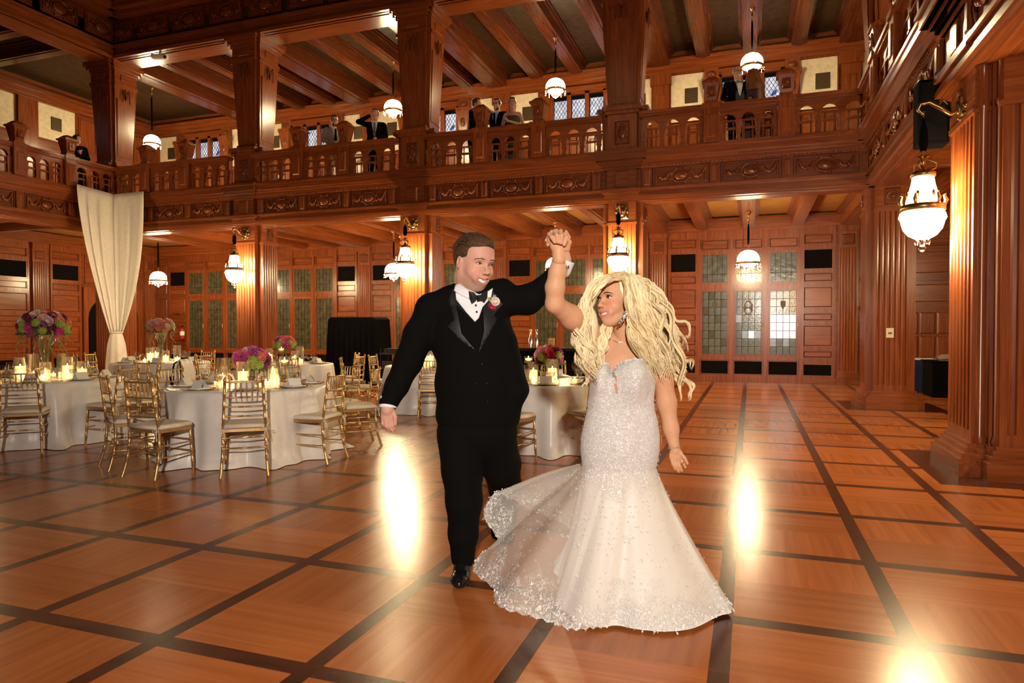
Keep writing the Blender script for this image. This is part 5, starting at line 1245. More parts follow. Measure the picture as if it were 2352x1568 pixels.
            MB().tube([P(0.315,g*0.205,0.535),P(0.365,g*0.14,0.533+0.036*open_),P(0.35,g*0.075,0.528)],[0.004*H,(0.017 if lash else 0.010)*H,0.004*H],6).build('upper_lid','hair_dark' if lash else brow,par)
def sample(S, p):
    q = (p-S.lo)/S.h; i = np.floor(q).astype(int); t = q-i
    if (i < 0).any() or (i >= S.n-1).any(): return 0.08
    c = S.F[i[0]:i[0]+2,i[1]:i[1]+2,i[2]:i[2]+2].astype(float); c = c[0]*(1-t[0])+c[1]*t[0]; c = c[0]*(1-t[1])+c[1]*t[1]; return c[0]*(1-t[2])+c[1]*t[2]
def front_depth(S, x, y, d0, d1, step=0.012):
    r = ray(x,y); pv = None; d = d0
    while d < d1:
        v = sample(S,CAMP+r*d)
        if v < 0 and pv is not None:
            a, b = d-step, d
            for _ in range(7):
                m = (a+b)/2
                if sample(S,CAMP+r*m) < 0: b = m
                else: a = m
            return b
        pv = v; d += step
    return None
def patch(S, poly, off, name, mat, par, org, rng, thick=0.004, grid=5.0):
    """a piece of cloth cut to an outline and laid over a body's front surface"""
    B = []
    for i in range(len(poly)):
        a, b = Vector(poly[i]), Vector(poly[(i+1)%len(poly)]); n = max(1,int((b-a).length/grid))
        for q in range(n): B.append(a.lerp(b,q/n))
    nb = len(B); xs_ = [p.x for p in B]; ys_ = [p.y for p in B]; pts = list(B)
    def inside(x,y):
        c = False; j = nb-1
        for i in range(nb):
            if (B[i].y > y) != (B[j].y > y) and x < (B[j].x-B[i].x)*(y-B[i].y)/(B[j].y-B[i].y)+B[i].x: c = not c
            j = i
        return c
    gy = min(ys_)
    while gy < max(ys_):
        gx = min(xs_)
        while gx < max(xs_):
            if inside(gx,gy) and min((Vector((gx,gy))-p).length for p in B) > grid*0.5: pts.append(Vector((gx,gy)))
            gx += grid
        gy += grid
    r = delaunay_2d_cdt(pts,[(i,(i+1)%nb) for i in range(nb)],[],1,1e-4); V2, F2 = r[0], r[2]
    D = [front_depth(S,p.x,p.y,*rng) for p in V2]; ok = [d for d in D if d is not None]; med = sorted(ok)[len(ok)//2] if ok else sum(rng)/2
    D = [d if d is not None else med for d in D]
    mb = MB().add([tuple(at_depth(p.x,p.y,d-off)-org) for p,d in zip(V2,D)],[tuple(f) for f in F2],True)
    o = mb.build(name,mat,par); sd = o.modifiers.new('thick','SOLIDIFY'); sd.thickness = thick; sd.offset = 0; return o
def mesh_from(S, name, mat, par, org, cols=None, it=1):
    V, Q = S.polygonize(); V = smooth_mesh(V,Q,it,0.5); C = None if cols is None else cols(V)
    return put(name, np_mesh(name,V,Q,C,org), mat, par)
def hand_pts(S, G, palm, fingers, thumb, pr, fr, k=0.008):
    S.ell(G(*palm[0]), palm[1], palm[2] if len(palm) > 2 else None, k)
    for ch in fingers+[thumb]: S.chain([G(*p) for p in ch],[fr*1.08]+[fr]*(len(ch)-2)+[fr*0.8],k*0.45)

# ------------------------------------------------------------------ groom
GD = 3.80
def G(x, y, d=0.0): return at_depth(x, y, GD+d)
gorg = on_floor(1078,1318); gorg[2] = 0
groom = empty('person', tuple(gorg), 0, 'man in black tuxedo smiling and raising the bride\'s hand', 'person')
# jacket
lo = np.min([G(x,y,d) for x in (860,1330) for y in (530,1040) for d in (-0.35,0.35)],0); hi = np.max([G(x,y,d) for x in (860,1330) for y in (530,1040) for d in (-0.35,0.35)],0)
AX = np.stack([RIGHT, FH, [0,0,1.0]], 1)
S = SDF(lo,hi,0.0065)
S.ell(G(1082,770),(0.235,0.15,0.25),AX,0.03); S.ell(G(1098,880,-0.01),(0.245,0.165,0.26),AX,0.04); S.ell(G(1098,950),(0.24,0.155,0.17),AX,0.04)
S.cap(G(992,704),G(1150,674),0.078,0.085,0.05); S.ell(G(985,708),(0.075,0.075,0.07),AX,0.02); S.ell(G(1158,672),(0.06,0.08,0.075),AX,0.02); S.cap(G(1040,690,0.02),G(1090,668,0.02),0.085,0.075,0.05)
S.cap(G(1160,790,-0.03),G(1188,895,-0.05),0.07,0.06,0.05); S.cap(G(1188,895,-0.05),G(1183,935,-0.04),0.055,0.03,0.04)
S.chain([G(993,712),G(962,770,-0.02),G(938,830,-0.03),G(912,885,-0.05),G(893,924,-0.07)],[0.088,0.086,0.078,0.064,0.054],0.025)
S.chain([G(1150,692),G(1212,688,-0.03),G(1255,660,-0.06),G(1292,612,-0.08)],[0.085,0.080,0.066,0.052],0.03)
S.cut(G(1100,985),(-0.0,0.0,-1.0)); jk_sdf = S
jacket = mesh_from(S,'jacket','suit_black',groom,gorg)
# trousers
lo = np.min([G(x,y,d) for x in (980,1230) for y in (930,1330) for d in (-0.3,0.95)],0); hi = np.max([G(x,y,d) for x in (980,1230) for y in (930,1330) for d in (-0.3,0.95)],0)
S = SDF(lo,hi,0.0065)
S.ell(G(1096,985),(0.225,0.145,0.15),AX,0.03)
S.chain([G(1056,1010),G(1062,1080,-0.04),G(1066,1150,-0.08),G(1064,1225,-0.05),G(1063,1280,0.0)],[0.125,0.112,0.098,0.080,0.066],0.03)
S.chain([G(1136,1005,0.04),G(1150,1065,0.18),G(1160,1115,0.40),G(1157,1180,0.62),G(1152,1222,0.74)],[0.125,0.115,0.100,0.084,0.072],0.03)
mesh_from(S,'trousers','suit_black',groom,gorg)
# shoes
def shoe(heel, toe, name='shoe'):
    heel, toe = np.array(heel), np.array(toe); d = unit(toe-heel); sd = np.cross(d,[0,0,1.0]); M = np.stack([d,sd,[0,0,1.0]],1); L = np.linalg.norm(toe-heel)
    S = SDF(np.minimum(heel,toe)-0.1,np.maximum(heel,toe)+[0.1,0.1,0.16],0.005)
    S.ell(heel+d*L*0.72+[0,0,0.035],(L*0.33,0.054,0.042),M,0.02); S.ell(heel+d*L*0.3+[0,0,0.045],(L*0.3,0.046,0.05),M,0.03); S.cap(heel+d*L*0.5+[0,0,0.06],heel+d*L*0.22+[0,0,0.115],0.042,0.045,0.03); S.cut(heel+[0,0,0.004],(0,0,-1.0))
    o = mesh_from(S,name,'black_leather',groom,gorg); 
    lc = MB()
    for q in range(4):
        c = heel+d*L*(0.42+0.07*q)+[0,0,0.122-0.016*q]-gorg; lc.tube([tuple(c-sd*0.026),tuple(c+[0,0,0.006]),tuple(c+sd*0.026)],0.004,5)
    so = MB(); c0 = heel+d*L*0.5-gorg
    tag(lc.build('laces','black_cloth',o),kind='stuff')
h_ = on_floor(1066,1310); t_ = on_floor(1054,1356); shoe(h_+(0,0,0.0),t_)
h2 = on_floor(1152,1226); shoe(h2,h2-FH*0.26+RIGHT*0.05)
# cuffs
S = SDF(np.minimum(G(893,905,-0.15),G(893,945,0.1))-0.08,np.maximum(G(893,905,-0.15),G(893,945,0.1))+0.08,0.005); S.cap(G(893,918,-0.068),G(891.5,934,-0.078),0.050,0.049,0.0); S.cut(G(891.5,937,-0.078),unit(G(891,940,-0.08)-G(893,918,-0.07))); mesh_from(S,'shirt_cuff','shirt_white',groom,gorg)
S = SDF(np.min([G(1270,580,-0.15),G(1330,640,0.05)],0)-0.08,np.max([G(1270,580,-0.15),G(1330,640,0.05)],0)+0.08,0.005); S.cap(G(1290,618,-0.08),G(1298,594,-0.09),0.054,0.058,0.0); S.cut(G(1297,596,-0.09),unit(G(1300,588,-0.09)-G(1290,616,-0.08))); mesh_from(S,'shirt_cuff','shirt_white',groom,gorg)
MB().box(-0.002,0.002,-0.004,0.004,-0.008,0.008).build('cufflink','black_leather',groom,tuple(G(1306,613,-0.135)-gorg))
# head, neck, hands: one skin mesh
gh = Head(G(1090,604,-0.03),0.298,head_axes(38,-13,-3),False,1.0)
S1 = SDF(gh.c-0.24,gh.c+0.24,0.0035); gh.build(S1)
S1.cap(gh.P(-0.10,0,0.20),G(1078,690,0.02),0.080,0.085,0.05)
V1,Q1 = S1.polygonize(); V1 = smooth_mesh(V1,Q1,1,0.4); SK = (0.66,0.36,0.265); C1 = gh.colours(V1,SK,(0.52,0.20,0.17),0.55,0.35)
S2 = SDF(np.min([G(860,920,-0.2),G(930,1000,0.1)],0)-0.05,np.max([G(860,920,-0.2),G(930,1000,0.1)],0)+0.05,0.0035)
Gh = lambda x,y,d=0: G(x,y,d-0.085)
S2.cap(Gh(891,925),Gh(891,940),0.036,0.038,0.01)
hand_pts(S2,Gh,((891,951),(0.040,0.022,0.045),AX),[[(880,958,0.0),(880,972,0.005),(889,984,0.02)],[(886,962,-0.005),(887,977,0.0),(896,988,0.015)],[(893,964,-0.005),(895,979,0.0),(902,989,0.01)],[(899,963,0.0),(902,976,0.005),(907,984,0.02)]],[(903,944,-0.005),(908,958,-0.015),(908,974,-0.012)],0,0.0115)
V2,Q2 = S2.polygonize()
S3 = SDF(np.min([G(1240,520,-0.3),G(1330,620,0.05)],0)-0.05,np.max([G(1240,520,-0.3),G(1330,620,0.05)],0)+0.05,0.0035)
Gl = lambda x,y,d=0: G(x,y,d-0.10)
S3.cap(Gl(1297,596),Gl(1290,570),0.036,0.036,0.01)
hand_pts(S3,Gl,((1284,556),(0.042,0.028,0.05),AX),[[(1290,545,0),(1278,530,-0.02),(1266,533,-0.06)],[(1284,540,0),(1268,532,-0.02),(1260,545,-0.06)],[(1280,548,0),(1262,541,-0.02),(1255,552,-0.05)],[(1278,556,0),(1262,552,-0.02),(1258,562,-0.05)]],[(1296,560,0.0),(1306,545,-0.03),(1300,532,-0.05)],0,0.012)
V3,Q3 = S3.polygonize()
# torso and limbs under the clothes join head and hands into one figure
S4 = SDF(np.min([G(860,x_,d) for x_ in (560,1000) for d in (-0.3,0.3)],0),np.max([G(1330,x_,d) for x_ in (560,1000) for d in (-0.3,0.3)],0),0.012)
S4.cap(G(1080,690,0.02),G(1095,950),0.10,0.12,0.05); S4.chain([G(1000,715),G(938,830,-0.03),G(893,930,-0.075)],[0.06,0.05,0.034],0.03); S4.chain([G(1145,692),G(1240,672,-0.05),G(1293,600,-0.09)],[0.06,0.05,0.034],0.03); S4.cap(G(1000,715),G(1145,692),0.055,0.055,0.03)
S4.chain([G(1060,980),G(1066,1150,-0.08),G(1063,1300,0.0)],[0.08,0.06,0.04],0.02); V4,Q4 = S4.polygonize()
VV = [V1,V2,V3,V4]; QQ = []; o_ = 0
for V_,Q_ in ((V1,Q1),(V2,Q2),(V3,Q3),(V4,Q4)): QQ.append(Q_+o_); o_ += len(V_)
CC = np.concatenate([C1]+[np.tile(np.array(SK)*0.98,(len(v),1)) for v in (V2,V3,V4)])
put('body',np_mesh('body',np.concatenate(VV),np.concatenate(QQ),CC,gorg),'skin_vc',groom)
gh.details(groom,gorg,'hair_brown',open_=0.45,gaze=0.004)
# hair: cap trimmed at the hairline, with combed locks
S = SDF(gh.c-0.26,gh.c+0.26,0.0045); e = lambda c,r,k=0.04,sub=False: S.ell(gh.P(*c),np.array(r)*gh.H,gh.M,k*gh.H,sub)
e((-0.08,0,0.64),(0.425,0.345,0.385)); e((0.06,0,0.86),(0.30,0.26,0.16),0.08); e((0.16,0.05,0.93),(0.17,0.17,0.10),0.06)
e((0.46,0,0.50),(0.40,0.50,0.375),0.03,True); e((0.0,0,0.10),(0.55,0.5,0.27),0.03,True); 
for g in (-1,1): e((0.13,g*0.34,0.40),(0.17,0.16,0.2),0.03,True)
S.cut(gh.P(0,0,0.26),-gh.U); hr = mesh_from(S,'hair','hair_brown',groom,gorg)
rnd = random.Random(4); lk = MB()
for q in range(300):
    l0 = rnd.uniform(-0.33,0.33); f0 = rnd.uniform(-0.15,0.27)-0.35*abs(l0); pts = []
    for t in range(6):
        u_ = t/5; f = f0-u_*0.26; ll = l0*(1+0.1*u_); z = 0.64+0.405*math.sqrt(max(0.02,1-((f+0.08)/0.45)**2-(ll/0.37)**2))+0.05*max(0,(f+0.02))*3.2*(1-abs(ll)*2); pts.append(tuple(gh.P(f,ll+0.012*math.sin(u_*6+q),z+rnd.uniform(-0.002,0.016))-gorg))
    lk.tube(pts,[0.0012,0.003,0.0036,0.0036,0.003,0.0012],4)
for q in range(260):      # short sides and back
    a_ = rnd.uniform(1.75,4.55); z0 = rnd.uniform(0.42,0.80); pts = []
    for t in range(4):
        u_ = t/3; z = z0-0.10*u_; k_ = math.sqrt(max(0.05,1-((z-0.64)/0.40)**2)); aa = a_+(0.12*u_ if a_ < 3.14 else -0.12*u_); pts.append(tuple(gh.P(-0.08+0.432*k_*math.cos(aa),0.35*k_*math.sin(aa),z)-gorg))
    lk.tube(pts,[0.001,0.003,0.003,0.001],4)
tag(lk.build('hair_locks','hair_brown',groom),kind='stuff')
# shirt, lapels, tie, flower
RG = (3.3,4.1)
patch(jk_sdf,[(1045,658),(1055,652),(1074,664),(1100,676),(1130,668),(1122,690),(1108,706),(1100,730),(1091,739),(1070,716),(1048,688)],0.007,'shirt','shirt_white',groom,gorg,RG,0.006)
patch(jk_sdf,[(1043,668),(1046,655),(1055,650),(1068,660),(1083,673),(1077,686),(1060,678)],0.020,'collar','shirt_white',groom,gorg,RG,0.008)
patch(jk_sdf,[(1106,678),(1132,662),(1128,682),(1112,692)],0.018,'collar','shirt_white',groom,gorg,RG,0.008)
patch(jk_sdf,[(1036,664),(1042,666),(1048,690),(1070,718),(1091,741),(1100,812),(1060,784),(1026,749),(1043,734),(1030,690)],0.010,'lapel','black_satin',groom,gorg,RG,0.008)
patch(jk_sdf,[(1131,668),(1140,676),(1156,700),(1135,722),(1142,734),(1100,812),(1093,741),(1101,732),(1110,706),(1124,690)],0.010,'lapel','black_satin',groom,gorg,RG,0.008)
patch(jk_sdf,[(1048,700),(1091,742),(1094,742),(1110,712),(1112,760),(1099,812),(1060,765)],0.014,'waistcoat','suit_black',groom,gorg,RG,0.006)
dt = front_depth(jk_sdf,1098,690,*RG) or 3.65
def pm(poly, off, name, mat, th): 
    m = MB(); n = len(poly); v = [tuple(at_depth(x,y,dt-off)-gorg) for x,y in poly]+[tuple(at_depth(x,y,dt-off-th)-gorg) for x,y in poly]
    c0 = tuple(at_depth(sum(p[0] for p in poly)/n,sum(p[1] for p in poly)/n,dt-off-th-0.008)-gorg)
    m.add(v+[c0],[(i,(i+1)%n,(i+1)%n+n,i+n) for i in range(n)]+[(i+n,(i+1)%n+n,2*n) for i in range(n)]+[tuple(range(n-1,-1,-1))]); return m.build(name,mat,groom)
bt_ = pm([(1097,680),(1088,671),(1076,668),(1078,684),(1083,697),(1092,690)],0.03,'bow_tie','black_satin',0.012); pm([(1101,680),(1110,671),(1120,667),(1119,682),(1112,693),(1104,688)],0.03,'bow_tie','black_satin',0.012); pm([(1094,678),(1104,677),(1105,688),(1095,690)],0.036,'bow_tie_knot','black_satin',0.014)
for (x,y) in ((1093,701),(1095,716)): MB().ball((0,0,0),0.006,8,6).build('shirt_stud','black_leather',groom,tuple(at_depth(x,y,(front_depth(jk_sdf,x,y,*RG) or dt)-0.014)-gorg))
for (x,y) in ((1094,880),(1118,880),(1107,836),(1120,922)): MB().ball((0,0,0),0.008,8,6).build('button','black_leather',groom,tuple(at_depth(x,y,(front_depth(jk_sdf,x,y,*RG) or dt)-0.004)-gorg))
bo = empty('boutonniere',(0,0,0)); bo.parent = groom; KIDS.setdefault(groom.name,[]).append(bo)
db = (front_depth(jk_sdf,1134,700,*RG) or dt)-0.02
for (x,y,mt,sz,me) in ((1138,692,'rose_blush',0.022,ROSES[0]),(1128,706,'rose_red',0.023,ROSES[1])): bloom(bo,me,mt,tuple(at_depth(x,y,db)-gorg),tuple(-FWD+RIGHT*0.2),sz)
for q in range(7): MB().tube([tuple(at_depth(1130,697,db+0.01)-gorg),tuple(at_depth(1118+q*2.4,684-abs(q-3)*1.2,db-0.005)-gorg)],[0.003,0.0015],5).build('sprig','lime_green',bo)
mm_ = MB()
for q in range(9): mm_.ball(tuple(at_depth(1123+(q%3)*4,716+(q//3)*4,db)-gorg),0.005,6,4)
tag(mm_.build('crystal_cluster','crystal',bo),kind='stuff')

# ------------------------------------------------------------------ bride
BD = 3.52
def B_(x, y, d=0.0): return at_depth(x, y, BD+d)
borg = on_floor(1425,1385); borg[2] = 0
bride = empty('person', tuple(borg), 0, 'blond woman in white lace mermaid gown twirling beside the groom', 'person')
bh = Head(B_(1417,691,-0.05),0.262,head_axes(-56,2,6),True,0.6)
SKB = (0.64,0.345,0.20)
S1 = SDF(bh.c-0.2,bh.c+0.2,0.0032); bh.build(S1); S1.cap(bh.P(-0.12,0,0.2),B_(1436,790,0.0),0.050,0.056,0.03)
V1,Q1 = S1.polygonize(); V1 = smooth_mesh(V1,Q1,1,0.4); C1 = bh.colours(V1,SKB,(0.55,0.19,0.16),0.0,0.5)
# eye shadow is make-up
q = bh.local(V1); mk = np.clip(1-np.sqrt(((q[:,2]-0.565)/0.05)**2+((np.abs(q[:,1])-0.145)/0.085)**2),0,0.6)[:,None]*(q[:,0:1]>0.2); C1 = C1*(1-mk)+np.array((0.20,0.08,0.05))*mk
pts = [B_(x,y,d) for x in (1230,1600) for y in (510,1110) for d in (-0.55,0.25)]
S2 = SDF(np.min(pts,0),np.max(pts,0),0.006)
S2.cap(B_(1430,770,0.0),B_(1437,800,0.02),0.055,0.065,0.03)
S2.cap(B_(1385,800,0.02),B_(1492,806,0.02),0.055,0.055,0.05); S2.ell(B_(1434,845,0.0),(0.165,0.105,0.13),AX,0.05); S2.ell(B_(1428,930,0.03),(0.13,0.075,0.16),AX,0.05)
S2.cap(B_(1430,825,-0.11),B_(1431,870,-0.165),0.012,0.016,0.02,True)
S2.chain([B_(1385,798,0.02),B_(1352,764,-0.06),B_(1312,728,-0.18),B_(1274,698,-0.28)],[0.060,0.060,0.056,0.044],0.03)
S2.chain([B_(1274,698,-0.28),B_(1275,660,-0.30),B_(1280,625,-0.31),B_(1284,592,-0.32)],[0.043,0.045,0.039,0.032],0.02)
S2.chain([B_(1494,808,0.02),B_(1522,862,0.03),B_(1531,925,0.04),B_(1541,985,0.02),B_(1548,1022,0.0)],[0.058,0.053,0.049,0.038,0.029],0.03)
S2.ell(B_(1425,1000,0.04),(0.14,0.075,0.12),AX,0.05); S2.cap(B_(1405,1000,0.02),B_(1410,1095,0.03),0.065,0.05,0.03); S2.cap(B_(1445,1000,0.02),B_(1440,1095,0.03),0.065,0.05,0.03); bb_sdf = S2
V2,Q2 = S2.polygonize(); V2 = smooth_mesh(V2,Q2,2,0.5)
c_ = B_(1555,1055); S3 = SDF(c_-0.13,c_+0.13,0.003)
S3.cap(B_(1548,1018,0.0),B_(1551,1034,-0.005),0.027,0.026,0.01)
Bh = lambda x,y,d=0: B_(x,y,d-0.01)
hand_pts(S3,Bh,((1553,1046),(0.037,0.016,0.040),AX),[[(1542,1052,0),(1546,1066,-0.005),(1551,1077,0.0)],[(1549,1056,0),(1554,1071,-0.008),(1559,1083,0.0)],[(1556,1056,0),(1562,1071,-0.008),(1566,1081,0.0)],[(1562,1052,0),(1570,1064,-0.005),(1574,1073,0.0)]],[(1563,1040,-0.01),(1573,1052,-0.02),(1579,1064,-0.018)],0,0.0085)
V3,Q3 = S3.polygonize()
c_ = B_(1282,560,-0.33); S5 = SDF(c_-0.14,c_+0.14,0.003); Bf = lambda x,y,d=0: B_(x,y,d-0.33)
S5.cap(Bf(1284,596),Bf(1283,575),0.032,0.032,0.012)
hand_pts(S5,Bf,((1284,562),(0.044,0.026,0.042),AX),[[(1262,552,0.0),(1262,538,-0.022),(1268,545,-0.045),(1274,556,-0.04)],[(1273,545,0.0),(1275,531,-0.022),(1279,541,-0.05),(1281,556,-0.045)],[(1286,543,0.0),(1288,531,-0.022),(1290,542,-0.05),(1288,558,-0.046)],[(1297,549,0.0),(1299,538,-0.02),(1300,549,-0.044),(1296,562,-0.042)]],[(1304,572,-0.01),(1308,556,-0.03),(1301,544,-0.05)],0,0.0105)
V5,Q5 = S5.polygonize()
VV = [V1,V2,V3,V5]; QQ = []; o_ = 0
for V_,Q_ in ((V1,Q1),(V2,Q2),(V3,Q3),(V5,Q5)): QQ.append(Q_+o_); o_ += len(V_)
CC = np.concatenate([C1]+[np.tile(np.array(SKB),(len(v),1)) for v in (V2,V3,V5)])
put('body',np_mesh('body',np.concatenate(VV),np.concatenate(QQ),CC,borg),'skin_vc',bride)
bh.details(bride,borg,'hair_brown',open_=0.85,lash=True,gaze=0.006)
# ---------------- gown
def lace_mat(name, base, dark, sc=28.0, amount=0.5, sheer=False, alpha=0.5):
    m, t, b = new_mat(name); setp(b, rough=0.45, sheen=0.3)
    tc = t.nodes.new('ShaderNodeTexCoord'); at = t.nodes.new('ShaderNodeVertexColor'); at.layer_name = 'Col'; sep = t.nodes.new('ShaderNodeSeparateColor'); t.links.new(at.outputs['Color'],sep.inputs['Color'])
    n1 = t.nodes.new('ShaderNodeTexNoise'); n1.inputs['Scale'].default_value = sc*0.4; n1.inputs['Detail'].default_value = 2; t.links.new(tc.outputs['Object'],n1.inputs['Vector'])
    wv = t.nodes.new('ShaderNodeTexNoise'); wv.inputs['Scale'].default_value = sc*2.2; wv.inputs['Detail'].default_value = 3; wv.inputs['Distortion'].default_value = 2.5; t.links.new(tc.outputs['Object'],wv.inputs['Vector'])
    ad = t.nodes.new('ShaderNodeMath'); ad.operation = 'ADD'; t.links.new(n1.outputs['Fac'],ad.inputs[0]); t.links.new(sep.outputs['Red'],ad.inputs[1])       # red channel: how much lace is sewn on here
    mk = t.nodes.new('ShaderNodeMapRange'); mk.inputs['From Min'].default_value = 0.62; mk.inputs['From Max'].default_value = 0.78; t.links.new(ad.outputs[0],mk.inputs['Value'])
    vein = t.nodes.new('ShaderNodeMapRange'); vein.inputs['From Min'].default_value = 0.45; vein.inputs['From Max'].default_value = 0.60; t.links.new(wv.outputs['Fac'],vein.inputs['Value'])
    pat = t.nodes.new('ShaderNodeMath'); pat.operation = 'MULTIPLY'; t.links.new(mk.outputs['Result'],pat.inputs[0]); t.links.new(vein.outputs['Result'],pat.inputs[1])
    mx = t.nodes.new('ShaderNodeMix'); mx.data_type = 'RGBA'; mx.inputs[6].default_value = c4(base); mx.inputs[7].default_value = c4(dark); t.links.new(pat.outputs[0],mx.inputs[0]); t.links.new(mx.outputs[2],b.inputs['Base Color'])
    bp = t.nodes.new('ShaderNodeBump'); bp.inputs['Strength'].default_value = 0.6; bp.inputs['Distance'].default_value = 0.005; t.links.new(pat.outputs[0],bp.inputs['Height']); t.links.new(bp.outputs['Normal'],b.inputs['Normal'])
    if sheer:
        am = t.nodes.new('ShaderNodeMapRange'); am.inputs['To Min'].default_value = alpha; am.inputs['To Max'].default_value = 0.95; t.links.new(pat.outputs[0],am.inputs['Value']); t.links.new(am.outputs['Result'],b.inputs['Alpha'])
    return m
lace_mat('gown_lace',(0.84,0.83,0.81),(0.63,0.61,0.57),40)
lace_mat('gown_tulle',(0.88,0.82,0.72),(0.93,0.90,0.84),22,0.5,True,0.40)
lace_mat('gown_skirt',(0.88,0.85,0.81),(0.93,0.91,0.88),20)
def loft(rings, name, mat, par, org, cols=None):
    nu = len(rings[0]); nv = len(rings); V = np.array([p for r in rings for p in r]); Q = []
    for j in range(nv-1):
        for i in range(nu): Q.append((j*nu+i, j*nu+(i+1)%nu, (j+1)*nu+(i+1)%nu, (j+1)*nu+i))
    return put(name, np_mesh(name,V,np.array(Q),cols,org), mat, par)
NU = 240
def ring(y, xl, xr, dep=0.62, dc=0.0, top=None):
    out = []; c = B_((xl+xr)/2,y,dc); hw = (xr-xl)/2*BD/FPX
    for i in range(NU):
        a = 2*math.pi*i/NU; p = c+RIGHT*hw*math.cos(a)-FH*hw*dep*math.sin(a)      # sin>0 faces the camera
        if top is not None: p = p+np.array([0,0,1.0])*top(a)
        out.append(p)
    return out
def sweet(a):
    """sweetheart neckline, metres above the ring"""
    s_ = math.sin(a)
    if s_ <= 0: return -0.03
    v = float(np.interp(min(1,math.cos(a)+0.20*math.sin(a)),[-1,-0.85,-0.67,-0.5,-0.36,-0.29,-0.22,-0.1,0.1,0.3,0.5,0.7,0.85,1],[-0.01,0.03,0.048,0.042,0.012,-0.025,0.005,0.034,0.054,0.063,0.065,0.056,0.036,-0.01]))
    return v*min(1,s_*3)
RW = [(850,1363,1502,0.66,0.0),(870,1358,1502,0.68,0.0),(895,1357,1500,0.66,0.005),(918,1354,1498,0.64,0.01),(940,1352,1500,0.64,0.015),(965,1346,1507,0.66,0.02),(1000,1338,1512,0.68,0.02),(1035,1336,1511,0.68,0.02),(1065,1340,1505,0.68,0.02),(1090,1344,1500,0.70,0.02),(1108,1342,1503,0.72,0.02)]
rings = []; lc = []
for k,(y,a,b,dp,dc) in enumerate(RW):
    rg = ring(y,a,b,dp,dc,sweet if k == 0 else (lambda t: 0.35*sweet(t)) if k == 1 else None)
    if k <= 3:
        am = [0.035,0.062,0.04,0.012][k]; rg = [p-FH*am*(math.exp(-((2*math.pi*i/NU-R(74))/0.42)**2)+math.exp(-((2*math.pi*i/NU-R(148))/0.36)**2)-0.25*math.exp(-((2*math.pi*i/NU-R(118))/0.16)**2)) for i,p in enumerate(rg)]
    rings.append(rg); lc += [[0.42,0,0]]*NU
bod = loft(rings,'bodice','gown_lace',bride,borg,np.array(lc,float)); sdm = bod.modifiers.new('thick','SOLIDIFY'); sdm.thickness = 0.008; sdm.offset = 1
# beaded neckline edge
eb = MB()
for i in range(NU):
    p = np.array(rings[0][i])-borg
    if math.sin(2*math.pi*i/NU) > -0.1:
        for q in range(1): eb.ball(tuple(p+np.random.uniform(-0.004,0.004,3)-FH*0.006),0.0038,5,4)
tag(eb.build('neckline_beads','shirt_white',bride),kind='stuff')
# illusion slit and brooch
def gown_front(x, y):
    best = None
    for k in range(len(rings)-1):
        for i in range(NU):
            if math.sin(2*math.pi*i/NU) < 0.3: continue
            p = np.array(rings[k][i]); v = p-CAMP; d = v@FWD; px = PX+FPX*(v@RIGHT)/d; py = PY-FPX*(v@UP)/d; e2 = (px-x)**2+(py-y)**2
            if best is None or e2 < best[0]: best = (e2,d)
    return best[1]
m = MB(); m.add([tuple(at_depth(x,y,gown_front(x,y)-0.013)-borg) for x,y in ((1409,862),(1416,862),(1417,882),(1420,902),(1415,902),(1411,882))],[(0,1,2,5),(5,2,3,4)]); o = m.build('illusion_panel','skin',bride); o.modifiers.new('thick','SOLIDIFY').thickness = 0.003
br_ = MB()
for q in range(8): br_.ball(tuple(at_depth(1409+(q%3)*3,857+(q//3)*4,gown_front(1412,862)-0.016)-borg),0.005,6,4)
tag(br_.build('brooch','crystal',bride),kind='stuff')
# skirt: from the knee ring to a swirling hem
hem_px = [(1668,1385,None,0.03),(1655,1412,None,0.02),(1600,1440,None,0.02),(1530,1446,None,0.02),(1470,1440,None,0.02),(1425,1434,None,0.02),(1375,1442,None,0.02),(1325,1450,None,0.02),(1270,1436,None,0.02),(1210,1412,None,0.03),(1155,1388,None,0.04),(1118,1350,None,0.05),(1092,1308,None,0.06),(1112,1272,3.84,0),(1134,1240,3.84,0),(1122,1195,3.87,0),(1124,1160,3.90,0),(1140,1132,3.92,0),(1200,1160,4.02,0),(1290,1200,4.12,0),(1390,1232,4.2,0),(1480,1250,4.1,0),(1570,1290,3.95,0),(1635,1335,3.75,0)]
def hem_point(h):
    x,y,d,z = h
    return on_floor(x,y,z) if d is None else at_depth(x,y,d)
HP = [hem_point(h) for h in hem_px]
def closed_cr(P, n):
    out = []; N = len(P)
    for i in range(n):
        s_ = i*N/n; k = int(s_); u = s_-k; p0,p1,p2,p3 = P[(k-1)%N],P[k%N],P[(k+1)%N],P[(k+2)%N]
        out.append(0.5*((2*p1)+(p2-p0)*u+(2*p0-5*p1+4*p2-p3)*u*u+(3*p1-p0-3*p2+p3)*u**3))
    return out
NS = 240
kn = []; kc = B_(1422,1066,0.02)
for i in range(NS):
    # angle 0 at the right, running to the front and round to the left, as the hem list does
    a = 2*math.pi*i/NS; 
    kn.append(kc+RIGHT*0.190*math.cos(a)-FH*0.132*math.sin(a))
hm = closed_cr(HP,NS)
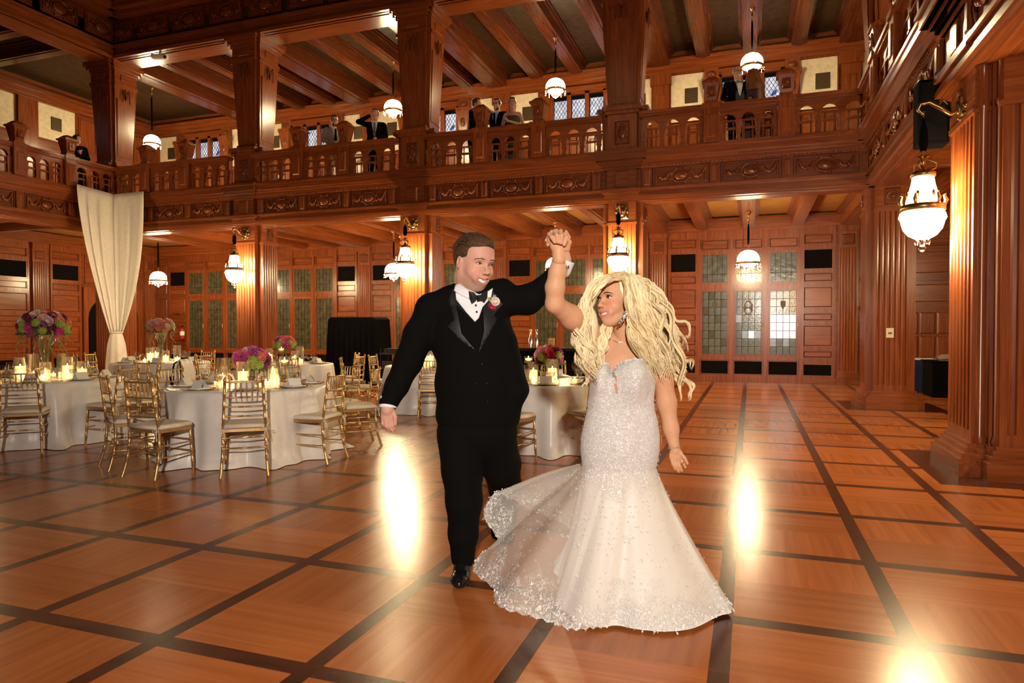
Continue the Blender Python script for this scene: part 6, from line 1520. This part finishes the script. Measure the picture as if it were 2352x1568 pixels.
def skirt(inner):
    rows = []; cols = []; NV = 30
    for j in range(NV):
        v = j/(NV-1); row = []
        for i in range(NS):
            a, b = kn[i], hm[i].copy()
            if inner:
                tgt = kc*1.0; tgt[2] = 0.02; left = max(0,-(b-kc)@RIGHT-0.12); b = b+(tgt-b)*min(0.62,left*0.95); b[2] = max(0.015,b[2]*0.4)
            e = v**1.28; p = a+(b-a)*e; p[2] = a[2]+(b[2]-a[2])*v
            if not inner: p[2] += 0.05*math.sin(math.pi*v)*(1 if (b-kc)@RIGHT < -0.35 else 0.25)
            th = 2*math.pi*i/NS; w_ = v*(1-0.15*v); n_ = unit([ (p-kc)[0],(p-kc)[1],0.0001]); p = p+n_*w_*(0.026*math.sin(6*th+1.7*math.sin(2*th)+0.6)+0.010*math.sin(13*th+1.5*math.sin(4*th)))*(1.0 if not inner else 0.8)
            if v > 0.97 and not inner: p = p+np.array([0,0,1.0])*0.006*math.sin(60*th)
            row.append(p); cols.append([min(0.36,0.02+0.34*max(0,(v-0.72)/0.28)+1.3*max(0,0.28-v)),v,0])
        rows.append(row)
    return rows, np.array(cols,float)
rw, cl = skirt(True); loft(rw,'skirt','gown_skirt',bride,borg,cl)
rw, cl = skirt(False); tul = loft(rw,'tulle_overskirt','gown_tulle',bride,borg,cl)
# scalloped lace hem, built petal by petal
lt = MB(); rnd = random.Random(3)
for i in range(0,NS):
    p = np.array(rw[-1][i]); up_ = unit(np.array(rw[-3][i])-p); tg = unit(np.array(rw[-1][(i+1)%NS])-np.array(rw[-1][i-1])); nn = np.cross(tg,up_)
    for q in range(5):
        c = p+up_*rnd.uniform(-0.004,0.06)+tg*rnd.uniform(-0.012,0.012); r_ = rnd.uniform(0.004,0.009); a = rnd.uniform(0,6.28); d1 = tg*math.cos(a)+up_*math.sin(a); d2 = -tg*math.sin(a)+up_*math.cos(a); c = c+nn*rnd.uniform(-0.008,0.008)-borg
        lt.add([tuple(c),tuple(c+d1*r_+d2*r_*0.5+nn*0.004),tuple(c+d1*r_*2.0),tuple(c+d1*r_-d2*r_*0.5-nn*0.004)],[(0,1,2,3)])
tag(lt.build('lace_hem','shirt_white',bride),kind='stuff')
# raised lace sprays on the skirt and sparkling sequins
sp = MB(); sq = MB(); 
def spray(p, nrm, sz, mb, k=7):
    nrm = unit(nrm); t1 = unit(np.cross(nrm,[0.3,0.2,1.0])); t2 = np.cross(nrm,t1)
    for i in range(k):
        a = 2*math.pi*i/k+rnd.uniform(-0.2,0.2); d1 = t1*math.cos(a)+t2*math.sin(a); d2 = np.cross(nrm,d1); c = p+nrm*0.006
        mb.add([tuple(c),tuple(c+d1*sz*0.5+d2*sz*0.2+nrm*0.003),tuple(c+d1*sz),tuple(c+d1*sz*0.5-d2*sz*0.2+nrm*0.003)],[(0,1,2,3)])
for n_ in range(260):
    i = rnd.randrange(2,118) if rnd.random() < 0.85 else rnd.randrange(NS); j = min(28,int(30*rnd.random()**0.6)); p = np.array(rw[j][i]); nn = np.cross(np.array(rw[j][(i+1)%NS])-p,np.array(rw[j+1][i])-p); 
    if nn@(CAMP-p) < 0: nn = -nn
    spray(p-borg,nn,rnd.uniform(0.005,0.010),sp,rnd.choice((3,4,5)))
for n_ in range(420):
    i = rnd.randrange(NS); j = rnd.randrange(4,29); p = np.array(rw[j][i])*(1-0.5)+np.array(rw[j][(i+1)%NS])*0.5; nn = unit(p-kc); sq.ball(tuple(p+nn*0.006-borg),0.0024,4,3)
tag(sp.build('lace_sprays','shirt_white',bride),kind='stuff'); tag(sq.build('sequins','white_china',bride),kind='stuff')
bs = MB()
for n_ in range(170):
    k = rnd.randrange(3,10); i = rnd.randrange(NU); 
    if math.sin(2*math.pi*i/NU) < -0.2: continue
    u = rnd.random(); p = np.array(rings[k][i])*(1-u)+np.array(rings[k+1][i])*u; nn = p-B_(1425,1000,0.02); nn[2] = 0; spray(p+unit(nn)*0.008-borg,nn,rnd.uniform(0.006,0.012),bs,5)
tag(bs.build('bodice_lace','shirt_white',bride),kind='stuff')
# heels under the gown
for s_ in (-0.06,0.09):
    c = np.array([kc[0],kc[1],0])+RIGHT*s_-borg
    MB().tube([tuple(c-FH*0.12+[0,0,0.02]),tuple(c-FH*0.04+[0,0,0.035]),tuple(c+FH*0.08+[0,0,0.085])],[0.028,0.04,0.032],8).tube([tuple(c+FH*0.09+[0,0,0.07]),tuple(c+FH*0.09)],[0.014,0.006],6).build('shoe','satin',bride)
# jewellery
ear = MB(); 
for q in range(60):
    a = rnd.uniform(-1.0,0.9); r_ = rnd.uniform(0.0,0.05); ear.ball(tuple(B_(1440,710,-0.205)+RIGHT*(-r_*math.cos(a))*0.8+np.array([0,0,-r_*0.9-0.004*q/8])-borg),0.004,5,4)
tag(ear.build('earring','crystal_metal' if 'crystal_metal' in MATS else 'silver',bride),kind='stuff')
brc = MB(); 
for q in range(22): a = 2*math.pi*q/22; brc.ball(tuple(B_(1549,1026,0.0)+RIGHT*0.031*math.cos(a)+FH*0.031*math.sin(a)+np.array([0,0,0.006*math.cos(a)])-borg),0.004,5,4)
tag(brc.build('bracelet','silver',bride),kind='stuff')
MB().tube([tuple(B_(1567,1062,-0.022)+RIGHT*0.0105*math.cos(a)+np.array([0,0,0.003*math.cos(a)])+FH*0.0105*math.sin(a)-borg) for a in [2*math.pi*q/10 for q in range(11)]],0.003,5).build('ring','silver',bride)
MB().tube([tuple(at_depth(x,y,(front_depth(bb_sdf,x,y,3.1,3.8) or 3.42)-0.003)-borg) for x,y in ((1408,781),(1418,786),(1428,786),(1437,782))],0.0016,4).build('necklace','silver',bride)
# ---------------- blond hair
plain('hair_blond', (0.88,0.74,0.46), 0.36, var=0.14, scale=18, spec=0.5); plain('hair_honey', (0.58,0.42,0.20), 0.36, var=0.2, scale=18, spec=0.5)
S = SDF(np.min([B_(x,y,d) for x in (1300,1620) for y in (600,920) for d in (-0.3,0.3)],0),np.max([B_(x,y,d) for x in (1300,1620) for y in (600,920) for d in (-0.3,0.3)],0),0.006)
e = lambda c,r,k=0.04,sub=False: S.ell(bh.P(*c),np.array(r)*bh.H,bh.M,k*bh.H,sub)
e((-0.10,0,0.62),(0.44,0.37,0.42)); e((0.47,0.06,0.42),(0.42,0.44,0.47),0.03,True); e((0.05,0,0.05),(0.6,0.34,0.30),0.03,True)
S.ell(B_(1478,700,0.06),(0.10,0.09,0.13),AX,0.05); S.ell(B_(1502,770,0.05),(0.085,0.07,0.10),AX,0.05); S.ell(B_(1530,830,0.05),(0.05,0.05,0.08),AX,0.05)
S.ell(B_(1358,748,-0.10),(0.035,0.04,0.09),AX,0.04); S.ell(B_(1352,815,-0.12),(0.04,0.035,0.085),AX,0.04)
mesh_from(S,'hair','hair_blond',bride,borg)
hl = MB(); hl2 = MB()
def cr(P, n):
    P = [np.array(p,float) for p in P]; P = [2*P[0]-P[1]]+P+[2*P[-1]-P[-2]]; out = []
    for i in range(n):
        s_ = i/(n-1)*(len(P)-3); k = min(int(s_),len(P)-4); u = s_-k; p0,p1,p2,p3 = P[k:k+4]
        out.append(0.5*((2*p1)+(p2-p0)*u+(2*p0-5*p1+4*p2-p3)*u*u+(3*p1-p0-3*p2+p3)*u**3))
    return out
def lock(ctrl, r, amp, turns, ph, taper=0.2, strands=13, spread=0.016):
    """a wavy lock: strands that run together and thin out at the tip"""
    P = cr([B_(*c) for c in ctrl],34); n = len(P); offs = [(J(spread),J(spread),J(0.25),rnd.uniform(0.86,1.0)) for _ in range(strands)]
    for (oa,ob,dp,ln) in offs:
        out = []; rr = []; m_ = int(n*ln)
        for i in range(m_):
            p = P[i]; u = i/(n-1); t = unit(P[min(i+1,n-1)]-P[max(i-1,0)]); a = unit(np.cross(t,FH)); b = np.cross(t,a); g = amp*min(1,u*1.8)**1.2; s_ = 1-0.55*u
            out.append(tuple(p+a*(g*math.sin(ph+dp+turns*6.283*u)+oa*s_)+b*(g*0.4*math.cos(ph+dp+turns*6.283*u)+ob*s_)-borg)); w_ = i/(m_-1); rr.append(r*(0.6+0.4*min(1,w_*5))*(1-(1-taper)*max(0,(w_-0.6)/0.4)))
        (hl2 if rnd.random() < 0.22 else hl).tube(out,rr,5)
rnd = random.Random(11); J = lambda s: rnd.uniform(-s,s)
for q in range(46):      # mass blown to the right
    t = (q+rnd.random())/46; d0 = rnd.uniform(-0.13,0.12)
    mx, my = 1470+62*t+J(8), 672+46*t+J(22); ex, ey = 1512+72*rnd.random(), 790+115*t**0.8+J(22)
    lock([(1436+J(10)+16*t,634+J(5)+7*t,d0*0.5-0.03),((1436+mx)/2+12,(640+my)/2-10,d0*0.8),(mx,my,d0),((mx+ex)/2+6+J(8),(my+ey)/2+J(8),d0*0.9),(ex,ey,d0*0.7+J(0.03))],rnd.uniform(0.0028,0.0042),rnd.uniform(0.012,0.024),rnd.uniform(2.8,4.2),J(3.1))
for q in range(30):      # hair lying over the temple, ear and side of the head
    t = q/29; lock([(1430+12*t,632+3*t,-0.11),(1438+30*t,648+J(4),-0.17+0.03*t),(1441+46*t+J(3),700+J(8),-0.195+0.06*t),(1449+48*t+J(5),754+J(8),-0.165+0.06*t),(1474+50*t+J(8),815+J(14),-0.12+0.06*t),(1500+55*t+J(10),868+J(26),-0.08+0.04*t)],rnd.uniform(0.0028,0.0042),rnd.uniform(0.010,0.020),rnd.uniform(2.8,3.8),J(3.1))
for q in range(30):      # mass falling from the parting down the left, in front of the shoulder
    t = rnd.random(); d0 = rnd.uniform(-0.19,-0.08)
    lock([(1432+J(6),632+J(3),-0.10+J(0.02)),(1393+J(5),638+6*t+J(3),d0),(1359+J(4)-9*t,676+J(10),d0),(1342+J(12)-10*t,742+J(12),d0),(1350+J(18)-6*t,808+J(10),d0-0.01),(1362+J(18),862+J(28),d0-0.02)],rnd.uniform(0.0028,0.0042),rnd.uniform(0.012,0.022),rnd.uniform(3.2,4.4),J(3.1))
for q in range(12):      # under the chin, toward the front shoulder
    lock([(1400+J(6),735+J(6),-0.06),(1388+J(8),765+J(8),-0.09),(1378+J(10),800+J(8),-0.12),(1370+J(12),845+J(15),-0.14)],0.0035,0.014,2.2,J(3.1))
for q in range(16):      # locks behind the neck and over the far shoulder
    t = rnd.random(); lock([(1455+J(10),690+J(15),0.05),(1452+12*t,745+J(12),0.06),(1458+26*t+J(6),795+J(12),0.03),(1480+40*t+J(8),830+J(20),0.02)],0.004,0.012,2.2,J(3.1))
for c in ([(1500,690,0.05),(1535,705,0.04),(1552,735,0.03),(1578,741,0.02),(1580,770,0.02),(1570,778,0.02)],[(1515,735,0.05),(1545,752,0.04),(1555,770,0.03),(1575,778,0.02)],[(1530,800,0.04),(1560,830,0.03),(1588,830,0.02),(1590,850,0.02)],[(1540,830,0.03),(1565,860,0.02),(1590,885,0.02),(1578,908,0.02)],[(1525,820,0.04),(1548,870,0.03),(1566,900,0.02),(1560,920,0.02)],[(1350,740,-0.1),(1325,750,-0.12),(1314,785,-0.12),(1335,795,-0.12),(1338,812,-0.12)],[(1345,720,-0.1),(1330,742,-0.13),(1316,760,-0.14),(1320,785,-0.14)],[(1352,850,-0.12),(1345,872,-0.13),(1340,890,-0.13)],[(1548,860,0.03),(1575,880,0.02),(1588,905,0.02),(1580,918,0.02)],[(1400,640,-0.14),(1372,668,-0.18),(1350,700,-0.16),(1330,715,-0.15)]):
    for k in range(3): lock([(x+J(3),y+J(3),d+J(0.01)) for x,y,d in c],0.0026,0.008,1.6,J(3.1),0.15,5,0.006)
tag(hl.build('hair_curls','hair_blond',bride),kind='stuff'); tag(hl2.build('hair_lowlights','hair_honey',bride),kind='stuff')

# ------------------------------------------------------------------ guests in the gallery
def guest(loc, face_deg, height, label, suit, shirt, hair, tie=None, arms=None, fem=False, beard=False, glasses=False, skin=(0.68,0.36,0.23), bald=False, longhair=False, vest=None, bow=False, lean=0.0, head_turn=0.0, trousers=None):
    """local axes: x to the sitter's right, y forward, z up"""
    k = height/1.78; g = empty('person', loc, R(face_deg-90), label, 'person', 'guests in the gallery'); h = 0.014
    w_ = 0.17 if fem else 0.205
    S = SDF((-0.6*k,-0.35,0.0),(0.6*k,0.6,1.6*k),h); I3 = np.eye(3)
    S.ell((0,lean*0.8,1.28*k),(w_,0.125,0.2*k),I3,0.04); S.ell((0,lean*0.4,1.05*k),(w_*(0.8 if fem else 0.97),0.12,0.2*k),I3,0.06); S.ell((0,0,0.86*k),(w_*0.95,0.125,0.14*k),I3,0.06); S.cap((-w_*0.85,lean,1.42*k),(w_*0.85,lean,1.42*k),0.062 if not fem else 0.05,None,0.04)
    arms = arms or [[(0.22,0.0,1.40),(0.27,-0.02,1.14),(0.25,0.10,0.92)],[(-0.22,0.0,1.40),(-0.27,-0.02,1.14),(-0.25,0.10,0.92)]]
    arms = [[(p[0],p[1]+lean*(1 if i == 0 else 0.8),p[2]*k) for i,p in enumerate(a)] for a in arms]
    if not fem:
        for a in arms: S.chain(a,[0.064,0.054,0.04],0.03)
    S.cut((0,0,0.74*k),(0,0,-1.0))
    if fem: S.cut((0,0,1.36*k),(0,0,1.0))
    mesh_from(S,'dress' if fem else 'jacket',suit,g,(0,0,0))
    S = SDF((-0.3,-0.25,0.0),(0.3,0.3,0.95*k),0.016)
    if fem: S.cap((0,0,0.85*k),(0,0,0.15*k),0.16,0.26,0.04)
    else:
        for s_ in (-1,1): S.chain([(s_*0.09,0,0.86*k),(s_*0.10,0.02,0.48*k),(s_*0.11,0,0.06)],[0.105,0.075,0.055],0.03)
    mesh_from(S,'skirt' if fem else 'trousers',trousers or suit,g,(0,0,0))
    for s_ in (-1,1): MB().ball((s_*0.11,0.06,0.035),(0.045,0.13,0.035)).build('shoe','black_leather',g)
    a = R(90+head_turn); F_ = np.array([math.cos(a),math.sin(a),0]); L_ = np.cross([0,0,1.0],F_); hd = Head((0,lean*1.1+0.02,1.64*k),0.245*k,(F_,L_,np.array([0,0,1.0])),fem,0.7)
    S1 = SDF(hd.c-0.2,hd.c+0.2,0.008); hd.build(S1); S1.cap(hd.P(-0.1,0,0.15),(0,lean,1.42*k),0.055,0.06,0.03); V1,Q1 = S1.polygonize(); C1 = hd.colours(V1,skin,(0.5,0.2,0.16),0.0,0.3)
    S2 = SDF((-0.65*k,-0.4,0.7*k),(0.65*k,0.65,1.75*k),0.011)
    for a_ in arms:
        e_, wr = np.array(a_[1]), np.array(a_[2]); d = unit(wr-e_); sdv = unit(np.cross(d,[0,0,1.0])+1e-6)
        if fem: S2.chain([np.array(p) for p in a_],[0.042,0.036,0.026],0.02)
        else: S2.cap(wr-d*0.03,wr+d*0.03,0.03,0.03,0.01)
        S2.ell(wr+d*0.06,(0.034,0.034,0.034),None,0.02)
        for q in range(4): b0 = wr+d*0.075+sdv*(q-1.5)*0.016; S2.cap(b0,b0+d*0.05+np.array([0,0,0.012])-np.array([0,0.0,0.0]),0.010,0.008,0.006)
        S2.cap(wr+d*0.05+sdv*0.03,wr+d*0.085+sdv*0.045+np.array([0,0,0.02]),0.011,0.009,0.008)
    if fem: S2.ell((0,lean,1.33*k),(w_*0.95,0.11,0.12),I3,0.03); S2.cap((-w_*0.8,lean,1.41*k),(w_*0.8,lean,1.41*k),0.046,None,0.04)
    S2.cap((0,lean,1.44*k),(0,lean*0.5,1.1*k),0.06,0.07,0.02)
    V2,Q2 = S2.polygonize(); put('body',np_mesh('body',np.concatenate([V1,V2]),np.concatenate([Q1,Q2+len(V1)]),np.concatenate([C1,np.tile(np.array(skin),(len(V2),1))])),'skin_vc',g)
    hd.details(g,np.zeros(3),'hair_dark',open_=0.8)
    S = SDF(hd.c-0.22,hd.c+0.22,0.009); e = lambda c,r,kk=0.04,sub=False: S.ell(hd.P(*c),np.array(r)*hd.H,hd.M,kk*hd.H,sub)
    e((-0.08,0,0.64),(0.435,0.365,0.41)); e((0.06,0,0.93),(0.31,0.29,0.14),0.06); e((0.50,0,0.40),(0.38,0.5,0.40),0.03,True)
    if bald: e((0.05,0,0.98),(0.45,0.27,0.30),0.03,True)
    if longhair: e((-0.32,0,0.35),(0.2,0.3,0.4)); e((-0.30,0.1,0.0),(0.14,0.16,0.35))
    else: e((0.05,0,0.12),(0.55,0.5,0.26),0.03,True); S.cut(hd.P(0,0,0.3),-hd.U)
    mesh_from(S,'hair',hair,g,(0,0,0))
    if beard:
        S = SDF(hd.c-0.2,hd.c+0.2,0.008); e = lambda c,r,kk=0.04,sub=False: S.ell(hd.P(*c),np.array(r)*hd.H,hd.M,kk*hd.H,sub); e((0.16,0,0.13),(0.20,0.23,0.17)); e((0.40,0,0.24),(0.12,0.11,0.06),0.02,True); mesh_from(S,'beard',hair,g,(0,0,0))
    if glasses:
        m = MB()
        for s_ in (-1,1): m.tube([tuple(hd.P(0.385,s_*0.145+0.085*math.cos(t),0.535+0.065*math.sin(t))) for t in [2*math.pi*q/12 for q in range(13)]],0.0035,5); m.tube([tuple(hd.P(0.37,s_*0.23,0.55)),tuple(hd.P(0.0,s_*0.345,0.56))],0.003,5)
        m.tube([tuple(hd.P(0.40,-0.06,0.55)),tuple(hd.P(0.40,0.06,0.55))],0.003,5); m.build('glasses','black_leather',g)
    if shirt:
        y0 = lean+0.118; P = [(-0.07,y0-0.045,1.475*k),(0.07,y0-0.045,1.475*k),(0.055,y0+0.02,1.36*k),(0.0,y0+0.022-lean*0.3,1.08*k),(-0.055,y0+0.02,1.36*k)]
        m = MB().add([(x,y,z) for x,y,z in P]+[(x,y-0.03,z) for x,y,z in P],[(0,4,3,2,1),(0,1,6,5),(1,2,7,6),(2,3,8,7),(3,4,9,8),(4,0,5,9)]); m.build('shirt',shirt,g); MB().tube([(-0.075,y0-0.03,1.47*k),(0,y0+0.012,1.44*k),(0.075,y0-0.03,1.47*k)],[0.018,0.022,0.018],6).build('collar',shirt,g)
        if vest: MB().prism([(-0.08,1.27*k),(0,1.15*k),(0.08,1.27*k),(0.09,0.94*k),(-0.09,0.94*k)],y0+0.0,y0+0.03,1).build('waistcoat',vest,g)
        if tie and not bow: MB().prism([(-0.02,1.43*k),(0.02,1.43*k),(0.032,1.16*k),(0,1.08*k),(-0.032,1.16*k)],y0+0.024,y0+0.036,1).build('tie',tie,g)
        if bow: MB().prism([(-0.06,1.455*k),(0,1.435*k),(0.06,1.455*k),(0.06,1.40*k),(0,1.425*k),(-0.06,1.40*k)],y0+0.015,y0+0.04,1).build('bow_tie',tie,g)
    return g
ZG = 4.72
def toward_cam(x, y): return math.degrees(math.atan2(-y,-x))
guest((-9.45,13.95,ZG),toward_cam(-9.4,13.9)+12,1.80,'man in grey suit with dark tie and glasses in the gallery','suit_grey','shirt_white','hair_dark','suit_black',[[(0.21,0,1.40),(0.26,0.02,1.16),(0.06,0.20,1.10)],[(-0.21,0,1.40),(-0.25,0.03,1.16),(-0.02,0.22,1.08)]],glasses=True,beard=True)
guest((-8.33,13.95,ZG),toward_cam(-8.3,13.9)-6,1.84,'man in dark suit lifting a cup to his mouth in the gallery','suit_black','shirt_white','hair_auburn','tie_olive',[[(0.22,0,1.42),(0.37,0.12,1.44),(0.10,0.20,1.56)],[(-0.21,0,1.40),(-0.25,0.03,1.16),(-0.06,0.22,1.06)]])
guest((-5.82,13.95,ZG),toward_cam(-5.8,13.9)+62,1.80,'short-haired man in black suit in profile, leaning on the gallery rail','suit_black','shirt_white','hair_auburn','suit_grey',[[(0.21,0,1.40),(0.27,0.05,1.16),(0.26,0.20,0.95)],[(-0.21,0,1.40),(-0.25,0.03,1.16),(-0.10,0.24,1.06)]],lean=0.05)
guest((-5.30,14.05,ZG),toward_cam(-5.3,14)-28,1.76,'bearded man in glasses and pale blue shirt between two gallery guests','suit_black','shirt_blue','hair_dark','suit_black',[[(0.21,0,1.40),(0.30,0.10,1.25),(0.20,0.28,1.38)],[(-0.21,0,1.40),(-0.25,0.03,1.16),(-0.06,0.22,1.02)]],glasses=True,beard=True)
guest((-4.92,13.98,ZG),toward_cam(-4.9,14)-10,1.72,'woman in strapless olive dress holding a glass in the gallery','dress_olive',None,'hair_auburn',None,[[(0.17,0,1.38),(0.24,-0.02,1.12),(0.14,0.20,1.20)],[(-0.17,0,1.38),(-0.24,0.0,1.14),(0.02,0.22,1.18)]],fem=True,longhair=True,skin=(0.66,0.38,0.27))
guest((-0.27,13.95,ZG),toward_cam(-0.27,13.9)+22,1.80,'older bespectacled man in tuxedo and bow tie in the gallery','suit_black','shirt_white','hair_grey','tie_olive',[[(0.21,0,1.40),(0.28,0.02,1.15),(0.22,0.22,1.0)],[(-0.21,0,1.40),(-0.26,0.05,1.16),(-0.16,0.26,1.08)]],glasses=True,bald=True,vest='vest_teal',bow=True)
guest((-16.25,12.62,ZG),-20,1.62,'dark-haired woman in black at the left gallery rail','black_cloth',None,'hair_dark',None,[[(0.19,0,1.40),(0.24,0.03,1.15),(0.05,0.22,1.25)],[(-0.19,0,1.40),(-0.24,0.03,1.15),(-0.03,0.22,1.22)]],fem=False,longhair=True,head_turn=35,lean=0.04)
# things held in the gallery
cup = proto('paper_cup',[('cup',MB().lathe([(0.026,0),(0.036,0.10),(0.033,0.10),(0.024,0.005),(0.001,0.005)],n=14),'white_card')])
wg = proto('wine_glass',[('glass_bowl',MB().lathe([(0.004,0.08),(0.03,0.10),(0.038,0.15),(0.032,0.19)],n=12),'clear_glass'),('stem',MB().lathe([(0.034,0),(0.005,0.01),(0.004,0.08)],n=10),'clear_glass')])
place(cup,tuple(at_depth(864,266,15.9)-np.array([0,0,0.0])),0,'white cup at the drinking man\'s lips','cup',None); place(cup,tuple(at_depth(865,310,15.9)),0,'white cup in the drinking man\'s lower hand','cup',None)
place(cup,tuple(at_depth(789,330,16.25)),0,'white cup standing on the rail by the grey-suited man','cup',None); place(wg,tuple(at_depth(1163,272,14.75)),0,'wine glass held by the woman in olive','glass',None); place(cup,tuple(at_depth(1168,288,14.75)),0,'pale cup held by the woman in olive','cup',None)
# padded brown cover and luggage beside the older man
cv = empty('padded_cover',(0.02,14.05,ZG),R(-5),'tall brown padded instrument cover with a clear window in the gallery','cover')
m = MB().lathe([(0.22,0.0),(0.24,0.3),(0.23,0.9),(0.235,1.15),(0.20,1.40),(0.13,1.60),(0.10,1.72),(0.001,1.76)],n=20,sy=0.8); m.build('cover','brown_case',cv)
MB().bev(-0.12,0.12,1.02,1.30,-0.17,-0.20,0.03).build('window_flap','case_purple',cv); MB().tube([(-0.1,-0.16,1.45),(0,-0.15,1.62),(0.1,-0.16,1.45)],0.012,6).build('seam','brown_case',cv)
lg = empty('luggage',(0.0,13.62,ZG),0,'dark plum case seen through the balusters beside the older man','case'); MB().box(-0.17,0.17,-0.1,0.1,0.02,0.66).build('shell','case_purple',lg,None,0,0.05); MB().tube([(-0.06,0,0.66),(-0.06,0,0.72),(0.06,0,0.72),(0.06,0,0.66)],0.012,6).build('handle','black_leather',lg)
lg = empty('luggage',(0.40,13.62,ZG),0,'orange upright box seen through the balusters right of the plum case','case'); MB().box(-0.17,0.17,-0.1,0.1,0.02,0.74).build('shell','orange_box',lg,None,0,0.06); MB().tube([(-0.06,0,0.74),(-0.06,0,0.79),(0.06,0,0.79),(0.06,0,0.74)],0.012,6).build('handle','black_leather',lg)  # plain orange box with a handle behind the balusters
